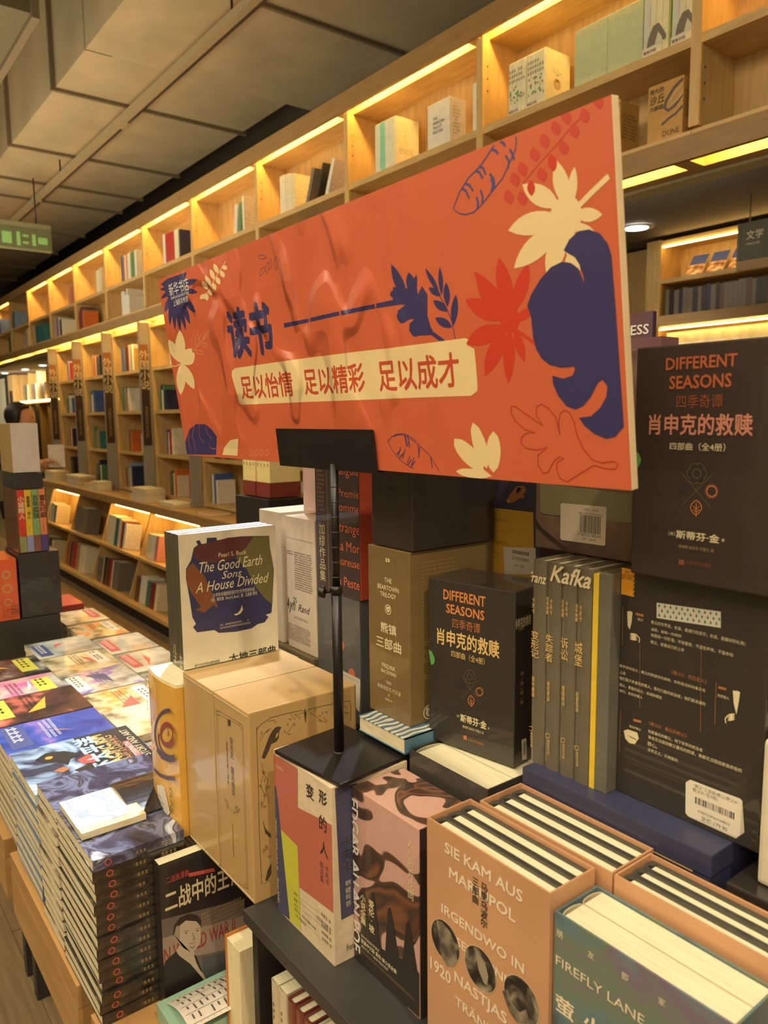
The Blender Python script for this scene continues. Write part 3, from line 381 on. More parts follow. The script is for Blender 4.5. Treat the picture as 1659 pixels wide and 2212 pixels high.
  ['N','dso',0.5,[[72.6,75.3],[72,74]]],
  ['N','dso',0.5,[[71.4,76.2],[70.4,75.3]]],
  ['N','dso',0.5,[[70.6,77.5],[69.3,77]]],
  ['N','dso',0.5,[[70.2,79.1],[68.9,79]]],
  ['N','dso',0.5,[[70.4,80.6],[69.2,81]]],
  ['N','dso',0.5,[[71.1,82],[70.1,82.8]]],
  ['N','dso',0.5,[[72.2,83.1],[71.5,84.3]]],
  ['N','dso',0.5,[[73.6,83.8],[73.3,85.1]]],
  ['N','dso',0.5,[[75.1,83.9],[75.3,85.2]]],
  ['N','dso',0.5,[[76.5,83.4],[77.1,84.6]]],
  ['N','dso',0.5,[[77.7,82.5],[78.7,83.4]]],
  ['N','dso',0.5,[[78.5,81.2],[79.7,81.7]]],
  ['N','navyf',0.4,[[48.5,79.8],[54,80.2]]],
  ['N','navyf',0.4,[[48.5,79.8],[51.4,75.2]]],
  ['N','navyf',0.4,[[48.5,79.8],[45.9,74.8]]],
  ['N','navyf',0.4,[[48.5,79.8],[42.9,79.5]]],
  ['N','navyf',0.4,[[48.5,79.8],[45.5,84.5]]],
  ['N','navyf',0.4,[[48.5,79.8],[51,84.9]]],
  ['N','dso',0.6,[[61.4,71.1],[59.1,69.4],[57.7,67.7],[56.8,66.1],[56.6,64.5],[56.9,63],[57.9,61.5],[59.3,60],[61.7,58.7],[63.9,60.4],[65.3,62.1],[66.2,63.7],[66.4,65.2],[66.1,66.8],[65.2,68.2],[63.7,69.7],[61.4,71.1]]],
  ['N','dso',0.5,[[61.4,68.7],[61.9,57.1]]],
  ['N','dso',0.5,[[58.8,65.8],[61.6,63.4],[64.4,66.3]]],
  ['N','dso',0.5,[[58.9,63.2],[61.7,61],[64.5,63.7]]],
  ['P','leafg',[[1,110.2],[4.9,108.6],[8,103.2],[7.1,99.3],[2.9,92.4]]],
 ],
 'ds_s/f': [
  ['T','DIFFERENT',23.3,178.5,84.1,190.7,'dso','b'],
  ['T','SEASONS',27.6,162.7,82.5,174.1,'dso','b'],
  ['T','四季奇谭',36.7,146.3,77,157.9,'dso4',''],
  ['T','肖申克的救赎',13.2,122.4,103.4,142.5,'gold2','b'],
  ['T','四部曲（全4册）',35.3,110.7,83.6,118.7,'gold2',''],
  ['T','斯蒂芬·金',48.8,34.3,86.7,44.2,'pale','b'],
  ['T','［美］',43.6,38.6,47.6,41.5,'pale',''],
  ['T','著',88.1,36,90.6,38.2,'pale',''],
  ['T','施咸荣 赵永芬 齐若兰 译',52.3,27.6,82.7,31.1,'pale',''],
  ['T','人民文学出版社',59.4,14.6,83.1,16.7,'dso4',''],
  ['P','dso4',[[53.6,18.7],[58.6,19.1],[58.6,13.8],[53.6,13.7]]],
  ['N','olive',0.35,[[49,93],[77.5,63.1]]],
  ['N','olive',0.35,[[75.5,91.7],[51.4,64.4]]],
  ['C','olive',[66.4,93.4],4.4,0.35],
  ['C','olive',[64.5,89],4.4,0.35],
  ['C','olive',[60.5,88],4.4,0.35],
  ['C','olive',[58.5,91.6],4.4,0.35],
  ['C','olive',[60.5,96],4.4,0.35],
  ['C','olive',[64.4,96.9],4.4,0.35],
  ['C','god_l',[62.5,92.5],6.6,0],
  ['C','olive',[62.5,92.5],3.8,0.4],
  ['C','dso',[76.3,77.4],4.2,0.5],
  ['N','dso',0.5,[[81.1,78.6],[82.6,79]]],
  ['N','dso',0.5,[[80.8,77],[82.2,76.9]]],
  ['N','dso',0.5,[[80,75.5],[81.2,74.9]]],
  ['N','dso',0.5,[[78.8,74.2],[79.5,73.2]]],
  ['N','dso',0.5,[[77.2,73.3],[77.5,71.9]]],
  ['N','dso',0.5,[[75.5,72.8],[75.3,71.4]]],
  ['N','dso',0.5,[[74,73],[73.2,71.6]]],
  ['N','dso',0.5,[[72.7,73.7],[71.5,72.5]]],
  ['N','dso',0.5,[[71.8,74.8],[70.4,74]]],
  ['N','dso',0.5,[[71.5,76.3],[70,75.9]]],
  ['N','dso',0.5,[[71.8,77.9],[70.4,78]]],
  ['N','dso',0.5,[[72.6,79.4],[71.5,80]]],
  ['N','dso',0.5,[[73.9,80.7],[73.2,81.8]]],
  ['N','dso',0.5,[[75.5,81.6],[75.2,83]]],
  ['N','dso',0.5,[[77.1,82],[77.4,83.5]]],
  ['N','dso',0.5,[[78.7,81.9],[79.4,83.3]]],
  ['N','dso',0.5,[[80,81.2],[81.1,82.4]]],
  ['N','dso',0.5,[[80.8,80.1],[82.2,80.9]]],
  ['N','navyf',0.4,[[50.6,79.4],[56.5,80.8]]],
  ['N','navyf',0.4,[[50.6,79.4],[53.6,75.4]]],
  ['N','navyf',0.4,[[50.6,79.4],[47.6,74]]],
  ['N','navyf',0.4,[[50.6,79.4],[44.7,78]]],
  ['N','navyf',0.4,[[50.6,79.4],[47.6,83.4]]],
  ['N','navyf',0.4,[[50.6,79.4],[53.6,84.8]]],
  ['N','dso',0.6,[[63.8,70.1],[61.9,67.8],[60.7,65.7],[60.1,63.9],[60,62.2],[60.5,60.6],[61.5,59.3],[63.1,58.2],[65.4,57.3],[67.3,59.6],[68.4,61.7],[69.1,63.5],[69.1,65.2],[68.7,66.7],[67.6,68.1],[66.1,69.2],[63.8,70.1]]],
  ['N','dso',0.5,[[64.1,68.3],[65.1,56.3]]],
  ['N','dso',0.5,[[61.5,64.4],[64.6,62.2],[67.6,65.3]]],
  ['N','dso',0.5,[[61.8,61.5],[64.9,59.5],[68,62.6]]],
  ['P','leafg',[[0.5,111.9],[5.2,110.9],[9.1,105.1],[10.1,99.4],[7.9,95.3],[4.1,93.7]]],
 ],
 'ds_s/r': [
  ['T','肖申克的救赎',-1.3,159.7,31,171.8,'pale','b'],
  ['T','四部曲',5.2,156.5,17,162.1,'gold',''],
  ['T','呼—吸—呼—吸',10.5,70.8,17.8,108.6,'gold','v'],
  ['P','label',[[14.4,28.7],[24.4,27.5],[25.9,1.9],[16.2,3.7]]],
  ['K',17.7,8.5,23.6,24.4,'ink'],
 ],
 'bear/f': [
  ['T','THE',34.9,176.6,49.6,179.9,'pale','b'],
  ['T','BEARTOWN',20.6,167.6,63.6,169.3,'pale','b'],
  ['T','TRILOGY',26,157.9,58.2,160.7,'pale','b'],
  ['T','熊镇',26,111.6,58.4,121.2,'pale','bw'],
  ['T','三部曲',15.9,92.5,67.8,99.9,'pale','bw'],
  ['T','FREDRIK',28.1,66,55.9,67.4,'pale','b'],
  ['T','BACKMAN',26.4,58.4,57,59.9,'pale','b'],
  ['T','（瑞典）',35.5,45.3,48,46.4,'pale',''],
  ['T','弗雷德里克·巴克曼',17.9,36.3,66.3,38.4,'pale',''],
  ['T','著',39.9,28.2,43.4,30.4,'pale',''],
  ['T','郭腾坚 译',34.5,22.6,49,23.6,'pale',''],
  ['C','pale',[42.1,141.2],6.4,1.2],
  ['C','pale',[42.1,141.2],3.6,0],
  ['C','pale',[39.8,143.3],1.5,0],
  ['C','pale',[44.5,144],1.5,0],
  ['C','bearb',[41.3,141.7],0.5,0],
  ['C','bearb',[43.2,141.9],0.5,0],
  ['C','bearb',[42.1,140.5],0.8,0],
  ['P','pale',[[38.2,206.3],[41.4,206.4],[41.4,201.4],[38.1,201.3]]],
  ['P','pale',[[42.7,206.4],[46.2,206.4],[46.1,201.8],[42.7,201.6]]],
  ['N','gold',0.25,[[50.1,214.6],[52,199],[55.2,156.8],[57,103.2],[54.2,26.9],[55.6,-0.5]]],
 ],
 'bear/r': [
  ['B',19.5,187,77.8,206.5,4,'gold'],
  ['B',19.4,131.8,23.9,192.1,14,'gold'],
  ['B',22.1,54.6,30.4,118.7,6,'gold'],
  ['C','pale',[30.2,13.3],9.5,1.6],
  ['C','pale',[30.2,13],5.5,0],
  ['C','pale',[27.1,17.5],2.2,0],
  ['C','pale',[32.9,15.7],2.2,0],
  ['C','bearb',[29,14.1],0.8,0],
  ['C','bearb',[31.5,13.4],0.8,0],
  ['C','bearb',[30.2,11.6],1.3,0],
 ],
 'kafka/f': [
  ['T','Franz',-4,195.5,21,206.4,'pale','ib'],
  ['T','Kafka',25.5,204.5,75.9,213.7,'pale','ib'],
  ['T','变形记',1.6,115.7,12.2,144.2,'gold2','v'],
  ['T','失踪者',21.1,115.9,30.8,144.7,'gold2','v'],
  ['T','诉讼',41,122.4,50.1,145.8,'gold2','v'],
  ['T','城堡',58.3,121.3,67.9,145.4,'gold2','v'],
  ['T','卡夫卡',2.2,162.3,6,179.6,'gold2','v'],
  ['T','卡夫卡',25.8,165.4,29.5,182.3,'gold2','v'],
  ['T','卡夫卡',45.5,167.3,49.1,183.8,'gold2','v'],
  ['T','卡夫卡',63,166.6,66.5,182.8,'gold2','v'],
  ['T','百年典藏',-2.5,162.8,0.7,181,'gold2','v'],
  ['T','百年典藏',21.3,165.3,24.5,183.1,'gold2','v'],
  ['T','百年典藏',41,166.5,44.1,184,'gold2','v'],
  ['T','百年典藏',58.2,165.4,61.3,182.6,'gold2','v'],
  ['T','裴中甫编',3.4,72.4,7.4,94.6,'gold2','v'],
  ['T','徐纪贵译',24,73.6,27.8,95.4,'gold2','v'],
  ['T','章国锋译',43.4,74.4,47.2,95.8,'gold2','v'],
  ['T','赵蓉恒译',60.8,73.5,64.5,94.5,'gold2','v'],
  ['T','商务印书馆',2.4,16.4,5.4,33.1,'gold2','v'],
  ['N','gold2',0.5,[[0.2,38.3],[5.6,39.4],[5.7,36],[3,34],[0.3,34.7],[0.2,38.3]]],
  ['T','商务印书馆',25.6,16.6,28.5,32.8,'gold2','v'],
  ['N','gold2',0.5,[[23.4,38],[28.6,39.1],[28.6,35.8],[26.1,33.7],[23.5,34.5],[23.4,38]]],
  ['T','商务印书馆',45.7,19,48.5,34.9,'gold2','v'],
  ['N','gold2',0.5,[[43.7,39.9],[48.6,41],[48.6,37.8],[46.2,35.8],[43.7,36.5],[43.7,39.9]]],
  ['T','商务印书馆',62.9,17.2,65.7,32.8,'gold2','v'],
  ['N','gold2',0.5,[[60.9,37.7],[65.7,38.8],[65.7,35.6],[63.4,33.7],[61,34.4],[60.9,37.7]]],
 ],
 'meta/f': [
  ['P','mnavy',[[-17.5,168.3],[3.8,172.1],[8.5,151],[13,117.1],[30,3.5],[-13.9,-0.5]]],
  ['P','mpink',[[-15.5,211.6],[57.9,213.9],[56.1,164.2],[138.7,174.4],[145.5,67.5],[54.3,60.6],[53.1,113.2],[13,116.8],[8.5,151],[3.3,173.5],[-17.4,169.7]]],
  ['P','mrust',[[-15.5,212.3],[4.9,213],[3.8,172.1],[-17.5,168.3]]],
  ['P','myel',[[13,116.8],[53.1,113.2],[55.9,4.2],[29.9,3.1]]],
  ['T','变',76.5,190.1,93.4,201.5,'inkb','b'],
  ['T','形',104.4,193.9,121.1,204.8,'inkb','b'],
  ['T','的',103.8,162,120,173.3,'inkb','b'],
  ['T','人',104.4,132.4,121.6,141.3,'inkb','b'],
  ['T','精选集',103.6,93.3,111.1,119.2,'inkb','v'],
  ['T','卡夫卡',114.2,95.7,122.4,119.6,'inkb','v'],
  ['N','inkb',0.25,[[51.5,46],[102.9,52]]],
  ['N','inkb',0.25,[[52.7,40.9],[97,43.3]]],
  ['N','inkb',0.25,[[50.8,32.1],[104.6,38.9]]],
  ['N','inkb',0.25,[[90.5,35.9],[104.5,35.5]]],
  ['N','inkb',0.25,[[69.7,19.8],[104.4,18.4]]],
  ['T','审判',41.8,46.2,50,47,'inkb',''],
  ['T','城堡',41.4,38.5,50.2,39,'inkb',''],
  ['T','诉讼',41.6,31.2,49.9,31.9,'inkb',''],
  ['T','变形记：卡夫卡短篇小说选',42.2,25.1,91.6,26.1,'inkb',''],
  ['T','卡夫卡谈话录',43.1,18.1,69,18.7,'inkb',''],
  ['T','朱更生 译',103.8,52.2,123.6,52.7,'inkb',''],
  ['T','冯亚琳 冯曦 译',93.6,41.7,124.4,44.7,'inkb',''],
  ['T','郑建成 译',104.1,37.8,124.1,39.4,'inkb',''],
  ['T','赵登荣 译',104.3,29.9,124.4,30.1,'inkb',''],
  ['T','赵登荣 译',104.5,21.7,124.7,22.9,'inkb',''],
  ['T','Franz Kafka',-0.6,12.2,4.7,46.5,'pale','ri'],
  ['T','（奥地利）弗朗茨·卡夫卡 著',-2,57.2,3.3,126,'pale','r'],
  ['T','台海出版社',4,198.4,24.4,199,'pale',''],
 ],
 'meta/r': [
  ['P','mnavy',[[4.7,216.3],[35,213.1],[33.9,55.1],[10.3,54.4]]],
  ['T','卡夫卡',16.6,108.6,22.5,154.1,'inkb','v'],
  ['T','审判',17,93,24,99.8,'pale',''],
  ['T','城堡',16.8,84.3,23.8,91.1,'pale',''],
  ['T','诉讼',17,76.3,23.7,83.1,'pale',''],
  ['T','变形',17.2,67.3,24.2,74.3,'pale',''],
  ['T','Franz',17.1,12,28.5,20.2,'inkb',''],
 ],
 'poe/f': [
  ['P','pdark',[[-1.1,35.2],[12.3,38.8],[23.2,76.5],[30.3,61.5],[36,101.1],[40.7,99.8],[50.3,43.4],[59.7,44.3],[65.2,97.6],[69.8,101.6],[75.2,86.6],[83.6,51],[90.2,53.5],[97.3,98.9],[100.5,102.9],[105.7,92],[114.8,55.1],[120.4,52.7],[122.7,2.3],[-0.2,0.7]]],
  ['T','EDGAR ALLAN POE',-0.8,11.6,8.6,199.1,'white','rb'],
  ['T','爱伦·坡',29.7,51.9,40.2,91.2,'pale','vb'],
  ['T','小说全集',13.6,52.6,24.2,90,'pale','vb'],
  ['T','人心的万花筒',102.1,129.2,107.7,196,'pale','v'],
  ['T','哥特式悬疑的梦魇家',13.8,36.2,48.5,38.5,'pale',''],
  ['T','首套中文版 爱伦·坡小说全集',13.9,29.4,80,32.5,'pale','b'],
  ['T','携手打开一个幽深华丽的世界',14.5,23,64.7,25.6,'pale',''],
  ['B',14.8,16.1,109.2,19.7,3,'gold'],
 ],
 'sie1/f': [
  ['T','SIE KAM AUS',26.1,223,123.8,230.5,'white2','bw'],
  ['T','MARIUPOL',32.1,200.1,116.2,208.6,'white2','bw'],
  ['T','IRGENDWO IN',21.4,158.7,126.6,166.2,'white2','bw'],
  ['T','DIESEM DUNKEL',21.3,137.7,127,142.4,'white2','bw'],
  ['C','white2',[26.6,130.3],20.6,0],
  ['C','photo',[26.6,130.3],20.2,0],
  ['C','white2',[73.9,130.4],20.6,0],
  ['C','photo',[73.9,130.4],20.2,0],
  ['C','white2',[123.9,132],20.6,0],
  ['C','photo',[123.9,132],20.2,0],
  ['P','photo2',[[13.7,145.7],[23.2,148.3],[34.5,143.7],[41.8,131.7],[43.7,119.3],[38.2,110.5],[28.9,106.2],[21.3,111.3],[19.4,124.1]]],
  ['P','photo3',[[69.2,140],[73.5,143.8],[80.2,140.1],[84.5,129.7],[82.9,119.7],[78.7,119.6],[71.9,128.5]]],
  ['P','photo2',[[101.6,126.4],[107.9,131.7],[112.7,122.2],[122,119.5],[129.4,127],[134,116.2],[119.1,107.5],[109.7,112.6]]],
  ['P','photo2',[[130.5,148.6],[134.2,147.3],[135.1,140.6],[132.2,137.4],[130.3,142.4]]],
  ['T','1920',4.9,91.5,34.9,99.8,'white2','b'],
  ['T','NASTJAS',39.7,99.7,107.5,102.1,'white2','bw'],
  ['T','TRÄNEN',41,78.1,100.6,80.7,'white2','bw'],
  ['T','三部曲',63.3,190.9,71.4,215.7,'inkb','vb'],
  ['T','马里乌波尔',74.1,173.6,82.9,216.3,'inkb','vb'],
 ],
 'fire/f': [
  ['T','朋',2.4,210.7,8.4,215,'white2',''],
  ['T','友',33.6,210.8,39.5,214.6,'white2',''],
  ['T','即',64.6,211.6,70,215.3,'white2',''],
  ['T','家',95.4,211.4,100.7,214.7,'white2',''],
  ['T','FIREFLY LANE',2.4,186.8,84.7,190.9,'white2','w'],
  ['T','萤',3.1,143.9,21.5,159.7,'white2','b'],
  ['T','火',30.7,144.3,50.3,161.4,'white2','b'],
 ],
 'good/r': [
  ['P','gnavy',[[9.8,158.4],[18.5,171.2],[23.9,189.8],[30.9,193.9],[28,199.5],[33.6,201.3],[36.6,195],[45.2,193],[46,203.1],[62.1,202.1],[63.1,194.2],[79.6,199.6],[106.9,199.4],[155.3,195.3],[156,176.6],[162.3,138.4],[157.2,78.6],[155.3,65.6],[143.7,63.8],[149.8,59.9],[142.2,51.7],[129.8,51],[117.3,45.7],[89.2,45.3],[60.1,48.8],[52.7,54.7],[23.6,56.4],[17.2,65.6],[22.3,70],[16.8,81.7],[14,108.7],[9.2,144.5]]],
  ['P','gmar',[[23.9,189.5],[34.2,193.9],[79.6,199.2],[126.8,197.2],[114.2,181.4],[91.8,165.8],[66.6,161.7],[40.3,165],[24.1,174.1]]],
  ['P','goliv',[[126.8,197.2],[154.9,195],[155.6,176.7],[161.8,138.5],[156.2,80.7],[143.6,92.1],[127.9,113.2],[112.8,144.9],[93.8,165.6],[114.2,181.4]]],
  ['P','grust',[[10.3,157.5],[21.1,167.4],[26.3,159.8],[39.4,143.9],[53,109.8],[61.7,88.5],[52.4,95.5],[36.9,85.4],[22.4,93.2],[31.8,95.2],[16.3,120.7],[10.1,135.7]]],
  ['T','Pearl S. Buck',64.7,170,113.2,177.1,'pale',''],
  ['T','The Good Earth',32,149,141.4,166.1,'pale','i'],
  ['T','Sons',68.8,134.8,103.5,147.1,'pale','i'],
  ['T','A House Divided',23.7,118.4,152.8,134.6,'pale','i'],
  ['T','以书写中国而获诺贝尔文学奖的作品',52.2,107.5,126,113.8,'pale',''],
  ['T','［美］赛珍珠（Pearl S. Buck）著   王逢振 等译',49.1,100.2,129.9,106.4,'pale',''],
  ['P','pale',[[102.1,87.5],[103.4,78.9],[98.6,73.6],[91.2,71.7],[87,74.5],[93.9,75.1],[98.9,79.7]]],
  ['B',62.6,53.6,115.6,63.3,2,'pale'],
  ['T','大地三部曲',76,-4.2,161.1,9.8,'ink','bw'],
  ['T','诺贝尔文学奖&普利策奖',17.1,0.7,60.1,5.5,'ink',''],
 ],
 'good/f': [
  ['T','分家',-11.6,-21.5,4.5,20.2,'pale','v'],
  ['T','儿子们',15.4,-20.8,28.6,33.8,'pale','v'],
  ['T','大地',39.7,-7.3,51.7,23.5,'pale','v'],
 ],
 'ayn_b/f': [
  ['B',3.2,192.8,88.8,195.2,2,'inkb'],
  ['B',27.8,106.4,82.9,173.4,17,'inkb'],
  ['B',2.2,165,23.3,172.9,2,'inkb'],
  ['T','Ayn',-6.9,60.7,26.8,88.1,'ink','i'],
  ['T','Rand',37.1,61.8,74.7,90.3,'ink','i'],
  ['T','25',20.7,85.5,32.4,88.8,'inkb',''],
  ['B',21.8,54.4,67.3,58.7,2,'inkb'],
  ['B',-9.6,14,72.7,43.2,11,'inkb'],
 ],
 'camus/f': [
  ['T','Caligula',54.5,189.1,124.2,204,'corange',''],
  ['T','e Premie',48.6,156.6,124.8,169.2,'corange',''],
  ['T','Homme',53.5,134.4,124.2,147.4,'corange',''],
  ['T',"l'Étrange",50.3,100.1,123.4,118.5,'corange',''],
  ['T','La Mor',62.4,74.9,122.8,85.8,'corange',''],
  ['T','Heureuse',52.2,51.8,122.2,60.7,'corange',''],
  ['T','La Peste',55.9,19.1,121.4,29.5,'corange',''],
  ['N','pale',0.5,[[34.9,205.7],[36.5,115.3],[37.2,-0.6]]],
  ['T','加缪作品集',10.7,14.7,27.6,109,'pale','v'],
  ['B',6.8,128.7,27.2,197.4,10,'gold'],
 ],
 'holmes/f': [
  ['T','SHERLOCK',12.7,71.8,58.5,74.9,'hfaint',''],
  ['T','HOLMES',17.9,64.7,54.5,68.9,'hfaint',''],
  ['N','hfaint',0.3,[[8.8,56.3],[62.6,56.6],[63,90.3]]],
 ],
 'grey/f': [
  ['C','moon',[5.4,165.1],7,0],
  ['C','moon2',[77.8,119.2],8,0],
  ['C','moon2',[104.9,79.1],9,0],
  ['P','label',[[75.4,77.9],[126.3,76.3],[128.4,73.5],[124.9,22.9],[117.8,24.1],[75,65.8]]],
  ['B',78.2,69.5,123.3,72.8,2,'ink'],
 ],
 'yellow/f': [
  ['P','yel',[[-14.8,85.9],[116.1,86.5],[119.9,-11.4],[-23.3,-4.1]]],
  ['P','copper',[[70.3,97],[75.5,104.6],[88,117.3],[100.4,118.6],[104.2,112.9],[94.5,102.9],[84.1,96.6],[73.5,94.6]]],
  ['P','ink',[[87.1,111.7],[90.1,116.3],[96.4,115.5],[93.3,110.6],[88.2,107.9]]],
  ['P','copper',[[92.4,104.3],[101.6,107.3],[100.7,103.1],[93.5,102.5]]],
  ['P','copper',[[98.4,116.4],[100.4,118.6],[104.1,115.3],[101.5,112.8]]],
  ['C','dso',[73.5,97.3],2,0],
  ['B',-0.2,68.8,75.6,73.6,3,'inkb'],
  ['B',13.5,56.5,74,57.7,1,'inkb'],
  ['B',-3.2,38.9,73.2,44.4,3,'inkb'],
  ['B',21.5,25.5,63.5,27.9,1,'inkb'],
  ['P','label',[[65.6,36.3],[121,42.2],[121.6,8.5],[68.7,1.2]]],
  ['K',81.8,30.3,110.1,34.8,'ink'],
  ['T','5133595800',82,24,110.2,25.1,'inkb',''],
  ['T','定价：228元',85.7,15.1,103.1,15.7,'inkb',''],
 ],
 'sand/f': [
  ['P','solive',[[6.1,72.7],[124.9,68.9],[125.8,41.8],[123.8,40],[10.6,38.7],[7,41.6]]],
  ['B',54,67,77.8,68.2,1,'inkb'],
  ['P','label',[[37.9,52.8],[93.7,53.7],[95.3,52.2],[94.9,14],[93.1,13.1],[38,12.5],[36.3,13.9],[35.9,51.3]]],
  ['K',61.9,23.9,89,42.7,'ink'],
  ['T','上架建议：中国文学',65.4,48.5,85.7,48.9,'inkb',''],
  ['T','ISBN 978-7-5339-8264-6',60.2,43.9,90.7,44.8,'inkb',''],
  ['T','9 787533 982646',59.7,21.4,89.6,22.1,'inkb',''],
  ['T','定价：248.00元',65.8,16.5,83.9,18.5,'inkb',''],
  ['P','inkb',[[-3.2,33],[9.2,23.1],[28.6,13],[45.8,3],[39,3.4],[21.7,10.8],[3.8,21.2],[-3.9,27.3]]],
 ],
 'brown_r/f': [
  ['N','btext',0.5,[[8.8,233.4],[14.8,237],[81,239.6],[86.9,236.7],[85.5,17.3],[81.7,12.3],[4.1,-1.7],[-1.6,0.1],[8.8,233.4]]],
  ['N','btext',0.35,[[12.4,231.1],[79.1,236.5],[83.2,233],[81.5,18.7],[4.5,3.1],[12.4,231.1]]],
  ['T','安东尼·霍洛维茨',46.8,130,57.2,211.7,'btext','v'],
  ['T','喜鹊谋杀案三部曲',35.1,139.9,40.4,201.3,'btext','v'],
  ['P','btext',[[43.2,234.1],[51.2,235.3],[51.2,226.3],[43.2,225.3]]],
  ['N','btext',0.4,[[22.3,116.6],[32,108.4],[48.1,104.8],[64.7,111.8],[68.7,118.6]]],
  ['N','btext',0.4,[[53.6,105.4],[57.9,115.8],[54.6,119.6]]],
  ['N','btext',0.4,[[25.1,114.3],[25.2,113.3],[25.8,112.6],[26.5,112.2],[27.5,111.9],[28.8,111.8],[30.3,111.9],[32.1,112.2],[34.2,112.8],[34.1,113.8],[33.5,114.4],[32.8,114.9],[31.8,115.2],[30.5,115.3],[29,115.2],[27.2,114.9],[25.1,114.3]]],
  ['N','btext',0.4,[[34.1,111],[32.3,109.6],[31,108.2],[30,107],[29.3,105.8],[28.9,104.8],[28.8,103.8],[29,102.9],[29.7,102.2],[31.4,103.7],[32.7,105],[33.7,106.2],[34.4,107.4],[34.8,108.4],[34.9,109.4],[34.7,110.3],[34.1,111]]],
  ['N','btext',0.4,[[56.1,115],[57.6,115.4],[59,115.9],[60.4,116.4],[61.6,117.1],[62.7,117.8],[63.7,118.7],[64.6,119.6],[65.3,120.6],[63.8,120.3],[62.4,119.8],[61.1,119.2],[59.8,118.6],[58.7,117.8],[57.7,117],[56.8,116.1],[56.1,115]]],
  ['N','btext',0.4,[[59.3,111.3],[61.3,112.1],[62.9,112.9],[64.5,113.8],[65.8,114.8],[67,115.8],[68,116.8],[68.8,117.8],[69.4,118.9],[67.5,118.2],[65.8,117.3],[64.3,116.4],[62.9,115.5],[61.8,114.5],[60.8,113.5],[59.9,112.4],[59.3,111.3]]],
  ['T','ANTHONY HOROWITZ',45,39.7,46.7,87.9,'btext','r'],
  ['N','btext',0.4,[[5.9,235.1],[5.9,233.7],[6.5,232.6],[7.4,231.7],[8.8,231.1],[10.5,230.8],[12.6,230.6],[15,230.7],[18,231.2],[18,232.6],[17.4,233.7],[16.5,234.5],[15.2,235.2],[13.5,235.5],[11.4,235.7],[8.9,235.6],[5.9,235.1]]],
  ['N','btext',0.4,[[75.9,239.6],[75.9,238.2],[76.4,237],[77.2,236.1],[78.4,235.4],[79.9,235],[81.8,234.7],[84,234.7],[86.7,235],[86.8,236.4],[86.3,237.5],[85.5,238.5],[84.3,239.1],[82.8,239.6],[80.9,239.9],[78.6,239.9],[75.9,239.6]]],
  ['N','btext',0.4,[[-1.1,5.8],[-1,4.3],[-0.3,3.1],[0.7,2.3],[2.2,1.8],[4.1,1.7],[6.3,1.9],[9,2.3],[12.2,3.3],[12.1,4.8],[11.4,6],[10.4,6.8],[9,7.3],[7.1,7.4],[4.8,7.2],[2.2,6.8],[-1.1,5.8]]],
  ['N','btext',0.4,[[75.1,15.4],[75.3,14.1],[76,13.3],[77,12.7],[78.3,12.5],[80,12.5],[82,12.9],[84.3,13.6],[87,14.7],[86.8,16],[86.2,16.8],[85.2,17.3],[83.8,17.6],[82.2,17.5],[80.2,17.2],[77.9,16.5],[75.1,15.4]]],
 ],
 'brown_r/r': [
  ['P','btext',[[46.6,229.9],[43,231.8],[38,231.7],[33.2,228],[28.7,222],[25,214.4],[20.1,204.4],[17.1,196.7],[21.3,194],[27.8,203.6],[31.4,211.2],[38.9,212.3],[42.7,216.8],[43.4,225.2],[47,228.9]]],
  ['P','kraft_l',[[39.3,222.7],[42.1,224.1],[41.5,219.2],[37.5,216.7]]],
  ['N','btext',0.6,[[10.3,229.9],[12,236.5],[18.3,241.9],[26,244.1],[30.7,246.5],[54.2,246.2],[78.4,244.9],[83.5,239.5],[89,243.3],[111.7,242.6],[139.3,240.6],[155.3,239.5],[157.2,230.1],[156.8,210.2]]],
  ['N','btext',0.4,[[27.5,243],[36.8,242],[39.8,237.7]]],
  ['N','btext',0.4,[[14.5,218.8],[20.8,227],[27.1,231],[31.8,232.6]]],
  ['N','btext',0.35,[[66.9,241.5],[67.3,241],[67.7,240.7],[68.2,240.4],[68.6,240.2],[69.1,240.2],[69.5,240.2],[70,240.3],[70.4,240.6],[70,241.2],[69.5,241.5],[69.1,241.8],[68.7,242],[68.2,242],[67.8,242],[67.3,241.8],[66.9,241.5]]],
  ['N','btext',0.35,[[74.9,237.3],[74.4,237],[74,236.7],[73.8,236.3],[73.6,235.8],[73.6,235.4],[73.7,234.8],[73.9,234.3],[74.3,233.7],[74.8,234],[75.2,234.3],[75.4,234.7],[75.6,235.2],[75.6,235.6],[75.5,236.1],[75.3,236.7],[74.9,237.3]]],
  ['N','btext',0.35,[[61.9,236.3],[61.6,236.8],[61.3,237.3],[60.9,237.7],[60.5,237.9],[60.1,238.1],[59.6,238.2],[59.1,238.2],[58.5,238.1],[58.8,237.5],[59.1,237.1],[59.5,236.7],[59.9,236.4],[60.3,236.3],[60.8,236.2],[61.3,236.1],[61.9,236.3]]],
  ['N','btext',0.35,[[98.1,238.8],[98.7,239],[99.1,239.2],[99.5,239.5],[99.7,239.9],[99.9,240.3],[99.9,240.8],[99.8,241.4],[99.5,242],[98.9,241.8],[98.5,241.6],[98.1,241.3],[97.9,240.9],[97.7,240.5],[97.7,240],[97.8,239.4],[98.1,238.8]]],
  ['N','btext',0.35,[[104.6,231.2],[104.7,230.6],[105,230.1],[105.2,229.6],[105.6,229.2],[106,228.9],[106.5,228.7],[107.1,228.5],[107.8,228.5],[107.7,229.1],[107.4,229.6],[107.1,230.1],[106.8,230.4],[106.3,230.7],[105.8,231],[105.3,231.1],[104.6,231.2]]],
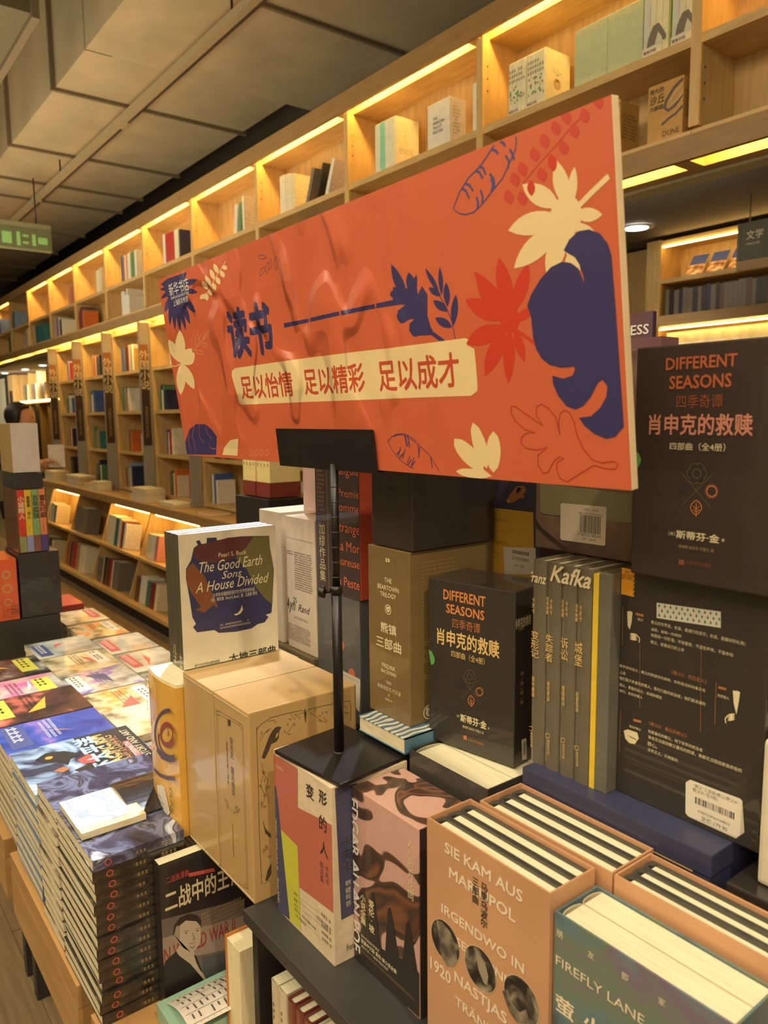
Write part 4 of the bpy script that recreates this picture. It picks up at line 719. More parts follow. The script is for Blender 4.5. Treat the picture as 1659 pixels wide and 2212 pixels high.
  ['N','btext',0.35,[[111.5,233.9],[110.8,234],[110.2,233.8],[109.8,233.7],[109.5,233.4],[109.2,233],[109.1,232.6],[109,232.1],[109.1,231.4],[109.8,231.4],[110.4,231.5],[110.8,231.7],[111.1,232],[111.4,232.3],[111.5,232.8],[111.6,233.3],[111.5,233.9]]],
  ['N','btext',0.35,[[118.2,230.7],[118.3,231.3],[118.2,231.9],[118,232.4],[117.7,232.8],[117.3,233.2],[116.9,233.6],[116.3,233.9],[115.6,234.1],[115.6,233.5],[115.7,233],[115.9,232.5],[116.1,232],[116.5,231.6],[117,231.3],[117.5,231],[118.2,230.7]]],
  ['N','btext',0.35,[[144.4,233.3],[145.2,233.1],[145.8,233],[146.3,233.1],[146.7,233.3],[147,233.5],[147.3,233.9],[147.5,234.3],[147.5,234.9],[146.8,235.1],[146.2,235.2],[145.7,235.1],[145.3,234.9],[144.9,234.7],[144.7,234.3],[144.5,233.9],[144.4,233.3]]],
  ['N','btext',0.35,[[149.6,224.3],[149.4,223.8],[149.3,223.2],[149.4,222.7],[149.6,222.2],[149.9,221.7],[150.3,221.3],[150.8,220.8],[151.5,220.4],[151.7,221],[151.8,221.5],[151.7,222.1],[151.5,222.6],[151.2,223],[150.8,223.5],[150.3,223.9],[149.6,224.3]]],
  ['N','btext',0.35,[[151.5,231.5],[150.8,231.9],[150.3,232],[149.7,232.1],[149.2,232.1],[148.8,232],[148.5,231.7],[148.1,231.3],[147.9,230.8],[148.6,230.5],[149.2,230.3],[149.7,230.2],[150.2,230.2],[150.6,230.4],[151,230.6],[151.3,231],[151.5,231.5]]],
  ['N','btext',0.35,[[56.9,228.9],[57.2,229.3],[57.4,229.8],[57.4,230.3],[57.4,230.8],[57.2,231.2],[56.9,231.7],[56.6,232.2],[56,232.7],[55.7,232.3],[55.5,231.8],[55.5,231.3],[55.5,230.8],[55.7,230.4],[56,229.9],[56.3,229.4],[56.9,228.9]]],
  ['N','btext',0.35,[[64.9,228.2],[65.4,227.8],[65.9,227.4],[66.3,227.2],[66.8,227.1],[67.2,227.1],[67.6,227.3],[68,227.5],[68.4,227.9],[67.9,228.3],[67.4,228.6],[66.9,228.8],[66.5,228.9],[66.1,228.9],[65.6,228.8],[65.2,228.6],[64.9,228.2]]],
  ['N','btext',0.35,[[51.9,224.4],[51.5,224],[51.2,223.6],[51,223.2],[51,222.7],[51,222.3],[51.2,221.7],[51.5,221.2],[51.9,220.6],[52.4,221],[52.6,221.4],[52.8,221.8],[52.9,222.3],[52.8,222.7],[52.7,223.3],[52.4,223.8],[51.9,224.4]]],
  ['N','btext',0.35,[[59.7,216.5],[59.3,217],[58.9,217.4],[58.5,217.8],[58.1,218],[57.7,218.1],[57.2,218.1],[56.7,218],[56.2,217.8],[56.6,217.3],[57,216.9],[57.4,216.5],[57.8,216.3],[58.3,216.2],[58.7,216.2],[59.2,216.3],[59.7,216.5]]],
  ['N','btext',0.35,[[17.8,227.8],[18.3,228.1],[18.7,228.4],[19,228.7],[19.1,229.1],[19.2,229.5],[19.2,230],[19,230.6],[18.7,231.2],[18.2,230.9],[17.8,230.6],[17.6,230.3],[17.4,229.9],[17.3,229.5],[17.4,229],[17.5,228.4],[17.8,227.8]]],
  ['N','btext',0.35,[[24,230.4],[24.2,229.8],[24.5,229.4],[24.8,229],[25.2,228.7],[25.6,228.4],[26,228.3],[26.5,228.2],[27.1,228.3],[26.9,228.8],[26.6,229.3],[26.3,229.7],[26,230],[25.6,230.2],[25.1,230.4],[24.6,230.5],[24,230.4]]],
  ['N','btext',0.35,[[28.7,232],[28.1,231.9],[27.6,231.8],[27.3,231.5],[27,231.2],[26.9,230.8],[26.8,230.4],[26.8,229.8],[27,229.2],[27.6,229.3],[28,229.5],[28.4,229.7],[28.7,230],[28.8,230.4],[28.9,230.9],[28.9,231.4],[28.7,232]]],
  ['N','btext',0.35,[[107.8,221.4],[107.7,222.1],[107.5,222.6],[107.3,223.1],[107,223.5],[106.5,223.8],[106,224.1],[105.5,224.3],[104.8,224.5],[104.9,223.9],[105,223.3],[105.3,222.9],[105.6,222.4],[106,222.1],[106.5,221.8],[107.1,221.6],[107.8,221.4]]],
  ['N','btext',0.35,[[114.5,218.2],[115.2,218.1],[115.8,218.1],[116.2,218.3],[116.6,218.5],[116.9,218.8],[117.1,219.2],[117.2,219.7],[117.1,220.3],[116.4,220.4],[115.9,220.4],[115.4,220.2],[115,220],[114.7,219.7],[114.6,219.3],[114.5,218.8],[114.5,218.2]]],
  ['N','btext',0.4,[[60.6,245.3],[66.7,235],[75,241.7],[81.5,240]]],
  ['N','btext',0.4,[[89.7,239.4],[97.9,232.9],[111.1,220.6],[118,220.3],[111.3,226.5]]],
  ['N','btext',0.4,[[140.9,234.1],[146.1,225.2],[154.9,221.5]]],
  ['N','btext',0.4,[[53.4,218.2],[59.9,223.7],[66.6,232.1]]],
  ['P','btext',[[83,246.3],[85.6,239],[83.6,224.8],[81.5,240]]],
  ['N','btext',0.6,[[11.2,240.3],[10.8,194.9],[10.8,145.6],[10,96],[11.1,24.7],[23.7,24.7]]],
  ['N','btext',0.4,[[16.7,189.9],[19.8,175.8],[14,161.1],[20.4,142.5],[12.9,128.4]]],
  ['N','btext',0.4,[[16.4,180.2],[24.7,164.4],[21.6,150.5],[25.5,135.8]]],
  ['P','btext',[[15,114.3],[19,99.5],[26.7,88.4],[26.5,83.3],[18.8,92.9]]],
  ['P','btext',[[16.6,27.6],[20.6,41.4],[25.9,47.8],[25.4,34.3],[20.1,26.2]]],
  ['N','btext',0.4,[[17.2,176.6],[17.7,175.9],[18.3,175.4],[18.8,175],[19.4,174.8],[20,174.7],[20.5,174.7],[21.1,174.9],[21.7,175.3],[21.2,176],[20.6,176.5],[20,176.8],[19.5,177.1],[18.9,177.2],[18.3,177.2],[17.8,177],[17.2,176.6]]],
  ['N','btext',0.4,[[21.3,167.1],[20.5,166.9],[20,166.6],[19.6,166.2],[19.3,165.7],[19.1,165.2],[19.2,164.5],[19.3,163.8],[19.6,162.9],[20.4,163.1],[20.9,163.5],[21.3,163.9],[21.6,164.3],[21.7,164.9],[21.7,165.6],[21.6,166.3],[21.3,167.1]]],
  ['N','btext',0.4,[[15.6,157.3],[15.6,158.1],[15.4,158.8],[15.1,159.4],[14.7,160],[14.2,160.5],[13.7,160.9],[13,161.2],[12.2,161.4],[12.2,160.7],[12.4,160],[12.7,159.3],[13.1,158.8],[13.5,158.3],[14.1,157.9],[14.8,157.6],[15.6,157.3]]],
  ['N','btext',0.4,[[22.6,153.5],[23.4,153.1],[24.1,153],[24.7,152.9],[25.2,153.1],[25.7,153.3],[26,153.7],[26.3,154.2],[26.5,155],[25.7,155.3],[25,155.5],[24.3,155.5],[23.8,155.4],[23.4,155.1],[23,154.7],[22.7,154.2],[22.6,153.5]]],
  ['N','btext',0.4,[[14.1,137.9],[13.7,137.4],[13.4,136.8],[13.3,136.2],[13.4,135.5],[13.6,134.9],[13.9,134.2],[14.4,133.5],[15.1,132.8],[15.5,133.4],[15.7,134],[15.8,134.6],[15.8,135.2],[15.6,135.9],[15.2,136.6],[14.8,137.2],[14.1,137.9]]],
  ['N','btext',0.4,[[20.9,129],[20.4,129.8],[19.8,130.4],[19.3,130.8],[18.7,131.1],[18.2,131.3],[17.6,131.3],[17,131.2],[16.3,130.9],[16.8,130.2],[17.3,129.6],[17.9,129.2],[18.4,128.9],[19,128.7],[19.6,128.7],[20.2,128.8],[20.9,129]]],
  ['N','btext',0.4,[[18.7,143.1],[19.4,143.2],[20,143.5],[20.5,143.8],[20.8,144.3],[21,144.8],[21,145.5],[20.9,146.2],[20.6,147],[19.8,146.9],[19.3,146.6],[18.8,146.3],[18.5,145.8],[18.3,145.3],[18.3,144.7],[18.4,143.9],[18.7,143.1]]],
  ['N','btext',0.4,[[18.2,76.2],[18.2,75.4],[18.3,74.7],[18.6,74.1],[18.9,73.4],[19.4,72.9],[20,72.4],[20.7,72],[21.5,71.6],[21.5,72.4],[21.4,73.1],[21.1,73.8],[20.8,74.4],[20.3,75],[19.7,75.4],[19,75.9],[18.2,76.2]]],
  ['N','btext',0.4,[[21.6,71.6],[20.8,72],[20.1,72.3],[19.5,72.4],[18.9,72.3],[18.5,72.1],[18.1,71.8],[17.7,71.3],[17.5,70.6],[18.3,70.2],[19,69.9],[19.7,69.8],[20.2,69.9],[20.7,70.1],[21.1,70.4],[21.4,70.9],[21.6,71.6]]],
  ['N','btext',0.4,[[16.1,66.9],[16.6,67.4],[16.9,68],[17,68.6],[17,69.2],[16.8,69.9],[16.5,70.6],[16.1,71.3],[15.4,72.1],[15,71.6],[14.7,71],[14.5,70.4],[14.5,69.8],[14.7,69.1],[15,68.4],[15.4,67.7],[16.1,66.9]]],
  ['N','btext',0.4,[[21.2,59.9],[21.7,59],[22.2,58.4],[22.7,57.9],[23.2,57.5],[23.8,57.3],[24.4,57.2],[25.1,57.2],[25.8,57.4],[25.3,58.2],[24.8,58.8],[24.3,59.3],[23.8,59.7],[23.2,59.9],[22.6,60],[21.9,60],[21.2,59.9]]],
 ],
 'dune/f': [
  ['N','dpurp',5.5,[[67,116.8],[57.8,116.5],[49.7,117.6],[42.9,120.3],[37.8,124.4],[34.5,129.8],[33.2,136.2],[33.9,143.5],[36.6,151.3],[41.3,159.3],[47.6,167.3],[55.3,174.9],[64.2,181.9],[73.8,188],[83.9,193],[94,196.8],[103.9,199.3]]],
  ['N','dpurp',6,[[123.5,138.1],[117,133.9],[110.1,130],[103,126.7],[95.8,124],[88.6,121.9],[81.7,120.6],[75,119.9],[68.9,120.1],[63.4,121],[58.7,122.7],[54.8,125.1],[51.9,128.3],[50,132],[49.2,136.3],[49.5,141],[50.9,146]]],
  ['N','dred',8,[[110.3,164.3],[107.7,157.2],[101.7,149.9],[93.1,143.4],[83.2,138.8],[73.4,136.6],[65.4,137.4],[60.3,141.1],[59.1,147.1],[61.9,154.4],[68.3,161.8],[77.2,168.3],[87.1,172.8],[96.7,174.6],[104.4,173.6],[109.1,170],[110.3,164.3]]],
  ['C','drose',[84.3,160.3],5,0],
  ['N','dpurp',8,[[39,116.4],[58.2,111.4],[87.8,117.2],[112,126]]],
  ['N','dpurp',6,[[21.4,77.8],[44.1,76.3],[74.3,82.9],[108.6,95.1]]],
  ['T','伟大的',-0.5,204,27.2,211,'dtext',''],
  ['T','沙丘',-11.4,172.1,26.7,189.8,'dtext','v'],
  ['T','六部曲',3.7,151,22.9,162.9,'dtext','v'],
  ['P','label',[[31.2,54.1],[49.9,62.5],[64.7,63.3],[82.6,30],[71.7,19.4],[55,22.3],[34.1,35.9]]],
  ['B',32.5,22.3,55,43.4,3,'inkb'],
  ['T','DUNE',86.3,31.1,89.8,70.9,'dtext','r'],
  ['B',28.5,5.3,53,11.1,3,'dtext'],
  ['P','ink',[[12.9,-10],[20.8,-9],[20.3,-13.4],[12.4,-14.4]]],
  ['P','paper',[[12.4,-14.4],[20.3,-13.4],[19.7,-17.8],[11.8,-18.8]]],
  ['P','paper',[[20.8,-9.1],[28.6,-8.2],[28.1,-12.5],[20.3,-13.5]]],
  ['P','ink',[[20.3,-13.5],[28.1,-12.5],[27.6,-16.9],[19.7,-17.9]]],
  ['P','ink',[[28.6,-8.3],[36.4,-7.3],[35.9,-11.7],[28.1,-12.6]]],
  ['P','paper',[[28.1,-12.6],[35.9,-11.7],[35.3,-16],[27.6,-17]]],
  ['P','paper',[[36.4,-7.4],[44.1,-6.5],[43.5,-10.8],[35.9,-11.7]]],
  ['P','ink',[[35.9,-11.7],[43.5,-10.8],[43,-15.1],[35.3,-16.1]]],
  ['P','ink',[[44.1,-6.6],[51.6,-5.7],[51.1,-9.9],[43.5,-10.9]]],
  ['P','paper',[[43.5,-10.9],[51.1,-9.9],[50.6,-14.2],[43,-15.2]]],
  ['P','paper',[[51.6,-5.7],[59.2,-4.8],[58.7,-9.1],[51.1,-10]]],
  ['P','ink',[[51.1,-10],[58.7,-9.1],[58.2,-13.4],[50.6,-14.3]]],
  ['P','ink',[[59.2,-4.9],[66.6,-4],[66.1,-8.3],[58.7,-9.2]]],
  ['P','paper',[[58.7,-9.2],[66.1,-8.3],[65.6,-12.5],[58.2,-13.4]]],
  ['P','paper',[[66.6,-4.1],[74,-3.2],[73.5,-7.4],[66.1,-8.3]]],
  ['P','ink',[[66.1,-8.3],[73.5,-7.4],[73,-11.7],[65.6,-12.6]]],
  ['P','ink',[[74,-3.3],[81.3,-2.4],[80.8,-6.6],[73.5,-7.5]]],
  ['P','paper',[[73.5,-7.5],[80.8,-6.6],[80.3,-10.8],[73,-11.7]]],
  ['P','paper',[[81.2,-2.5],[88.5,-1.6],[88,-5.8],[80.8,-6.7]]],
  ['P','ink',[[80.8,-6.7],[88,-5.8],[87.5,-10],[80.3,-10.9]]],
  ['P','ink',[[88.5,-1.7],[95.6,-0.8],[95.2,-5],[88,-5.8]]],
  ['P','paper',[[88,-5.8],[95.2,-5],[94.7,-9.1],[87.5,-10]]],
  ['P','paper',[[95.6,-0.9],[102.7,0],[102.3,-4.2],[95.2,-5]]],
  ['P','ink',[[95.2,-5],[102.3,-4.2],[101.8,-8.3],[94.7,-9.2]]],
  ['P','ink',[[102.7,-0.1],[109.7,0.7],[109.3,-3.4],[102.2,-4.2]]],
  ['P','paper',[[102.2,-4.2],[109.3,-3.4],[108.8,-7.5],[101.8,-8.4]]],
  ['P','paper',[[109.7,0.7],[116.7,1.5],[116.2,-2.6],[109.3,-3.4]]],
  ['P','ink',[[109.3,-3.4],[116.2,-2.6],[115.8,-6.7],[108.8,-7.6]]],
 ],
 'ww2/r': [
  ['P','wgrey',[[-7,143.2],[131.7,121.3],[127.4,-23.2],[-6.7,5.6],[-10.3,77.1]]],
  ['P','wpale',[[-7.6,114.3],[131.7,93.9],[129.8,43.5],[-8.6,75.3]]],
  ['P','wblue',[[59.2,57],[129.6,38.6],[127.6,-17.3],[68.2,0.6],[58.1,30.7]]],
  ['T','IN WORLD WAR II',-2,73.1,114.8,97.1,'wred','b'],
  ['P','wsuit',[[-5.4,69.2],[3.8,77.7],[20.1,84.9],[45.9,50],[61.6,23.3],[69.1,0.1],[-6.8,5.1]]],
  ['P','wskin',[[19.8,85.4],[24.9,92],[46.9,72.4],[48.4,65],[52.4,50.7],[65.5,12.6],[61.3,17.6],[40.5,54.5],[23.3,76.8]]],
  ['P','wsuit',[[46.3,67.3],[50.2,63.2],[59,30.3],[54.7,38.2],[49.7,52]]],
  ['P','wskin',[[15.6,111.1],[17.8,112],[22.1,126.7],[33.1,132.1],[47.5,127.7],[57.9,111.8],[59,91.4],[55.5,79.7],[48.8,73.4],[40.5,73.5],[30.1,86.8],[23.3,96.4],[18.8,95.7],[16,103.5]]],
  ['P','whair',[[15.7,112],[18.5,126.5],[27.8,134.9],[42.3,134.6],[54.8,126.9],[60.3,115.5],[59.1,106.5],[52.6,117.9],[36.4,126.3],[27.2,122.6],[23,107.8],[19.2,111]]],
  ['P','photo3',[[15.6,111.1],[17.8,112],[21.5,123.2],[26.4,123],[26.7,109.8],[25.2,97.4],[31.8,83.2],[41.4,73.4],[30.1,86.2],[23.3,96.4],[18.8,95.7],[16,103.5]]],
  ['P','photo3',[[45.9,101.1],[47.7,91.8],[44.4,91.5],[46.1,89.3],[49.8,89.5],[48.7,96.1]]],
  ['P','photo3',[[39.1,84.5],[44.5,80.7],[51,81.8],[47,76.1],[41.6,78.6]]],
  ['N','whair',0.6,[[32.1,110.2],[36.6,110],[40.1,107.1]]],
  ['N','whair',0.6,[[50.2,106.4],[53.9,106.6],[57.5,103.8]]],
  ['P','whair',[[33.4,107.3],[36,107.5],[38.2,105.2],[35.9,105.3]]],
  ['P','whair',[[51,103.5],[53.8,103.6],[55.9,101.3],[53.7,101.4]]],
  ['N','whair',0.5,[[46,103],[46.9,95],[49.2,91.2],[45,91.8]]],
  ['N','wred',0.8,[[39.8,87.4],[45.6,86.2],[51.1,85.2]]],
  ['T','二战浪漫曲',9.8,194.1,44,204.6,'wredl',''],
  ['P','wredl',[[43.8,197.9],[83.7,190.5],[85.3,184.3],[43.9,191.7]]],
  ['T','二战中的王',6.4,149.8,107.1,183.8,'pale','b'],
  ['T','牌',110.4,149.8,132.8,183.8,'pale','b'],
  ['B',60.4,90.5,130.5,128.6,6,'gold'],
 ],
 'ww2/f': [
  ['P','wredl',[[-8.9,189.2],[-1.1,192.3],[-3,163.8],[-10.8,160.6]]],
  ['T','二战中的王牌间谍',-6,88.7,-4.3,154.8,'pale','v'],
 ],
}

# ------------------------------------------------------------------ colours and materials
def lin(c):
    return tuple(((x/255)/12.92 if x/255 <= .04045 else ((x/255+.055)/1.055)**2.4) for x in c)
PAL = dict(bluepale=(168, 200, 224), navy=(58, 54, 98), cream=(236, 208, 150), red=(205, 62, 38), peach=(240, 175, 120), white=(232, 228, 215), vermil=(196, 78, 48),
    orange_i=(214, 96, 56), rust=(168, 52, 36), berry=(200, 72, 52), bluline=(68, 78, 128), pale=(222, 205, 160), amber=(235, 160, 40),
    ink=(38, 34, 30), inkb=(60, 50, 40), paper=(214, 205, 180), teal=(40, 105, 100), copper=(176, 112, 70), god_l=(52, 46, 40),
    label=(226, 214, 190), label_d=(200, 188, 165), dso2=(176, 92, 54), dso3=(140, 76, 46), dsp=(196, 128, 104), dso=(222, 136, 72), dso4=(186, 112, 66),
    gold=(176, 148, 95), gold2=(222, 184, 112), olive=(112, 108, 68), navyf=(48, 48, 74), leafg=(98, 158, 84), bearb=(92, 76, 44),
    mnavy=(74, 74, 100), mpink=(190, 106, 84), mrust=(186, 92, 66), myel=(200, 196, 66), pdark=(50, 44, 40), white2=(238, 218, 184),
    photo=(52, 46, 40), photo2=(128, 116, 96), photo3=(160, 146, 120), gnavy=(58, 58, 92), gmar=(98, 56, 52), goliv=(112, 104, 60), grust=(132, 80, 50),
    corange=(236, 122, 78), hfaint=(74, 66, 56), moon=(120, 112, 96), moon2=(216, 120, 88), yel=(214, 166, 60), solive=(142, 138, 100),
    btext=(78, 66, 50), kraft_l=(196, 166, 110), dpurp=(98, 76, 84), dred=(150, 72, 50), drose=(206, 168, 120), dtext=(92, 72, 36),
    wgrey=(112, 98, 86), wpale=(160, 138, 120), wblue=(86, 88, 88), wred=(150, 58, 50), wredl=(206, 88, 74), wsuit=(38, 33, 30), wskin=(196, 178, 152), whair=(54, 46, 38))
MATS = {}
def mat(name, col=None, rough=.5, coat=0., metal=0., emit=None, es=0., spec=.5, vary=.06, vs_=40., bump=0., bs=60., stretch=None, stops=None, sc=6., det=4., dist=0., kind='noise', coord='Object', coatr=.08):
    """procedural principled material: col is sRGB 0-255; stops = [(pos, sRGB), ...] for a patterned one"""
    if name in MATS: return MATS[name]
    m = bpy.data.materials.new(name); m.use_nodes = True; MATS[name] = m
    nt = m.node_tree; N = nt.nodes; Lk = nt.links; b = N['Principled BSDF']
    b.inputs['Roughness'].default_value = rough; b.inputs['Metallic'].default_value = metal
    b.inputs['Coat Weight'].default_value = coat; b.inputs['Coat Roughness'].default_value = coatr
    b.inputs['Specular IOR Level'].default_value = spec
    if emit:
        b.inputs['Emission Color'].default_value = (*lin(emit), 1); b.inputs['Emission Strength'].default_value = es
    tc = N.new('ShaderNodeTexCoord'); mp = N.new('ShaderNodeMapping'); Lk.new(tc.outputs[coord], mp.inputs[0])
    if stretch: mp.inputs['Scale'].default_value = stretch
    if stops:
        if kind == 'wave':
            t = N.new('ShaderNodeTexWave'); t.inputs['Scale'].default_value = sc; t.inputs['Distortion'].default_value = dist
            t.inputs['Detail'].default_value = det; t.inputs['Detail Scale'].default_value = 1.2
        elif kind == 'voronoi':
            t = N.new('ShaderNodeTexVoronoi'); t.inputs['Scale'].default_value = sc
        else:
            t = N.new('ShaderNodeTexNoise'); t.inputs['Scale'].default_value = sc; t.inputs['Detail'].default_value = det; t.inputs['Distortion'].default_value = dist
        Lk.new(mp.outputs[0], t.inputs['Vector'])
        r = N.new('ShaderNodeValToRGB'); e = r.color_ramp.elements
        while len(e) < len(stops): e.new(.5)
        for k, (p_, c_) in enumerate(stops): e[k].position = p_; e[k].color = (*lin(c_), 1)
        Lk.new(t.outputs['Color' if kind == 'voronoi' and 0 else ('Distance' if kind == 'voronoi' else ('Color' if kind == 'wave' else 'Fac'))], r.inputs[0])
        Lk.new(r.outputs[0], b.inputs['Base Color'])
    else:
        c = lin(col)
        t = N.new('ShaderNodeTexNoise'); t.inputs['Scale'].default_value = vs_; t.inputs['Detail'].default_value = 3
        Lk.new(mp.outputs[0], t.inputs['Vector'])
        r = N.new('ShaderNodeValToRGB'); e = r.color_ramp.elements
        e[0].position = .3; e[1].position = .7
        e[0].color = (*[x*(1-vary) for x in c], 1); e[1].color = (*[min(1, x*(1+vary)) for x in c], 1)
        Lk.new(t.outputs['Fac'], r.inputs[0]); Lk.new(r.outputs[0], b.inputs['Base Color'])
    if bump:
        t2 = N.new('ShaderNodeTexNoise'); t2.inputs['Scale'].default_value = bs; t2.inputs['Detail'].default_value = 2
        Lk.new(mp.outputs[0], t2.inputs['Vector'])
        bp = N.new('ShaderNodeBump'); bp.inputs['Strength'].default_value = bump; bp.inputs['Distance'].default_value = .004
        Lk.new(t2.outputs['Fac'], bp.inputs['Height']); Lk.new(bp.outputs[0], b.inputs['Normal']); Lk.new(bp.outputs[0], b.inputs['Coat Normal'])
    return m
def ink(n):
    return mat('print_'+n, PAL[n], rough=.42, coat=.12, vary=.03)
def wrapd(name, col, **k):          # a cover under shrink wrap
    k.setdefault('coat', .55); k.setdefault('bump', .25); k.setdefault('bs', 26.)
    return mat(name, col, **k)
OAK = mat('oak', stops=[(.25, (190, 156, 96)), (.5, (208, 174, 112)), (.8, (222, 190, 128))], sc=5, det=6, stretch=(1.2, 9, 9), rough=.45, coat=.08)
OAKV = mat('oak_upright', stops=[(.25, (190, 156, 96)), (.5, (208, 174, 112)), (.8, (222, 190, 128))], sc=5, det=6, stretch=(9, 9, 1.2), rough=.45, coat=.08)
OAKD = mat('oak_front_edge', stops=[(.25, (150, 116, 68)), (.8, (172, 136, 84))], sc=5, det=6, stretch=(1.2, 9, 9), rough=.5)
STEEL = mat('charcoal_steel', (66, 64, 62), rough=.42, metal=.25, vary=.04)
STEELD = mat('dark_steel', (46, 43, 41), rough=.45, metal=.3, vary=.04)
BLACK = mat('black_powder_coat', (30, 26, 24), rough=.38, vary=.05)
PAGES = mat('page_block', stops=[(.3, (214, 200, 160)), (.6, (232, 220, 182)), (.75, (206, 190, 150))], kind='noise', sc=30, det=2, stretch=(1, 1, 14), rough=.8)
PAGEH = mat('page_tops', stops=[(.3, (222, 212, 172)), (.7, (236, 228, 192))], sc=24, det=3, stretch=(1, 12, 1), rough=.75, coat=.12, bump=.15, bs=40)
PAGEX = mat('page_block_flat', stops=[(.3, (210, 194, 152)), (.6, (236, 222, 182)), (.8, (198, 180, 138))], sc=34, det=2, stretch=(1, 1, 12), rough=.8)
LED = mat('led_strip', (255, 240, 200), emit=(255, 214, 120), es=60)
LEDB = mat('led_soft', (255, 240, 200), emit=(255, 206, 112), es=16)

# ------------------------------------------------------------------ mesh helpers
def new(): return bmesh.new()
def box(bm, x0, y0, z0, x1, y1, z1, mi=0):
    v = [bm.verts.new(p) for p in ((x0, y0, z0), (x1, y0, z0), (x1, y1, z0), (x0, y1, z0), (x0, y0, z1), (x1, y0, z1), (x1, y1, z1), (x0, y1, z1))]
    for q in ((0, 3, 2, 1), (4, 5, 6, 7), (0, 1, 5, 4), (1, 2, 6, 5), (2, 3, 7, 6), (3, 0, 4, 7)):
        bm.faces.new([v[i] for i in q]).material_index = mi
    return v
def bevel(bm, w=.0012, seg=2):
    bmesh.ops.bevel(bm, geom=list(bm.edges), offset=w, segments=seg, affect='EDGES', profile=.6)
def prism(bm, pts, axis, a, b, mi=0):     # polygon pts (2D) extruded along axis from a to b
    def P(p, t):
        return (t, p[0], p[1]) if axis == 'x' else ((p[0], t, p[1]) if axis == 'y' else (p[0], p[1], t))
    A = [bm.verts.new(P(p, a)) for p in pts]; B = [bm.verts.new(P(p, b)) for p in pts]; n = len(pts)
    f = [bm.faces.new(A), bm.faces.new(B[::-1])]
    for i in range(n): f.append(bm.faces.new((A[i], B[i], B[(i+1) % n], A[(i+1) % n])))
    for q in f: q.material_index = mi
def tube(bm, p0, p1, r0, r1=None, n=16, mi=0):
    r1 = r0 if r1 is None else r1
    p0 = Vector(p0); p1 = Vector(p1); d = (p1-p0).normalized(); a = d.orthogonal().normalized(); b = d.cross(a)
    A = [bm.verts.new(p0+(a*cos(2*pi*i/n)+b*sin(2*pi*i/n))*r0) for i in range(n)]
    B = [bm.verts.new(p1+(a*cos(2*pi*i/n)+b*sin(2*pi*i/n))*r1) for i in range(n)]
    fs = [bm.faces.new(A[::-1]), bm.faces.new(B)]
    for i in range(n):
        q = bm.faces.new((A[i], A[(i+1) % n], B[(i+1) % n], B[i])); q.smooth = True; fs.append(q)
    for q in fs: q.material_index = mi
def link(name, me, parent=None):
    o = bpy.data.objects.new(name, me); COL.objects.link(o)
    if parent: o.parent = parent
    return o
def obj(name, bm, mats, parent=None, loc=None, fix=True):
    if fix: bmesh.ops.recalc_face_normals(bm, faces=list(bm.faces))
    me = bpy.data.meshes.new(name); bm.to_mesh(me); bm.free()
    for m in (mats if isinstance(mats, (list, tuple)) else [mats]): me.materials.append(m)
    o = link(name, me, parent)
    if loc: o.location = loc
    return o
def tag(o, label, cat, group=None, kind=None):
    o['label'] = label; o['category'] = cat
    if group: o['group'] = group
    if kind: o['kind'] = kind
    return o
def thing(name, label, cat, loc=(0, 0, 0), rz=0, group=None):
    o = bpy.data.objects.new(name, None); COL.objects.link(o); o.location = loc; o.rotation_euler = (0, 0, rz)
    o.empty_display_size = .02
    return tag(o, label, cat, group)
def struct(name, bm, m, parent=None):
    o = obj(name, bm, m, parent)
    if not parent: o['kind'] = 'structure'
    return o
def bx(*a, bev=0):
    bm = new(); box(bm, *a)
    if bev: bevel(bm, bev)
    return bm
def dup(root, loc, label=None, group=None):
    r = root.copy(); COL.objects.link(r); r.location = loc
    if label: r['label'] = label
    if group: r['group'] = group
    for ch in list(root.children):
        c = ch.copy(); COL.objects.link(c); c.parent = r
        for g in ch.children:
            d = g.copy(); COL.objects.link(d); d.parent = c
    return r

# ------------------------------------------------------------------ printing on flat faces
def glyphs(txt, fl):
    c = bpy.data.curves.new('t', 'FONT'); c.size = 1; c.resolution_u = 2
    if 'v' in fl: c.body = '\n'.join(txt); c.align_x = 'CENTER'; c.space_line = .98
    else: c.body = txt
    if 'i' in fl: c.shear = .35
    o = bpy.data.objects.new('t', c); me = bpy.data.meshes.new_from_object(o)
    vs_ = [(v.co.x, v.co.y) for v in me.vertices]; fs = [tuple(p.vertices) for p in me.polygons]
    bpy.data.objects.remove(o); bpy.data.curves.remove(c); bpy.data.meshes.remove(me)
    bo = .038 if 'bb' in fl else (.02 if 'b' in fl else 0)
    if bo:                                  # heavier strokes: shifted copies of the same outlines
        n = len(vs_); base = vs_; vs_ = []; f0 = fs; fs = []
        for k, (dx, dy) in enumerate(((0, 0), (bo, bo*.5), (-bo, -bo*.5), (bo*.5, -bo), (-bo*.5, bo))):
            vs_ += [(x+dx, y+dy, k) for x, y in base]; fs += [tuple(i+k*n for i in q) for q in f0]
    if 'r' in fl: vs_ = [(p[1], -p[0], *p[2:]) for p in vs_]
    return vs_, fs
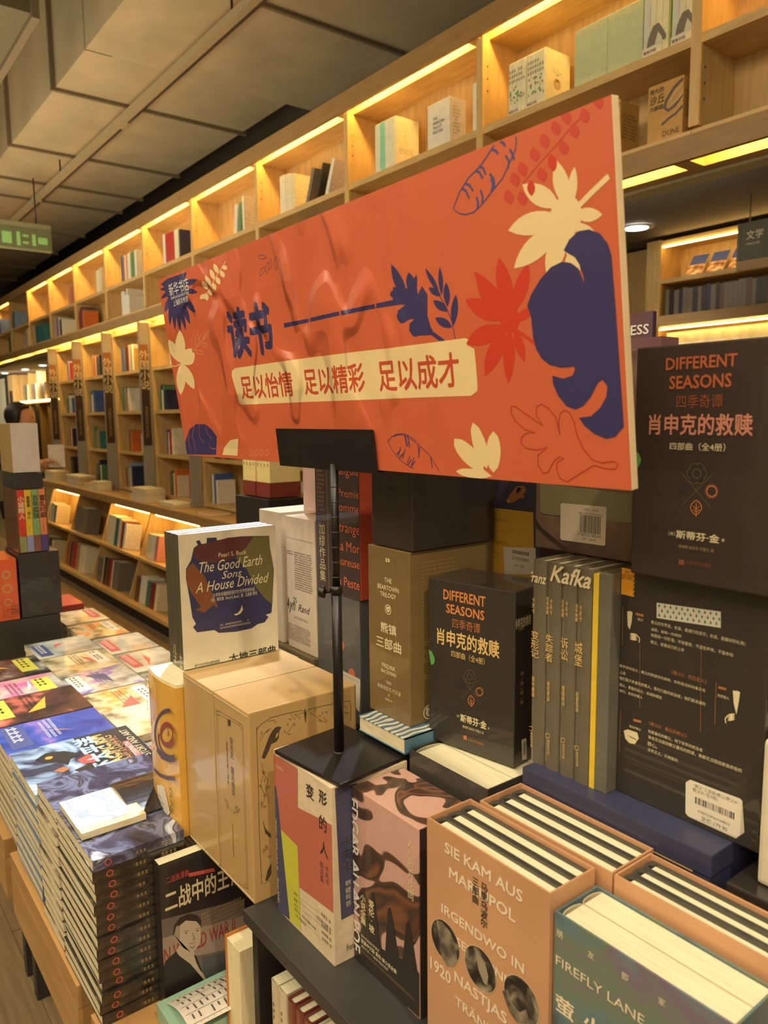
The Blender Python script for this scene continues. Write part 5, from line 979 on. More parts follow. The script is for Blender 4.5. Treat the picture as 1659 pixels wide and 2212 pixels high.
def printing(items, parent, M, lift=.0004, clip=None, step=2e-6):
    """items in mm on a face; M maps (u, v, n) metres to the parent's space"""
    out = {'artwork': ([], [], [], {}), 'lettering': ([], [], [], {})}
    lay = [0]
    def add(kind, col, vs_, fs, up):
        V, Fc, Mi, idx = out[kind]
        k = len(V); mi = idx.setdefault(col, len(idx))
        for x, y, *kz in vs_:
            if clip: x = min(max(x, clip[0]), clip[2]); y = min(max(y, clip[1]), clip[3])
            V.append(M @ Vector((x/1000, y/1000, lift+up+(kz[0]*step if kz else 0))))
        for q in fs: Fc.append(tuple(i+k for i in q)); Mi.append(mi)
    for it in items:
        lay[0] += 1; up = lay[0]*step; t = it[0]
        if t == 'T':
            _, s, x0, y0, x1, y1, col, fl = it
            V, Fs = glyphs(s, fl)
            if not V: continue
            a0 = min(p[0] for p in V); a1 = max(p[0] for p in V); b0 = min(p[1] for p in V); b1 = max(p[1] for p in V)
            sx = (x1-x0)/max(a1-a0, 1e-6); sy = (y1-y0)/max(b1-b0, 1e-6)
            if 'v' in fl or 'r' in fl:
                if not .6 < sx/sy < 1.7: m_ = (x0+x1)/2; sx = sy; x0 = m_-sx*(a1-a0)/2
            elif not .8 < sy/sx < 2.3: m_ = (y0+y1)/2; sy = sx*(.85 if 'w' in fl else 1.05); y0 = m_-sy*(b1-b0)/2
            add('lettering', col, [(x0+(p[0]-a0)*sx, y0+(p[1]-b0)*sy, *p[2:]) for p in V], Fs, up)
            if 'b' in fl: lay[0] += 6
        elif t == 'P':
            add('artwork', it[1], it[2], [tuple(range(len(it[2])))], up)
        elif t == 'C':
            _, col, c, r, ring = it; n = 28
            pts = [(c[0]+r*cos(2*pi*i/n), c[1]+r*sin(2*pi*i/n)) for i in range(n)]
            if ring:
                pi_ = [(c[0]+(r-ring)*cos(2*pi*i/n), c[1]+(r-ring)*sin(2*pi*i/n)) for i in range(n)]
                add('artwork', col, pts+pi_, [(i, (i+1) % n, n+(i+1) % n, n+i) for i in range(n)], up)
            else: add('artwork', col, pts, [tuple(range(n))], up)
        elif t == 'N':
            _, col, wd, pts = it; V = []; Fs = []
            for i, p in enumerate(pts):
                a = pts[max(i-1, 0)]; b = pts[min(i+1, len(pts)-1)]
                d = Vector((b[0]-a[0], b[1]-a[1])); d = d.normalized() if d.length > 1e-6 else Vector((1, 0))
                V += [(p[0]-d.y*wd/2, p[1]+d.x*wd/2), (p[0]+d.y*wd/2, p[1]-d.x*wd/2)]
                if i: Fs.append((2*i-2, 2*i-1, 2*i+1, 2*i))
            add('artwork', col, V, Fs, up)
        elif t == 'B':
            _, x0, y0, x1, y1, rows, col = it; V = []; Fs = []
            rh = (y1-y0)/rows
            for r_ in range(rows):
                x = x0; yy = y1-(r_+.8)*rh; cw = rh*.62
                while x < x1-cw*(0 if r_ % 4 else 1.5):
                    if R.random() > .07:
                        k = len(V); hh = rh*.55
                        V += [(x, yy), (x+cw*.72, yy), (x+cw*.72, yy+hh*.2), (x, yy+hh*.2), (x+cw*.28, yy), (x+cw*.45, yy), (x+cw*.45, yy+hh), (x+cw*.28, yy+hh), (x, yy+hh*.6), (x+cw*.72, yy+hh*.6), (x+cw*.72, yy+hh*.8), (x, yy+hh*.8)]
                        Fs += [(k, k+1, k+2, k+3), (k+4, k+5, k+6, k+7), (k+8, k+9, k+10, k+11)]
                    x += cw
            add('lettering', col, V, Fs, up)
        elif t == 'K':
            _, x0, y0, x1, y1, col = it; x = x0; V = []; Fs = []; u = (x1-x0)/95
            while x < x1:
                bw = u*R.choice((1, 1, 2, 3)); k = len(V); V += [(x, y0), (x+bw, y0), (x+bw, y1), (x, y1)]; Fs.append((k, k+1, k+2, k+3)); x += bw+u*R.choice((1, 1, 2, 2))
            add('artwork', col, V, Fs, up)
    for kind, (V, Fc, Mi, idx) in out.items():
        if not V: continue
        me = bpy.data.meshes.new(kind); me.from_pydata(V, [], Fc); me.polygons.foreach_set('material_index', Mi)
        for c in idx: me.materials.append(ink(c))
        me.update(); link(kind, me, parent)
def Mface(fc, w, d, h):
    if fc == 'f': return Matrix(((1, 0, 0, 0), (0, 0, -1, 0), (0, 1, 0, 0), (0, 0, 0, 1)))
    if fc == 'r': return Matrix(((0, 0, 1, w), (1, 0, 0, 0), (0, 1, 0, 0), (0, 0, 0, 1)))
    return Matrix(((1, 0, 0, 0), (0, 1, 0, 0), (0, 0, 1, h), (0, 0, 0, 1)))
def prints(key, root, w, d, h, clipit=True):
    for fc in 'frt':
        k = key+'/'+fc
        if k in PR:
            W = w if fc != 'r' else d; H = h if fc != 't' else d
            printing(PR[k], root, Mface(fc, w, d, h), clip=(0.2, 0.2, W*1000-.2, H*1000-.2) if clipit else None)

# ------------------------------------------------------------------ books
def volume(parent, name, x, y, z, w, t, h, cover, pages=PAGES, ax='y', hard=True, lab=None):
    """a standing book: spine at low side; ax='y': thickness along y, spine facing -x ; ax='x': thickness along x, spine facing -y"""
    c = .0025 if hard else .0006; ins = .003 if hard else 0
    bm = new(); r = t/2
    # cover: two boards and a rounded spine
    prof = [(w, 0), (0+r*.35, 0)]+[(r*.35-r*.35*sin(pi*i/6), t/2-t/2*cos(pi*i/6)) for i in range(1, 6)]+[(r*.35, t), (w, t), (w, t-c), (r*.35+c, t-c)]+[(r*.35+c-r*.3*sin(pi*i/6), t/2+(t/2-c)*cos(pi*i/6)) for i in range(1, 6)]+[(r*.35+c, c), (w, c)]
    pg = [(r*.35+c, c), (w-ins, c), (w-ins, t-c), (r*.35+c, t-c)]
    sw = (lambda p: (x+p[0], y+p[1])) if ax == 'y' else (lambda p: (x+p[1], y+p[0]))
    prism(bm, [sw(p) for p in prof], 'z', z, z+h)
    o = obj(name, bm, cover, parent)
    if lab: o['label'] = lab
    bm = new(); prism(bm, [sw(p) for p in pg], 'z', z+ins, z+h-ins); obj('page_block', bm, pages, o)
    return o
UNIT = {}
def unit_book():
    """unit cube book shared by far shelf books: cover slot 0, page slot 1; spine at y=0"""
    bm = new()
    prism(bm, [(0, 0), (1, 0), (1, 1), (.9, 1), (.9, .06), (.1, .06), (.1, 1), (0, 1)], 'z', 0, 1, 0)
    box(bm, .1, .06, .015, .9, .97, .985, 1)
    return bm
def shelf_book(name, x, y, z, w, d, h, col, label, cat='book', group=None, tilt=0, flat=False):
    key = ('b', col)
    if key not in UNIT:
        bm = unit_book(); bmesh.ops.recalc_face_normals(bm, faces=list(bm.faces))
        me = bpy.data.meshes.new(name); bm.to_mesh(me); bm.free()
        me.materials.append(mat('cover_%d_%d_%d' % col, col, rough=.45, coat=.15, vary=.18, vs_=14)); me.materials.append(PAGES); UNIT[key] = me
    o = link(name, UNIT[key]); o.location = (x, y, z); o.scale = (w, d, h)
    if tilt: o.rotation_euler = (0, tilt, 0)
    return tag(o, label, cat, group)
ORD = 'first second third fourth fifth sixth seventh eighth ninth tenth eleventh twelfth thirteenth fourteenth fifteenth sixteenth seventeenth eighteenth nineteenth twentieth twenty-first twenty-second twenty-third twenty-fourth twenty-fifth'.split()

# ------------------------------------------------------------------ the room
bm = new(); box(bm, -34, -3, -.05, 3, 7, 0)
FLOORM = mat('vinyl_oak_floor', stops=[(.2, (118, 98, 68)), (.5, (140, 118, 84)), (.8, (158, 134, 98))], sc=4, det=8, stretch=(.9, 14, 1), rough=.5, coat=.1, bump=.1, bs=30)
fl = struct('floor', bm, mat('floor_base', (70, 58, 40)))
for r_ in range(15):                     # planks where they can be seen, along the aisle
    y0 = -.35+r_*.19
    x = -13+(r_*.53) % 1.2
    while x < -1.2:
        if y0 < 2.0:
            if 'plank' not in UNIT:
                pb = bx(0, 0, 0, 1.196, .1885, .004); me = bpy.data.meshes.new('plank'); pb.to_mesh(me); pb.free(); me.materials.append(FLOORM); UNIT['plank'] = me
            o = link('plank', UNIT['plank'], fl); o.location = (x, y0, 0)
        x += 1.2
PAINT = mat('duct_paint', (176, 158, 122), rough=.85, vary=.12, vs_=2.5, bump=.5, bs=5)
PAINTD = mat('ceiling_paint', (140, 128, 104), rough=.9, vary=.1, vs_=1.5)
struct('ceiling', bx(-34, -3, 4.7, 3, 7, 4.8), PAINTD)
WALLP = mat('wall_paint', (190, 176, 150), rough=.9, vary=.03)
struct('wall_north', bx(-34, 6.0, 0, 3, 6.1, 4.7), WALLP)
struct('wall_west', bx(-34.1, -3, 0, -34, 7, 4.7), WALLP)
struct('wall_east', bx(3, -3, 0, 3.1, 7, 4.7), WALLP)
struct('wall_south', bx(-34, -3.1, 0, 3, -3, 4.7), WALLP)
struct('wall_bulkhead', bx(-34, 2.76, 3.02, 3, 2.82, 3.5), mat('bulkhead_paint', (150, 142, 124), rough=.9))
sf = struct('ceiling_soffit', bx(-34, 2.80, 3.0, 3, 6.0, 3.04), mat('soffit_grey', (104, 98, 92), rough=.85, vary=.05, vs_=1.2))
# ------------------------------------------------------------------ ducts, conduit and track
def duct(name, label, x0, x1, y0, y1, z0, z1, seams, group):
    t = thing(name, label, 'duct', ((x0+x1)/2, (y0+y1)/2, z0), 0, group)
    cx_, cy_ = (x0+x1)/2, (y0+y1)/2
    xs = [x0]+sorted(s for s in seams if x0 < s < x1)+[x1]
    for a, b in zip(xs, xs[1:]):
        n = 10; m_ = 8; bm = new(); sag = .018
        # lagging panel: bottom sags a little between flanges
        V = [[bm.verts.new((a+(b-a)*i/n-cx_, y0+(y1-y0)*j/m_-cy_, -sag*sin(pi*i/n)*sin(pi*j/m_)**.4 if 0 < j < m_ else 0)) for j in range(m_+1)] for i in range(n+1)]
        for i in range(n):
            for j in range(m_):
                q = bm.faces.new((V[i][j], V[i+1][j], V[i+1][j+1], V[i][j+1])); q.smooth = True
        W = [[bm.verts.new((a+(b-a)*i/n-cx_, (y0 if s else y1)-cy_+0, (z1-z0)*k/3)) for k in range(4)] for s in (1, 0) for i in range(n+1)]
        for s in (0, 1):
            for i in range(n):
                for k in range(3):
                    q = bm.faces.new((W[s*(n+1)+i][k], W[s*(n+1)+i+1][k], W[s*(n+1)+i+1][k+1], W[s*(n+1)+i][k+1])); q.smooth = True
        obj('lagging_panel', bm, PAINT, t)
    for s in xs[1:-1]:
        obj('flange', bx(s-.012-cx_, y0-.03-cy_, -.022, s+.012-cx_, y1+.03-cy_, z1-z0), mat('duct_flange', (120, 104, 76), rough=.8), t)
    obj('end_cap', bx(x1-.01-cx_, y0-cy_, 0, x1-cx_, y1-cy_, z1-z0), PAINT, t)
    return t
SEAM = [-1.2, -2.2, -3.0, -3.86, -4.95, -5.62, -6.92, -7.85, -8.46, -9.8, -11, -12.2, -13.4, -15, -17, -19, -21]
duct('air_duct', 'broad lagged air duct under the ceiling, running beside the bookcase cornice', -26, -4.95, 1.57, 2.95, 3.8, 4.5, SEAM, 'lagged ceiling ducts')
duct('air_duct', 'wider lagged duct section over the near end of the bookcase', -4.95, 2.5, 1.57, 3.7, 3.8, 4.5, SEAM, 'lagged ceiling ducts')
t = thing('branch_duct', 'dark square branch duct crossing under the ceiling in the upper left corner', 'duct', (-5.1, .6, 3.75))
obj('duct_body', bx(-.5, -1.6, 0, .5, .62, .75), mat('duct_dark', (104, 94, 66), rough=.8), t); obj('flange', bx(-.53, .58, -.03, .53, .62, .8), mat('duct_flange', (120, 104, 76)), t)
for k, (x, y, r_) in enumerate([(-6.4, 1.30, .03), (-7.1, 1.38, .045), (-4.2, 3.2, .02), (-4.0, 3.35, .02)]):
    bm = new(); tube(bm, (0, 0, -1.2 if k < 2 else -.7), (0, 0, .05), r_)
    tag(obj('drop_pipe', bm, PAINT, None, (x, y, 4.66)), ['slim painted drop pipe beside the broad duct', 'thicker painted drop pipe left of the broad duct', 'thin rod hanging behind the cornice', 'second thin rod hanging behind the cornice, nearer the duct end'][k], 'pipe', 'painted ceiling pipes')
t = thing('cable_tray', 'pale cable tray with dark slot hung under the broad duct', 'cable tray', (-10, 1.955, 3.60))
obj('tray', bx(-14, -.03, 0, 11.5, .03, .045), mat('tray_paint', (158, 142, 108), rough=.6), t)
for a, b in ((-14, -.1), (.0, 2.2), (2.3, 4.45), (4.6, 11.5)): obj('slot', bx(a, .012, -.004, b, .028, .002), BLACK, t)
for k in range(8): obj('hanger_rod', bx(-13+k*3.2, -.005, .045, -12.99+k*3.2, .005, .17), BLACK, t)
t = thing('exit_sign', 'hanging green exit sign below the broad duct, dim and greenish', 'sign', (-7.62, 1.79, 3.12))
obj('housing', bx(-.03, -.3, .0, .03, .22, .24, bev=.006), mat('exit_housing', (150, 148, 112), rough=.4), t)
obj('face_panel', bx(.03, -.29, .01, .034, .21, .19), mat('exit_face', (112, 114, 80), emit=(120, 170, 90), es=.02), t)
bm = new()
for a, b, c_, d_ in ((-.2, .04, -.12, .14), (-.08, .03, -.05, .15), (-.03, .05, .02, .07), (-.03, .11, .02, .13), (.05, .04, .08, .14), (.1, .06, .18, .12)): box(bm, .034, a, b, .036, c_, d_)
obj('pictogram', bm, mat('exit_glyph', (150, 176, 110), emit=(120, 220, 110), es=.12), t)
bm = new(); tube(bm, (0, .1, .24), (0, .1, .64), .006); obj('chain', bm, BLACK, t)
for k, (x, y) in enumerate([(-3.58, 5.16), (-21.2, 5.2), (-23.1, 5.2), (-25.2, 5.1), (-1.2, 4.4), (-8, 4.6)]):
    t = thing('downlight', ['recessed downlight in the grey soffit to the right of the sign', 'bright recessed downlight over the far left opening', 'second recessed downlight in the far left soffit', 'third and farthest recessed downlight in the left soffit', 'recessed downlight in the soffit near the right edge', 'recessed downlight hidden behind the bookcases'][k], 'downlight', (x, y, 2.99), 0, 'recessed soffit downlights')
    bm = new(); n = 28
    A = [bm.verts.new((.13*cos(2*pi*i/n), .13*sin(2*pi*i/n), 0)) for i in range(n)]; B = [bm.verts.new((.09*cos(2*pi*i/n), .09*sin(2*pi*i/n), -.006)) for i in range(n)]
    for i in range(n): bm.faces.new((A[i], A[(i+1) % n], B[(i+1) % n], B[i]))
    obj('trim_ring', bm, mat('lamp_ring', (214, 208, 200), rough=.4), t)
    bm = new(); tube(bm, (0, 0, -.004), (0, 0, -.001), .088, n=28); obj('lens', bm, mat('lamp_lens', (255, 250, 240), emit=(255, 244, 226), es=9), t)

# ------------------------------------------------------------------ upper bookcase bays
NB = 23; P_ = 1.01
def bay_parts(t, lit, litl):
    W = P_
    obj('side_panel', bx(-W, .03, .035, -W+.018, .25, .74), OAKV, t); obj('side_panel', bx(-.018, .03, .035, 0, .25, .74), OAKV, t)
    bm = new()
    for s in (-W+.0185, -.0185):
        for z in (.12, .17, .22, .47, .52, .57):
            sx = 1 if s < -.5 else -1
            tube(bm, (s, .06, z), (s+.0006*sx, .06, z), .004, n=8)
    obj('peg_holes', bm, BLACK, t)
    obj('back_panel', bx(-W, .25, -.02, 0, .256, .86), OAKV, t)
    obj('bottom_board', bx(-W, .115, -.025, 0, .25, 0.02), OAK, t); obj('bottom_board', bx(-W+.001, .02, .0, -.001, .115, 0.02), OAK, t)
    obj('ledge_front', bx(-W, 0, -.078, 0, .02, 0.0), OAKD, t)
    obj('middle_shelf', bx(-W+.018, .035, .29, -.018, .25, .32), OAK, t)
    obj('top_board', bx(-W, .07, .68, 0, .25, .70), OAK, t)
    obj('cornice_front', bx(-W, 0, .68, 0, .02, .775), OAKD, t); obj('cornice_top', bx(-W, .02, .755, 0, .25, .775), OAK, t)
    obj('crossbar', bx(-.06, .02, .68, 0.0, .07, .70), OAK, t)
    obj('recess_back', bx(-W, .07, .70, 0, .076, .755), OAK, t)
    obj('crossbar', bx(-.06, .02, -.078, 0, .115, -.055), OAK, t); obj('recess_back', bx(-W, .108, -.078, 0, .115, -.025), OAK, t)
    obj('underside', bx(-W, .115, -.078, 0, .17, -.072), OAK, t); obj('white_trim', bx(-W, .17, -.088, 0, .25, -.078), mat('white_trim', (196, 200, 170), rough=.5), t)
    if lit: obj('led_strip', bx(-W+.05, .022, .742, -.1, .034, .752), LED, t)
    if litl: obj('led_strip', bx(-W+.05, .022, -.018, -.1, .034, -.010), LED, t)
BAYL = {}
protos = {}
for i in range(-2, NB):
    lit = i not in (9,); litl = True
    xr = -1.50-P_*i
    lab = 'oak upper bookcase bay, ' + (ORD[i]+' one left from the twin upright at the top right' if 0 <= i < 21 else 'beyond the twin upright at the top right' if i == -1 else 'outermost at the right end' if i == -2 else 'at the far left end' if i == 21 else 'at the very far left end, beyond its neighbour')
    if (lit, litl) in protos: t = dup(protos[(lit, litl)], (xr, 2.43, 2.515), lab)
    else:
        t = thing('wall_bookcase', lab, 'bookcase', (xr, 2.43, 2.515), 0, 'upper oak bookcase bays'); bay_parts(t, lit, litl); protos[(lit, litl)] = t
# books in the upper bays -------------------------------------------------
def setbox(name, label, cat, x, y, z, w, d, h, base, coat=.3, group=None, spines=None, band=None, text=None, rz=0, side=None):
    """a boxed set: case with a printed spine side"""
    t = thing(name, label, cat, (x, y, z), rz, group)
    bm = new(); box(bm, 0, .001, 0, w, d, h); bevel(bm, .0012, 1); obj('case', bm, base, t)
    if spines:
        n = len(spines)
        for k, c in enumerate(spines):
            a = .004+(w-.008)*k/n; b = .004+(w-.008)*(k+1)/n-.001
            bm = new(); box(bm, a, -.002, .004, b, .01, h-.004); bevel(bm, .0015, 2)
            obj('volume_spine', bm, mat('spine_%d_%d_%d' % c, c, rough=.5, coat=coat, vary=.08, vs_=30), t)
    it = []
    if band: it.append(['P', band[0], [(2, band[1]*h*1000), (w*1000-2, band[1]*h*1000), (w*1000-2, band[2]*h*1000), (2, band[2]*h*1000)]])
    if text:
        for q in text: it.append(q)
    if it: printing(it, t, Mface('f', w, d, h), lift=.0024 if spines else .0004)
    if side: printing(side, t, Mface('r', w, d, h))
    return t
def mm(w, h, x0, y0, x1, y1, s, col, fl=''): return ['T', s, w*1000*x0, h*1000*y0, w*1000*x1, h*1000*y1, col, fl]
wb = mat('ivory_case', (226, 220, 184), rough=.5, coat=.2)
gb = mat('sage_case', (188, 200, 158), rough=.5, coat=.15)
Z1, Z0 = 2.835, 2.536
G = 'boxed sets on the lit top shelf'
for k in (0, 1):
    w, h = .098, .205
    setbox('boxed_book_set', ['ivory boxed novel set with green and pink blossom print, left of its twin', 'ivory boxed novel set with green blossom print beside the pale green boxes'][k], 'book set', -2.353+k*.1, 2.475, Z1, w, .15, h, wb, spines=[(230, 226, 190)]*4, group=G,
        text=[['P', 'label', [(0, 0), (62, 0), (62, 26), (0, 26)]], ['T', '套装勿拆', 4, 7, 56, 19, 'ink', 'b'], ['B', 6, 120, 92, 180, 3, 'btext']]+[['C', R.choice(['leafg', 'leafg', 'dsp', 'solive']), (R.uniform(8, 90), R.uniform(40, 110)), R.uniform(2, 6), 0] for _ in range(26)],
        side=[['C', 'kraft_l', (70, 80), 22, 0], ['C', 'wskin', (72, 80), 12, 0], ['P', 'btext', [(60, 84), (66, 96), (78, 96), (84, 84), (78, 90), (66, 90)]]]+[['N', 'solive', 1.5, [(72, 110), (72+30*cos(a), 125+20*sin(a))]] for a in (.2, .8, 1.6, 2.4, 3)])
for k in (0, 1):
    w, h = .148, .205
    setbox('boxed_play_set', ['pale sage green boxed play set nearest the ivory sets', 'pale sage green boxed play set beside the grey portrait sets'][k], 'book set', -2.012+k*.149, 2.475, Z1, w, .13, h, gb, group=G, text=[mm(w, h, .04, .86, .96, .95, 'Plays by the Pulit', 'pale')])
for k in (0, 1):
    w, h = .105, .205
    setbox('boxed_book_set', ['cream four volume set with a grey portrait and green end, beside the sage boxes', 'cream four volume set with a grey portrait against the twin upright'][k], 'book set', -1.712+k*.11, 2.475, Z1, w, .14, h, mat('lime_case', (178, 190, 96), rough=.5), spines=[(206, 206, 196), (222, 216, 184), (230, 224, 186), (226, 222, 176)], group=G,
        text=[['P', 'moon', [(16, 30), (22, 60), (40, 95), (62, 98), (80, 70), (92, 48), (90, 36)]], ['P', 'paper', [(50, 40), (60, 70), (74, 50), (80, 30), (50, 26)]], ['P', 'label', [(0, 0), (58, 0), (58, 30), (0, 30)]], ['T', '套装勿拆', 4, 9, 54, 21, 'ink', 'b']])
def dunebox(x, label, rz=0, cut=False):
    w, h = .135, .19
    t = setbox('boxed_novel_set', label, 'book set', x, 2.462, Z0, w, .115, h, mat('sand_case', (198, 152, 78), rough=.5, coat=.15), group='sand coloured sets on the shelf above the opening',
        text=[mm(w, h, .05, .84, .45, .94, '伟大的', 'dtext', 'b'), mm(w, h, .05, .66, .48, .82, '沙丘', 'dtext', 'b'), mm(w, h, .05, .55, .45, .64, '六部曲', 'dtext', 'b'), mm(w, h, .45, .08, .92, .13, 'DUNE', 'dtext'),
        ['N', 'dpurp', 9, [(132, 178), (100, 160), (72, 128), (66, 104), (80, 92), (104, 100), (132, 128)]], ['N', 'drose', 7, [(132, 160), (104, 140), (86, 118), (92, 108), (112, 116), (132, 132)]], ['N', 'dpurp', 7, [(56, 52), (84, 66), (110, 74), (134, 92)]]],
        side=[['B', 14, 60, 100, 150, 8, 'dtext']], rz=rz)
dunebox(-1.676, 'sand coloured box set with a dark swirl, whole, above the opening')
dunebox(-1.925, 'sand coloured box set half hidden behind the red sign corner')
setbox('boxed_book_set', 'ivory boxed set with a mint green stripe in the second lit bay', 'book set', -3.28, 2.475, Z1, .17, .15, .235, wb, spines=[(226, 228, 206), (140, 214, 180), (226, 228, 206), (230, 226, 196)], group=G, side=[['B', 20, 60, 110, 90, 3, 'solive'], ['C', 'kraft_l', (60, 150), 4, 0]])
setbox('boxed_book_set', 'white trilogy box with small black title in the second lit bay', 'book set', -2.87, 2.475, Z1, .155, .10, .20, mat('white_case', (228, 224, 210), rough=.5, coat=.3), group=G, text=[mm(.155, .2, .25, .62, .45, .68, 'THE', 'ink'), mm(.155, .2, .25, .52, .75, .58, 'AMERICAN', 'ink'), mm(.155, .2, .25, .42, .66, .48, 'TRILOGY', 'ink'), mm(.155, .2, .25, .33, .68, .37, '美国三部曲', 'ink')], side=[['B', 20, 40, 60, 170, 9, 'solive']])
COLS = {'cream': (228, 216, 176), 'ivory': (232, 224, 196), 'white': (226, 222, 208), 'red': (186, 44, 36), 'dark red': (128, 38, 34), 'orange': (214, 110, 40), 'green': (96, 140, 84), 'dark green': (52, 78, 56), 'blue': (70, 96, 160), 'pale blue': (150, 172, 196),
        'black': (44, 38, 34), 'grey': (120, 112, 98), 'brown': (104, 72, 46), 'tan': (176, 142, 96), 'pink': (206, 140, 124), 'teal': (58, 120, 116), 'mustard': (200, 160, 60), 'navy': (44, 48, 80)}
MASS = {}
def mass_book(key, x, y, z, w, d, h, c):
    bm, idx = MASS.setdefault(key, (new(), {}))
    a = idx.setdefault(c, len(idx)+1)
    box(bm, x+w*.1, y+.004, z, x+w*.9, y+d, z+h*.99, 0); box(bm, x, y, z, x+w*.12, y+d+.002, z+h, a); box(bm, x+w*.88, y, z, x+w, y+d+.002, z+h, a); box(bm, x+w*.12, y, z, x+w*.88, y+.004, z+h, a)
def mass_done(key, name, label):
    bm, idx = MASS.pop(key)
    ms = [PAGES]+[mat('cover_%d_%d_%d' % COLS[c], COLS[c], rough=.45, coat=.15, vary=.18, vs_=14) for c in idx]
    tag(obj(name, bm, ms), label, 'books', None, 'stuff')
def row(x, y, z, specs, where, group, depth=.14, mass=None):
    """specs: (colour, width, height[, tilt])"""
    for k, s in enumerate(specs):
        c, w, h = s[:3]
        if mass:
            mass_book(mass, x, y, z, w*.97, depth, h, c); x += w+.0005; continue
        size = 'thin' if w < .016 else 'thick' if w > .035 else 'slim' if h > .2 else 'small'
        shelf_book('book', x, y, z, w*.97, depth, h, COLS[c], f'{size} {c} book, {ORD[k]} {where}', 'book', group, tilt=(s[3] if len(s) > 3 else 0))
        x += w+(abs(s[3])*h*.95 if len(s) > 3 else .0005)
G1 = 'books on the lit top shelf'
row(-4.25, 2.475, Z1, [('ivory', .06, .22), ('cream', .022, .215), ('cream', .022, .215), ('ivory', .022, .21), ('cream', .022, .205), ('cream', .022, .2)], 'in the third lit bay from the right', G1)
row(-3.96, 2.475, Z1, [('grey', .03, .20, .42), ('black', .016, .2, .42), ('white', .03, .2, .42)], 'of the leaning books in the third lit bay', G1)
row(-2.565, 2.475, Z1, [('white', .022, .2)], 'against the upright in second lit bay', G1)
row(-4.88, 2.475, Z1, [('white', .045, .19, .12), ('green', .04, .19, .12), ('ivory', .03, .22)], 'in the fourth lit bay from the right', G1)
row(-6.13, 2.475, Z1, [('white', .05, .23), ('red', .09, .225), ('red', .09, .22), ('cream', .03, .22), ('ivory', .028, .22), ('cream', .028, .22), ('navy', .03, .21)], 'in the fifth lit bay from the right', G1)
row(-7.13, 2.475, Z1, [('teal', .025, .23), ('blue', .03, .215), ('orange', .035, .215), ('ivory', .04, .22), ('orange', .03, .22), ('white', .04, .22), ('ivory', .04, .225), ('green', .1, .22), ('white', .05, .22)], 'in the sixth lit bay from the right', G1)
row(-7.86, 2.475, Z1, [('ivory', .09, .21), ('cream', .08, .215)], 'in the seventh lit bay from the right', G1)
row(-8.82, 2.475, Z1, [('pink', .1, .18), ('orange', .07, .18), ('tan', .03, .18)], 'in the eighth lit bay from the right', G1)
t = setbox('kraft_box', 'grey brown lidded box lying on the lower shelf above the sign edge', 'box', -4.26, 2.46, Z0, .40, .18, .165, mat('kraft_grey', (112, 98, 70), rough=.7))
names = list(COLS)
def fill(x0, x1, y, z, hmax, where, group, n=None, dull=False, depth=.15, maxn=9, mass=None):
    x = x0+R.uniform(.02, .3); sp = []; room = x1-x0-.08
    k = n or R.randint(4, maxn); tot = 0
    base = R.choice(names)
    for _ in range(k):
        wv = R.choice((.018, .024, .03, .036, .05)); c = base if R.random() < .35 else R.choice(['cream', 'ivory', 'white', 'grey', 'brown', 'tan', 'black', 'red', 'navy', 'dark red', 'green', 'blue', 'orange', 'teal'])
        if tot+wv > room: break
        tot += wv; sp.append((c, wv, R.uniform(.17, min(.235, hmax))))
    x = R.uniform(x0+.03, max(x0+.031, x1-tot-.04))
    row(x, y, z, sp, where, group, depth, mass=mass)
for i in range(0, 20):
    xr = -1.50-P_*i
    nm = ORD[i] if i < 20 else str(i)
    ms = 'far_upper' if i > 7 else None
    if i in range(9, 19): fill(xr-P_, xr, 2.475, Z1, .25, f'on the top shelf, {nm} bay from the right', G1, mass=ms)
    if i > 4: fill(xr-P_, xr, 2.475, Z0, .25, f'on the unlit shelf, {nm} bay from the right', 'books on the unlit second shelf', maxn=10, mass=ms)
setbox('wrapped_book', 'clear wrapped colourful book at the top right edge of the bookcase', 'book', -1.22, 2.475, Z1, .16, .12, .2, mat('scribble_cover', stops=[(.35, (60, 60, 56)), (.5, (200, 190, 170)), (.62, (196, 70, 50))], sc=60, det=4, rough=.3, coat=.5))
fill(-1.48, -.5, 2.475, Z0, .25, 'on the second shelf beyond the twin upright', 'books on the unlit second shelf')

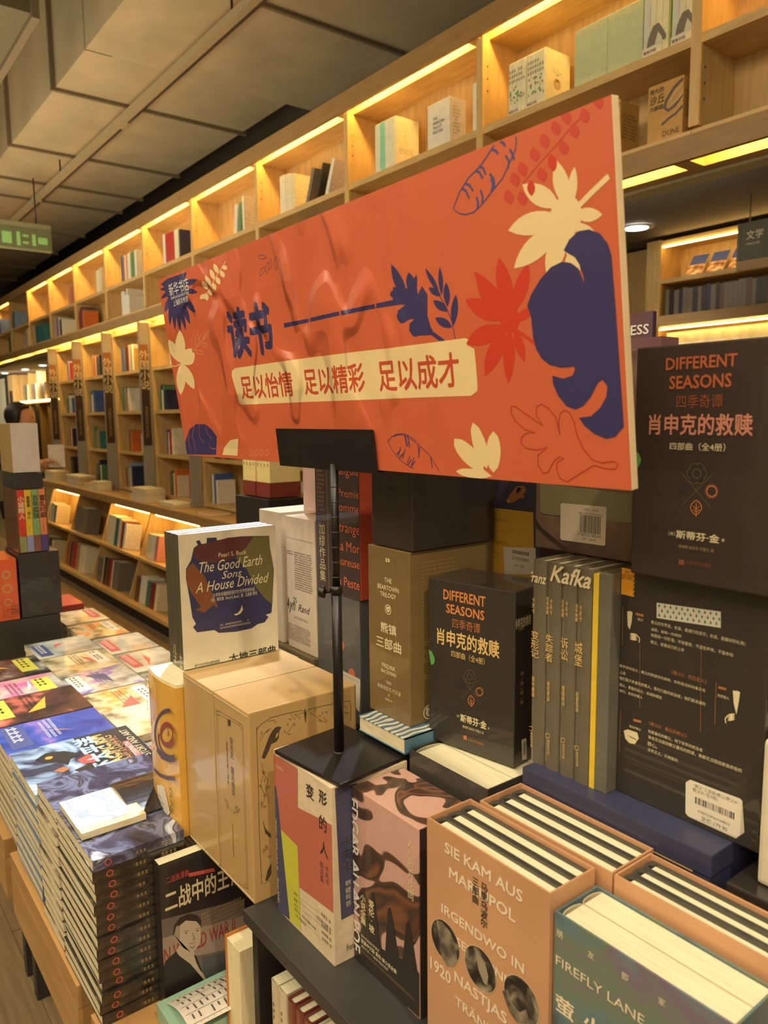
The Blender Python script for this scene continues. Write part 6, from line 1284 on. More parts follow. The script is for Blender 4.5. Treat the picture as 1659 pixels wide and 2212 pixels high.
# ------------------------------------------------------------------ lower bookcases with fins
ZS = [2.05, 1.675, 1.29, .90]
first = None
for k in range(7):
    xl = -9.70+k
    lab = f'oak lower bookcase behind the counter, {ORD[k]} from the far end'
    if first: t = dup(first, (xl, 2.53, .90), lab)
    else:
        t = first = thing('lower_bookcase', lab, 'bookcase', (xl, 2.53, .90), 0, 'lower oak bookcases')
        obj('side_panel', bx(.03, 0, 0, .05, .24, 1.5), OAKV, t); obj('side_panel', bx(.98, 0, 0, 1.0, .24, 1.5), OAKV, t)
        obj('back_panel', bx(0.03, .24, 0, 1.0, .25, 1.5), OAKV, t)
        for z in (0.005, .36, .745, 1.12): obj('shelf', bx(.05, .01, z, .98, .24, z+.03), OAK, t)
        obj('top_board', bx(.03, 0, 1.49, 1.0, .24, 1.53), OAK, t)
for k in range(7):
    xl = -9.70+k
    lab = f'grey metal fin with a brown category sign, {ORD[k]} from the far end'
    if k == 0:
        t = ff = thing('category_fin', lab, 'sign', (xl, 2.435, .905), 0, 'category fins between the bookcases')
        obj('fin_panel', bx(0, 0, 0, .022, .095, 1.53), mat('fin_paint', (150, 144, 132), rough=.5, vary=.03), t)
        obj('sign_board', bx(.022, .005, .46, .026, .078, 1.34), mat('sign_brown', stops=[(.0, (60, 42, 30)), (1., (70, 50, 36))], rough=.4), t)
        obj('sign_cap', bx(.026, .005, 1.16, .0265, .078, 1.34), mat('sign_cap', (146, 92, 54), rough=.4), t)
        M = Matrix(((0, 0, 1, .0265), (1, 0, 0, .005), (0, 1, 0, 0), (0, 0, 0, 1)))
        printing([['T', '外国小说', 14, 950, 58, 1290, 'pale', 'v'], ['T', 'FOREIGN NOVEL', 30, 520, 42, 800, 'gold', 'r']], t, M)
    else: dup(ff, (xl, 2.435, .905), lab)
ROWN = {2.05: 'top row', 1.675: 'second row', 1.29: 'third row', .90: 'bottom row'}
LS = {(1, 2.05): [('blue', .03, .2), ('white', .02, .2)], (0, 2.05): [('blue', .04, .22), ('white', .03, .2), ('red', .03, .19)], (1, 1.675): None}
row(-8.42, 2.56, 2.0512, [('tan', .05, .22), ('orange', .07, .2), ('white', .02, .2), ('navy', .05, .2), ('grey', .03, .2), ('black', .05, .21)], 'on top row of second lower bookcase', 'books in the lower bookcases')
row(-7.5, 2.56, 2.0512, [('blue', .06, .23), ('grey', .06, .23), ('black', .05, .23), ('red', .04, .24), ('cream', .04, .24), ('green', .03, .24), ('ivory', .06, .24), ('mustard', .05, .2)], 'on top row of third lower bookcase', 'books in the lower bookcases')
row(-9.35, 2.56, 2.0512, [('blue', .05, .22), ('white', .03, .21), ('red', .04, .2)], 'on top row of farthest lower bookcase', 'books in the lower bookcases')
row(-6.3, 2.56, 2.0512, [('white', .05, .22), ('cream', .05, .22), ('orange', .04, .2)], 'on top row of fourth lower bookcase', 'books in the lower bookcases')
for k in range(8):
    for z in ZS:
        if z == 2.05 and k < 4: continue
        if k >= 6: continue
        if z >= 1.29 and k >= 5: continue
        x0 = -9.65+k
        if z in (.90, 1.29) or k < 4:
            hm = .24; lo = R.choice((.1, .3, .45))
            for rep in range(2):
                fill(x0+.01+rep*.46, x0+.47+rep*.46, 2.56, z+(.0012 if z != .9 else .036), hm, f'on {ROWN[z]}, {"left" if not rep else "right"} half, {ORD[k]} lower bookcase from far end', 'books in the lower bookcases', maxn=7, mass='far_lower' if k < 2 or rep == 0 and z > 1 else None)
mass_done('far_upper', 'far_shelf_books', 'small distant books filling the farthest bays of the upper bookcase')
mass_done('far_lower', 'lower_case_books', 'dim distant books standing in the lower bookcases behind the counter')
# counter top, display pitch below it
tag(obj('counter_top', bx(-9.75, 2.25, .83, -2.7, 2.53, .90, bev=.004), mat('counter_oak', stops=[(.25, (158, 126, 78)), (.8, (182, 148, 96))], sc=4, det=6, stretch=(1.2, 9, 9), rough=.45, coat=.1)), 'long oak counter top running under the lower bookcases', 'counter')
first = None
for k in range(6):
    xl = -9.17+k-.0
    lab = f'slanted oak display case under the counter, {ORD[k]} from the far end'
    if first: t = dup(first, (xl, 2.0, 0), lab)
    else:
        t = first = thing('display_case', lab, 'display case', (xl, 2.0, 0), 0, 'slanted display cases')
        bm = new(); prism(bm, [(.06, .13), (.5, .13), (.5, .83), (.28, .83)], 'x', 0, .02); obj('divider', bm, OAKV, t)
        bm = new(); prism(bm, [(.34, .13), (.36, .13), (.50, .83), (.48, .83)], 'x', .02, 1.0); obj('back_panel', bm, OAKV, t)
        bm = new(); prism(bm, [(.13, .46), (.39, .416), (.39, .441), (.13, .485)], 'x', .02, 1.0); obj('shelf', bm, OAK, t)
        bm = new(); prism(bm, [(0, .115), (.33, .059), (.33, .089), (.0, .145)], 'x', 0, 1.0); obj('base_board', bm, OAK, t)
        obj('toe_kick', bx(0, .05, 0, 1.0, .07, .105), STEELD, t)
    cases = (cases if k else [])+[t]
for k, t in enumerate(cases):
    if k != 1: obj('led_strip', bx(.08, .29, .812, .92, .31, .826), LEDB, t)
DS1 = {0: [('white', .02, .21), ('mustard', .03, .19), ('ivory', .05, .21), ('black', .02, .2), ('white', .03, .2), ('teal', .015, .2), ('white', .03, .2), ('navy', .05, .19), ('cream', .04, .2)],
       1: [('grey', .34, .25)], 2: [('cream', .05, .26), ('ivory', .16, .26), ('teal', .06, .25), ('grey', .03, .24), ('white', .06, .25), ('orange', .03, .24), ('navy', .04, .23), ('white', .05, .22)],
       3: [('cream', .1, .2), ('white', .08, .2), ('pink', .06, .2)]}
DS0 = {0: [('tan', .06, .2), ('grey', .05, .2), ('dark green', .08, .2), ('cream', .05, .2), ('tan', .05, .2), ('dark green', .08, .19), ('grey', .05, .18), ('cream', .06, .18)],
       1: [('orange', .03, .24), ('black', .03, .24), ('tan', .02, .24), ('orange', .03, .24), ('navy', .05, .24), ('grey', .03, .24), ('red', .13, .25), ('tan', .1, .25), ('cream', .13, .25), ('ivory', .07, .24)],
       2: [('grey', .07, .22), ('grey', .08, .22), ('cream', .02, .24), ('black', .07, .24), ('brown', .05, .24), ('black', .02, .24), ('dark red', .04, .24), ('red', .04, .24), ('ivory', .03, .24), ('grey', .14, .24)],
       3: [('brown', .1, .2), ('white', .14, .22), ('teal', .08, .2), ('dark red', .1, .2), ('cream', .06, .2)]}
def slant_row(x, y, z, specs, where, group, ang, lim=9):
    for k, (c, w, h) in enumerate(specs):
        if x+w > lim: break
        o = shelf_book('book', x, y, z, w*.97, .14, h, COLS[c], f'{"wide" if w > .09 else "slim"} {c} book, {ORD[k]} {where}', 'book', group)
        o.rotation_euler = (-ang, 0, 0); x += w+.001
for k in range(4):
    a = DS1.get(k) or [(R.choice(names), R.choice((.03, .05, .09)), R.uniform(.18, .25)) for _ in range(7)]
    b = DS0.get(k) or [(R.choice(names), R.choice((.03, .05, .09)), R.uniform(.18, .24)) for _ in range(8)]
    slant_row(-9.17+k+.12, 2.175, .4805, a, f'on lit shelf of {ORD[k]} slanted case', 'books in the slanted cases', .17, -9.17+k+.99)
    slant_row(-9.17+k+.08, 2.08, .1335, b, f'on base shelf of {ORD[k]} slanted case', 'books in the slanted cases', .17, -9.17+k+.99)
# piles on the counter
def flat_book(x, y, z, w, d, t_, col, label, group, rz=0, pm=None):
    key = ('f', col)
    if key not in UNIT:
        bm = new(); prism(bm, [(0, 0), (1, 0), (1, .1), (.05, .1), (.05, .9), (1, .9), (1, 1), (0, 1)], 'y', 0, 1, 0); box(bm, .05, .01, .1, .985, .99, .9, 1)
        bmesh.ops.recalc_face_normals(bm, faces=list(bm.faces)); me = bpy.data.meshes.new('book'); bm.to_mesh(me); bm.free()
        me.materials.append(mat('cover_%d_%d_%d' % col, col, rough=.45, coat=.15, vary=.18, vs_=14)); me.materials.append(PAGEX); UNIT[key] = me
    o = link('book', UNIT[key]); o.location = (x, y, z); o.scale = (w, d, t_); o.rotation_euler = (0, 0, rz)
    return tag(o, label, 'book', group)
for q, (x, y, n, w, d) in enumerate([(-6.64, 2.29, 6, .36, .17), (-7.78, 2.29, 5, .2, .14), (-8.72, 2.3, 6, .5, .17), (-6.02, 2.3, 2, .3, .14), (-9.6, 2.3, 6, .4, .17), (-8.12, 2.31, 3, .2, .16), (-5.3, 2.3, 1, .24, .16)]):
    z = .901
    for k in range(n):
        c = R.choice(('cream', 'ivory', 'white', 'cream', 'tan')); th = .018
        flat_book(x+R.uniform(-.004, .004), y+R.uniform(-.004, .004), z, w, d, th, COLS[c], f'{c} paperback, {ORD[k]} up in the {ORD[q]} pile on the oak counter', 'paperback piles on the counter', 0); z += th+.0004

# ------------------------------------------------------------------ room behind the opening
t = thing('wall_cladding', 'plain oak cladding panel between the sign edge and the lit far bookcase', 'panel', (-4.0, 5.86, 0))
obj('panel', bx(-.55, 0, 0, .115, .03, 2.98), OAKV, t); obj('panel', bx(.12, 0, 0, .175, .04, 2.98), STEELD, t)
obj('panel', bx(-1.6, 0, 0, -.555, .03, 2.98), OAKV, t)
t = thing('far_bookcase', 'lit oak bookcase seen through the opening at the right', 'bookcase', (-3.78, 5.6, 0))
W = 3.2
obj('side_panel', bx(0, 0, 0, .13, .3, 2.97), OAKV, t); obj('side_panel', bx(W, 0, 0, W+.05, .3, 2.97), OAKV, t)
obj('back_panel', bx(.05, .29, 0, W, .3, 2.97), OAKV, t); obj('top_board', bx(.13, 0, 2.93, W, .3, 2.96), OAK, t)
for z in (2.63, 2.34, 2.0, 1.6): obj('shelf', bx(.13, .0, z, W, .29, z+.03), OAK, t)
obj('ledge_front', bx(-.06, -.12, 2.28, W, -.02, 2.36), OAKD, t)
obj('led_strip', bx(.15, -.01, 2.905, W, .0, 2.915), LEDB, t); obj('led_strip', bx(.15, -.02, 2.262, W, -.01, 2.272), LEDB, t)
for k in range(5):
    x = -3.47+k*.172
    t = thing('display_book', f'blue book with an orange city picture, {ORD[k]} on the far lit shelf', 'book', (x, 5.66, 2.672), 0, 'blue books faced out on the far shelf')
    bm = bx(0, 0, 0, .135, .014, .195, bev=.001); o = obj('cover', bm, mat('cover_blue', (58, 84, 168), coat=.3), t); o.rotation_euler = (-.6, 0, 0)
    bm = bx(0, 0, 0, .135, .0005, .1); o2 = obj('cover_picture', bm, mat('city_picture', stops=[(.35, (84, 70, 60)), (.5, (206, 150, 96)), (.6, (226, 216, 190))], sc=22, det=4), t); o2.rotation_euler = (-.6, 0, 0); o2.location = (0, -.0012, 0)
    bm = new(); box(bm, .12, .002, .003, .1352, .012, .192); o3 = obj('page_block', bm, PAGES, t); o3.rotation_euler = (-.6, 0, 0); o3.location = (.0015, 0, .0)
x = -3.62; k = 0
while x < -2.78:
    wv = R.choice((.03, .036, .042)); c = R.choice(('grey', 'black', 'navy', 'grey', 'brown')); hh = R.choice((.2, .21, .2))
    shelf_book('book', x, 5.64, 2.371, wv, .14, hh, COLS[c], f'dull {c} volume, {ORD[k]} in the packed row under the blue books', 'book', 'packed row of dull volumes on the far shelf'); x += wv+.001; k += 1
x = -3.60
while x < -2.6:
    mass_book('ivory', x, 5.64, 2.031, .028, .14, .21, 'ivory'); x += .029
mass_done('ivory', 'ivory_volumes', 'brightly lit row of ivory spines just above the large black box')
t = thing('section_sign', 'dark hanging section sign with two pale characters at the right edge', 'sign', (-2.68, 5.0, 2.58))
obj('sign_board', bx(0, 0, 0, .5, .02, .24), mat('sign_dark', (72, 66, 44), rough=.5), t); obj('sign_base', bx(-.02, -.004, -.06, .5, .024, 0), OAKD, t); obj('sign_frame', bx(-.02, -.002, -.06, 0, .022, .24), STEEL, t)
printing([['T', '文学', 40, 130, 150, 185, 'pale', ''], ['T', 'LITERATURE', 40, 96, 128, 108, 'pale', '']], t, Mface('f', 1, 1, 1))
for k in range(2): obj('hanger_rod', bx(.05+.4*k, .008, .24, .056+.4*k, .014, .42), BLACK, t)
# blue cover behind the sign
t = thing('book_display_riser', 'dark display riser hidden behind the red sign', 'riser', (-.98, 1.22, .745)); obj('riser_body', bx(0, 0, 0, .3, .16, .80, bev=.003), STEELD, t)
t = setbox('boxed_novel_set', 'blue and brown boxed mystery novel with white capitals behind the sign edge', 'book set', -.965, 1.23, 1.546, .15, .014, .236, mat('express_cover', stops=[(.4, (70, 76, 132)), (.6, (112, 70, 56))], sc=5, rough=.4, coat=.3))
printing([['T', 'EXPRESS', 40, 196, 144, 214, 'white', 'b'], ['T', '漫林', 96, 158, 132, 182, 'paper', 'bb']], t, Mface('f', .15, .06, .22))
# far left opening
t = thing('far_shelving', 'lit oak shelving seen through the far left opening', 'bookcase', (-25.6, 5.6, 0))
obj('back_panel', bx(0, .25, 0, 5.2, .28, 2.98), OAKV, t)
for k in range(6): obj('upright', bx(k*1.0, 0, 0, k*1.0+.05, .25, 2.98), OAKV, t)
obj('shelf', bx(0, -.05, 2.08, 5.2, .25, 2.16), OAK, t); obj('led_strip', bx(.1, -.08, 2.12, 5.1, -.055, 2.16), LEDB, t); obj('upright', bx(2.4, -.2, 0, 2.5, -.1, 2.05), STEEL, t)
for k in range(10):
    shelf_book('book', -25.4+k*.5, 5.62, 2.17, .2, .15, .48, COLS['white' if k % 2 else 'grey'], f'pale display book, {ORD[k]} from the left on the far left shelving', 'book', 'books on the far left shelving')
t = thing('poster', 'white sketch poster on the far wall at the left edge', 'poster', (-33.5, 5.5, 0)); obj('poster_panel', bx(0, 0, .6, 6.6, .04, 2.95), mat('poster_white', stops=[(.4, (232, 226, 196)), (.58, (236, 232, 206)), (.66, (196, 196, 180))], sc=2.4, det=6, rough=.6), t)
t = thing('column_cladding', 'narrow grey column with a lit oak edge beside the sketch poster', 'column', (-26.8, 5.4, 0)); obj('post', bx(0, 0, 0, .4, .3, 2.98), STEEL, t); obj('post', bx(.42, .0, 0, 1.1, .3, 2.98), OAKV, t); obj('sign_board', bx(.7, -.03, 1.5, .98, 0, 2.5), mat('sign_brown', (60, 42, 30)), t)

# ------------------------------------------------------------------ the display tables
TW = mat('table_oak', stops=[(.25, (176, 130, 74)), (.6, (194, 148, 88)), (.85, (206, 162, 100))], sc=4, det=6, stretch=(1.2, 9, 9), rough=.5, coat=.05)
def table(x0, x1, label):
    t = thing('display_table', label, 'table', ((x0+x1)/2, .6, 0), 0, 'oak display tables'); c = (x0+x1)/2
    obj('tabletop', bx(x0-c, -.33, .70, x1-c, .32, .74, bev=.002), TW, t)
    obj('apron', bx(x0-c+.001, -.33, .61, x1-c-.001, -.31, .70), TW, t); obj('apron', bx(x0-c+.001, .30, .61, x1-c-.001, .32, .70), TW, t)
    obj('apron', bx(x0-c, -.31, .61, x0-c+.02, .30, .70), TW, t); obj('apron', bx(x1-c-.02, -.31, .61, x1-c, .30, .70), TW, t)
    for a in (x0-c+.02, x1-c-.055):
        for b in (-.20, .22): obj('leg', bx(a, b, 0, a+.035, b+.05, .61, bev=.002), STEEL, t)
table(-1.60, -1.14, 'oak display table under the nearest comic piles'); table(-2.18, -1.66, 'oak display table under the blue cover pile'); table(-2.95, -2.22, 'oak display table under the grey riser box'); table(-3.75, -3.0, 'farthest oak display table at the left edge')
t = thing('display_table', 'oak display table under the grey metal book shelves', 'table', (-.2, .7, 0), 0, 'oak display tables')
obj('tabletop', bx(-.87, -.43, .70, 1.1, .75, .74, bev=.002), TW, t); obj('apron', bx(-.868, -.43, .61, 1.098, -.41, .70), TW, t); obj('apron', bx(-.87, -.41, .61, -.85, .73, .70), TW, t)
for a in (-.86, 1.04):
    for b in (-.425, .62): obj('leg', bx(a, b, 0, a+.045, b+.05, .70, bev=.002), STEEL, t)

# ------------------------------------------------------------------ piles
def pile(x0, y0, w, d, n, th, z0, mats, where, group, top=None, spine='r', jit=.004, extra=None, cat='book', name='book'):
    """flat books; the mesh is shared; the top one may have its own cover"""
    bm = new(); c = .0008
    if spine == 'r': prism(bm, [(0, 0), (w, 0), (w, th), (0, th), (0, th-c), (w-c, th-c), (w-c, c), (0, c)], 'y', 0, d, 0); box(bm, .0005, .001, c, w-c, d-.001, th-c, 1)
    else: prism(bm, [(0, 0), (d, 0), (d, th), (0, th), (0, th-c), (d-c, th-c), (d-c, c), (0, c)], 'x', 0, w, 0); box(bm, .001, .0005, c, w-.001, d-c, th-c, 1)
    bmesh.ops.recalc_face_normals(bm, faces=list(bm.faces)); me = bpy.data.meshes.new(name); bm.to_mesh(me); bm.free()
    for m in mats: me.materials.append(m)
    last = None
    for k in range(n):
        q = n-1-k
        o = link(name, me if k < n-1 or not top else me.copy()); o.location = (x0+R.uniform(-jit, jit), y0+R.uniform(-jit, jit*.4), z0+k*(th+.0004)); o.rotation_euler = (0, 0, R.uniform(-.012, .012))
        lab = f'{ORD[q]} book from the top of {where}' if q else f'top book of {where}'
        tag(o, lab, cat, group)
        if k == n-1 and top: o.data.materials[0] = top
        if extra: extra(o, q)
        last = o
    return last
SPN = mat('black_comic_spine', stops=[(.46, (40, 36, 32)), (.60, (62, 56, 46)), (.72, (112, 98, 70))], sc=50, det=5, stretch=(1, 1, 2), rough=.3, coat=.5, bump=.2, bs=40)
MECH = mat('robot_cover', stops=[(.30, (38, 36, 48)), (.45, (70, 70, 96)), (.52, (120, 128, 160)), (.58, (60, 54, 66)), (.68, (206, 214, 232)), (.8, (150, 110, 90))], sc=13, det=5, dist=1.6, rough=.22, coat=.7, bump=.1)
SKY = mat('sky_robot_cover', stops=[(.32, (70, 74, 96)), (.44, (58, 60, 80)), (.52, (146, 172, 200)), (.62, (196, 214, 226)), (.75, (226, 232, 236))], sc=9, det=5, dist=1.2, rough=.2, coat=.7, bump=.08)
def ringmark(o, q):
    dy = .022+R.uniform(-.003, .003)
    printing([['C', 'wredl', (dy*1000, 8), 5, 1.6], ['B', 60, 3, 84, 12, 1, 'gold'], ['B', 98, 3, 130, 13, 1, 'gold']], o, Mface('r', .185, .24, .0165))
pile(-1.219, .277, .185, .133, 15, .0164, .741, [SPN, PAGEX], 'the nearest pile of black spined comics', 'black spined comics', top=MECH, extra=ringmark, jit=.003)
t = thing('curled_comic', 'comic with curled black cover lying open on the nearest pile', 'book', (-1.21, .30, .9945))
bm = new(); n = 12; th = .012
pr = [(-.03+.13*i/n, .002+.016*sin(pi*i/n)**.7*(1-.35*i/n)) for i in range(n+1)]
prism(bm, pr+[(p[0], max(p[1]-.0015, 0)) for p in pr[::-1]], 'y', .06, .16); obj('cover', bm, wrapd('comic_black', (36, 33, 32), rough=.25), t)
bm = new(); box(bm, .0, -.02, 0, .115, .075, .010); obj('page_block', bm, PAGEX, t)
bm = new(); box(bm, -.001, -.021, .010, .1, .058, .0108); obj('inner_sheet', bm, mat('pale_sheet', stops=[(.42, (214, 222, 232)), (.55, (160, 176, 206)), (.62, (222, 226, 232))], sc=16, det=4, rough=.25, coat=.5), t)
# second and third piles
COM2 = mat('comic_pile_cover', stops=[(.4, (60, 52, 56)), (.55, (112, 96, 88)), (.7, (180, 166, 140))], sc=20, det=4, rough=.25, coat=.6)
pile(-1.352, .277, .124, .19, 13, .0180, .741, [COM2, PAGEX], 'the second pile, dark robots on its cover', 'comics in the second pile', top=MECH, spine='b')
top3 = pile(-1.562, .279, .205, .225, 12, .0178, .741, [wrapd('pile_cover_blue', (96, 112, 140)), PAGEX], 'the pile topped by a robot battle cover', 'comics in the robot battle pile', top=SKY, jit=.003)
TM = Matrix(((-1, 0, 0, .2), (0, -1, 0, .222), (0, 0, 1, .0178), (0, 0, 0, 1)))
TR = Matrix(((0, -1, 0, .0), (1, 0, 0, .0), (0, 0, 1, .0178), (0, 0, 0, 1)))
printing([['P', 'ink', [(118, -204), (224, -204), (224, -1), (118, -1)]]], top3, TR)
# title block: letters read towards the far end
T2 = Matrix(((-1, 0, 0, .2), (0, -1, 0, .222), (0, 0, 1, .0178), (0, 0, 0, 1)))
printing([['T', '环太平洋', 14, 78, 190, 98, 'bluepale', 'bb'], ['T', 'PACIFIC RIM', 20, 58, 185, 72, 'gold2', 'b'], ['T', 'UPRISING', 40, 46, 170, 54, 'gold', ''], ['T', 'OFFICIAL COMIC', 20, 35, 160, 43, 'copper', ''], ['P', 'wredl', [(20, 20), (120, 20), (120, 31), (20, 31)]], ['T', 'AFTERMATH', 26, 22, 114, 29, 'white', ''], ['T', 'STORY AND ART', 30, 8, 180, 15, 'pale', '']], top3, T2)
bl = [['P', 'wsuit', [(40, 60), (70, 40), (110, 52), (128, 74), (150, 70), (132, 92), (110, 96), (96, 120), (84, 96), (60, 88)]], ['C', 'amber', (72, 66), 9, 0], ['P', 'wredl', [(120, 110), (150, 96), (172, 118), (150, 140), (126, 132)]], ['P', 'wsuit', [(150, 60), (180, 56), (186, 84), (166, 100)]], ['P', 'whair', [(100, 150), (134, 140), (160, 160), (150, 190), (120, 182)]], ['P', 'copper', [(60, 130), (84, 122), (96, 138), (76, 146)]]]
printing([q if q[0] == 'C' else ['P', q[1], [(p[0]*.7, -p[1]) for p in q[2]]] for q in [] ] + [['P', q[1], [(p[0]*.8, -p[1]) for p in q[2]]] for q in bl if q[0] == 'P']+[['C', 'amber', (56, -66), 7, 0]], top3, TR)
topc = [mat('blue_comic_cover', stops=[(.35, (52, 64, 140)), (.5, (70, 92, 176)), (.62, (150, 120, 190)), (.75, (220, 190, 220))], sc=9, det=5, dist=1, rough=.2, coat=.7),
        mat('ember_comic_cover', stops=[(.4, (52, 42, 38)), (.55, (96, 62, 50)), (.64, (206, 110, 90)), (.75, (230, 196, 180))], sc=10, det=5, rough=.25, coat=.6),
        mat('dark_comic_cover', stops=[(.4, (46, 46, 44)), (.55, (100, 100, 96)), (.7, (206, 206, 196))], sc=14, det=5, rough=.25, coat=.6),
        mat('pink_comic_cover', stops=[(.35, (60, 60, 58)), (.5, (196, 188, 170)), (.62, (222, 110, 160)), (.75, (200, 206, 90))], sc=8, det=4, rough=.25, coat=.6),
        mat('pale_comic_cover', stops=[(.35, (120, 110, 84)), (.5, (212, 200, 160)), (.62, (236, 228, 190)), (.75, (200, 120, 80))], sc=12, det=4, rough=.2, coat=.7),
        mat('violet_comic_cover', stops=[(.35, (88, 86, 80)), (.5, (190, 186, 168)), (.6, (110, 96, 170)), (.75, (226, 220, 196))], sc=10, det=4, rough=.2, coat=.7),
        mat('orange_comic_cover', stops=[(.35, (90, 80, 60)), (.5, (214, 196, 150)), (.62, (230, 130, 60)), (.75, (236, 226, 180))], sc=12, det=4, rough=.2, coat=.7),
        mat('grey_blue_comic_cover', stops=[(.35, (120, 126, 120)), (.5, (176, 186, 180)), (.65, (220, 222, 204))], sc=9, det=4, rough=.2, coat=.7)]
cn = ['blue', 'ember red', 'charcoal', 'pink and yellow', 'pale gold', 'violet', 'orange', 'grey blue']
grid = []
xs = [-1.775, -1.965, -2.155, -2.345]
for k, x in enumerate(xs): grid.append((x, .285, .185, .215, [0, 1, 3, 2, 2][k], 11-k//2, 'front row'))
for k, x in enumerate([-1.775+.19*0-.0, -1.965, -2.155, -2.345, -2.535]): grid.append((x, .515, .185, .18, [4, 6, 5, 4, 7][k], [10, 9, 9, 9, 9][k], 'back row'))
for k, x in enumerate([-1.586, -1.412]): grid.append((x, .53, .171, .20, [3, 0][k], [9, 8][k], 'back row'))
for k, x in enumerate([-1.86, -2.08, -2.30, -2.52, -2.74, -2.96, -3.18]): grid.append((x, .715 if x > -2.7 else .70, .2, .15, [4, 5, 7, 7, 6, 4, 7][k], [8, 8, 8, 8, 8, 8, 7][k], 'aisle row'))
PB = [wrapd('pile_cover_%d' % k, c) for k, c in enumerate([(120, 112, 96), (84, 92, 110), (150, 132, 100)])]
LOWER = new()
for k, (x, y, w, d, c, n, rowname) in enumerate(grid):
    deep = 2 if rowname != 'front row' else (5 if k < 2 else 2)
    for j in range(n-deep):
        a_ = R.uniform(-.003, .003); zz = .741+j*.0176; box(LOWER, x+a_, y+a_, zz, x+w+a_, y+d+a_, zz+.0009, 1); box(LOWER, x+a_+.001, y+a_+.001, zz+.0009, x+w+a_-.001, y+d+a_-.001, zz+.0163, 0); box(LOWER, x+a_, y+a_, zz+.0163, x+w+a_, y+d+a_, zz+.0172, 1)
    tp = pile(x, y, w, d, deep, .0172, .741+(n-deep)*.0176, [PB[k % 3], PAGEX], f'the {cn[c]} pile, {ORD[[g for g in grid if g[6] == rowname].index(grid[k])]} in the {rowname}', 'flat piles on the display table', top=topc[c], spine='r' if k % 2 else 'b')
    W_, D_ = w*1000, d*1000; q1, q2 = R.choice([('ink', 'white'), ('label', 'ink'), ('wredl', 'white'), ('bluline', 'white'), ('myel', 'ink')])
    u0 = R.uniform(.04, .2)*W_; v0 = R.choice((.06, .7))*D_
    printing([['P', q1, [(u0, v0), (u0+W_*.7, v0), (u0+W_*.7, v0+D_*.2), (u0, v0+D_*.2)]], ['B', u0+4, v0+3, u0+W_*.68, v0+D_*.19, 1, q2], ['B', u0, D_*.4, u0+W_*.6, D_*.55, 3, q2], ['P', R.choice(['wredl', 'leafg', 'mnavy', 'amber', 'white']), [(W_*R.uniform(.1, .9), D_*R.uniform(.3, .7)) for _ in range(3)]]], tp, Mface('t', w, d, .0172))
tag(obj('pile_lower_books', LOWER, [PAGEX, PB[0]]), 'lower comics buried in the flat piles on the display table', 'books', None, 'stuff')
tag(obj('book', bx(0, 0, 0, .2, .13, .03, bev=.002), wrapd('red_cover', (186, 62, 52)), None, (-3.2, .70, .8668)), 'thick red book alone on top of the farthest aisle pile', 'book')

# ------------------------------------------------------------------ tower on the grey box
t = thing('riser_box', 'large dark grey riser box standing among the comic piles', 'box', (-2.93, .40, .741)); obj('body', bx(0, 0, 0, .28, .255, .215, bev=.003), STEEL, t)
t = thing('boxed_novel_set', 'orange novel box with gold rings on the grey riser box', 'book set', (-2.83, .42, .958)); obj('case', bx(0, 0, 0, .18, .11, .20, bev=.0015), wrapd('orange_case', (226, 98, 44)), t)
printing([['C', 'kraft_l', (78, 150), 13, 4], ['C', 'kraft_l', (78, 105), 15, 4], ['C', 'kraft_l', (78, 60), 12, 3], ['B', 60, 8, 104, 40, 5, 'btext'], ['B', 84, 20, 104, 60, 4, 'btext']], t, Mface('r', .18, .11, .2))
t = thing('boxed_novel_set', 'shrink wrapped black box beside the orange box on the riser', 'book set', (-2.84, .537, .958)); obj('case', bx(0, 0, 0, .19, .125, .212, bev=.0015), wrapd('black_case_far', (52, 46, 44)), t)
t = thing('boxed_novel_set', 'four volume set with red, yellow, green and orange spines on the tower', 'book set', (-2.83, .54, 1.172)); obj('case', bx(0, 0, 0, .178, .094, .207, bev=.001), wrapd('brown_case_far', (92, 66, 40)), t)
for k, (c1, c2, tx) in enumerate([((212, 64, 44), (150, 148, 92), '小城畸人'), ((226, 186, 56), (150, 152, 196), '查泰莱·夫人'), ((134, 172, 112), (140, 86, 70), '百年孤独'), ((222, 132, 84), (84, 70, 130), '霍乱时期')]):
    a = .006+k*.0215
    bm = bx(.17, a, .055, .181, a+.0205, .204, bev=.0015); o = obj('volume_spine', bm, mat('tw1_%d' % k, c1, rough=.4, coat=.2), t)
    bm = bx(.17, a, .002, .181, a+.0205, .0545, bev=.0015); obj('volume_base', bm, mat('tw2_%d' % k, c2, rough=.4, coat=.2), t)
    printing([['T', tx, a*1000+7, 110, a*1000+14, 185, 'pale' if k == 0 else 'inkb', 'vb'], ['B', a*1000+7, 60, a*1000+11, 95, 5, 'btext']], o, Matrix(((0, 0, 1, .181), (1, 0, 0, 0), (0, 1, 0, 0), (0, 0, 0, 1))))
t = thing('wrapped_box', 'low dark wrapped box between the coloured spines and the white box', 'box', (-2.83, .542, 1.3805)); obj('case', bx(0, 0, 0, .178, .086, .05, bev=.001), wrapd('black_case_far', (52, 46, 44)), t)
t = thing('carton', 'white faced carton with kraft side on top of the tower', 'box', (-2.83, .541, 1.432)); obj('carton_body', bx(0, 0, 0, .172, .083, .158, bev=.0015), mat('kraft_side', (150, 122, 74), rough=.7), t); obj('white_face', bx(.172, .001, .001, .174, .082, .157), mat('white_face', (206, 196, 184), rough=.5), t)
t = thing('riser_box', 'dark riser column behind the tower', 'box', (-3.4, .43, .741)); obj('body', bx(0, 0, 0, .22, .12, .62, bev=.003), STEELD, t)
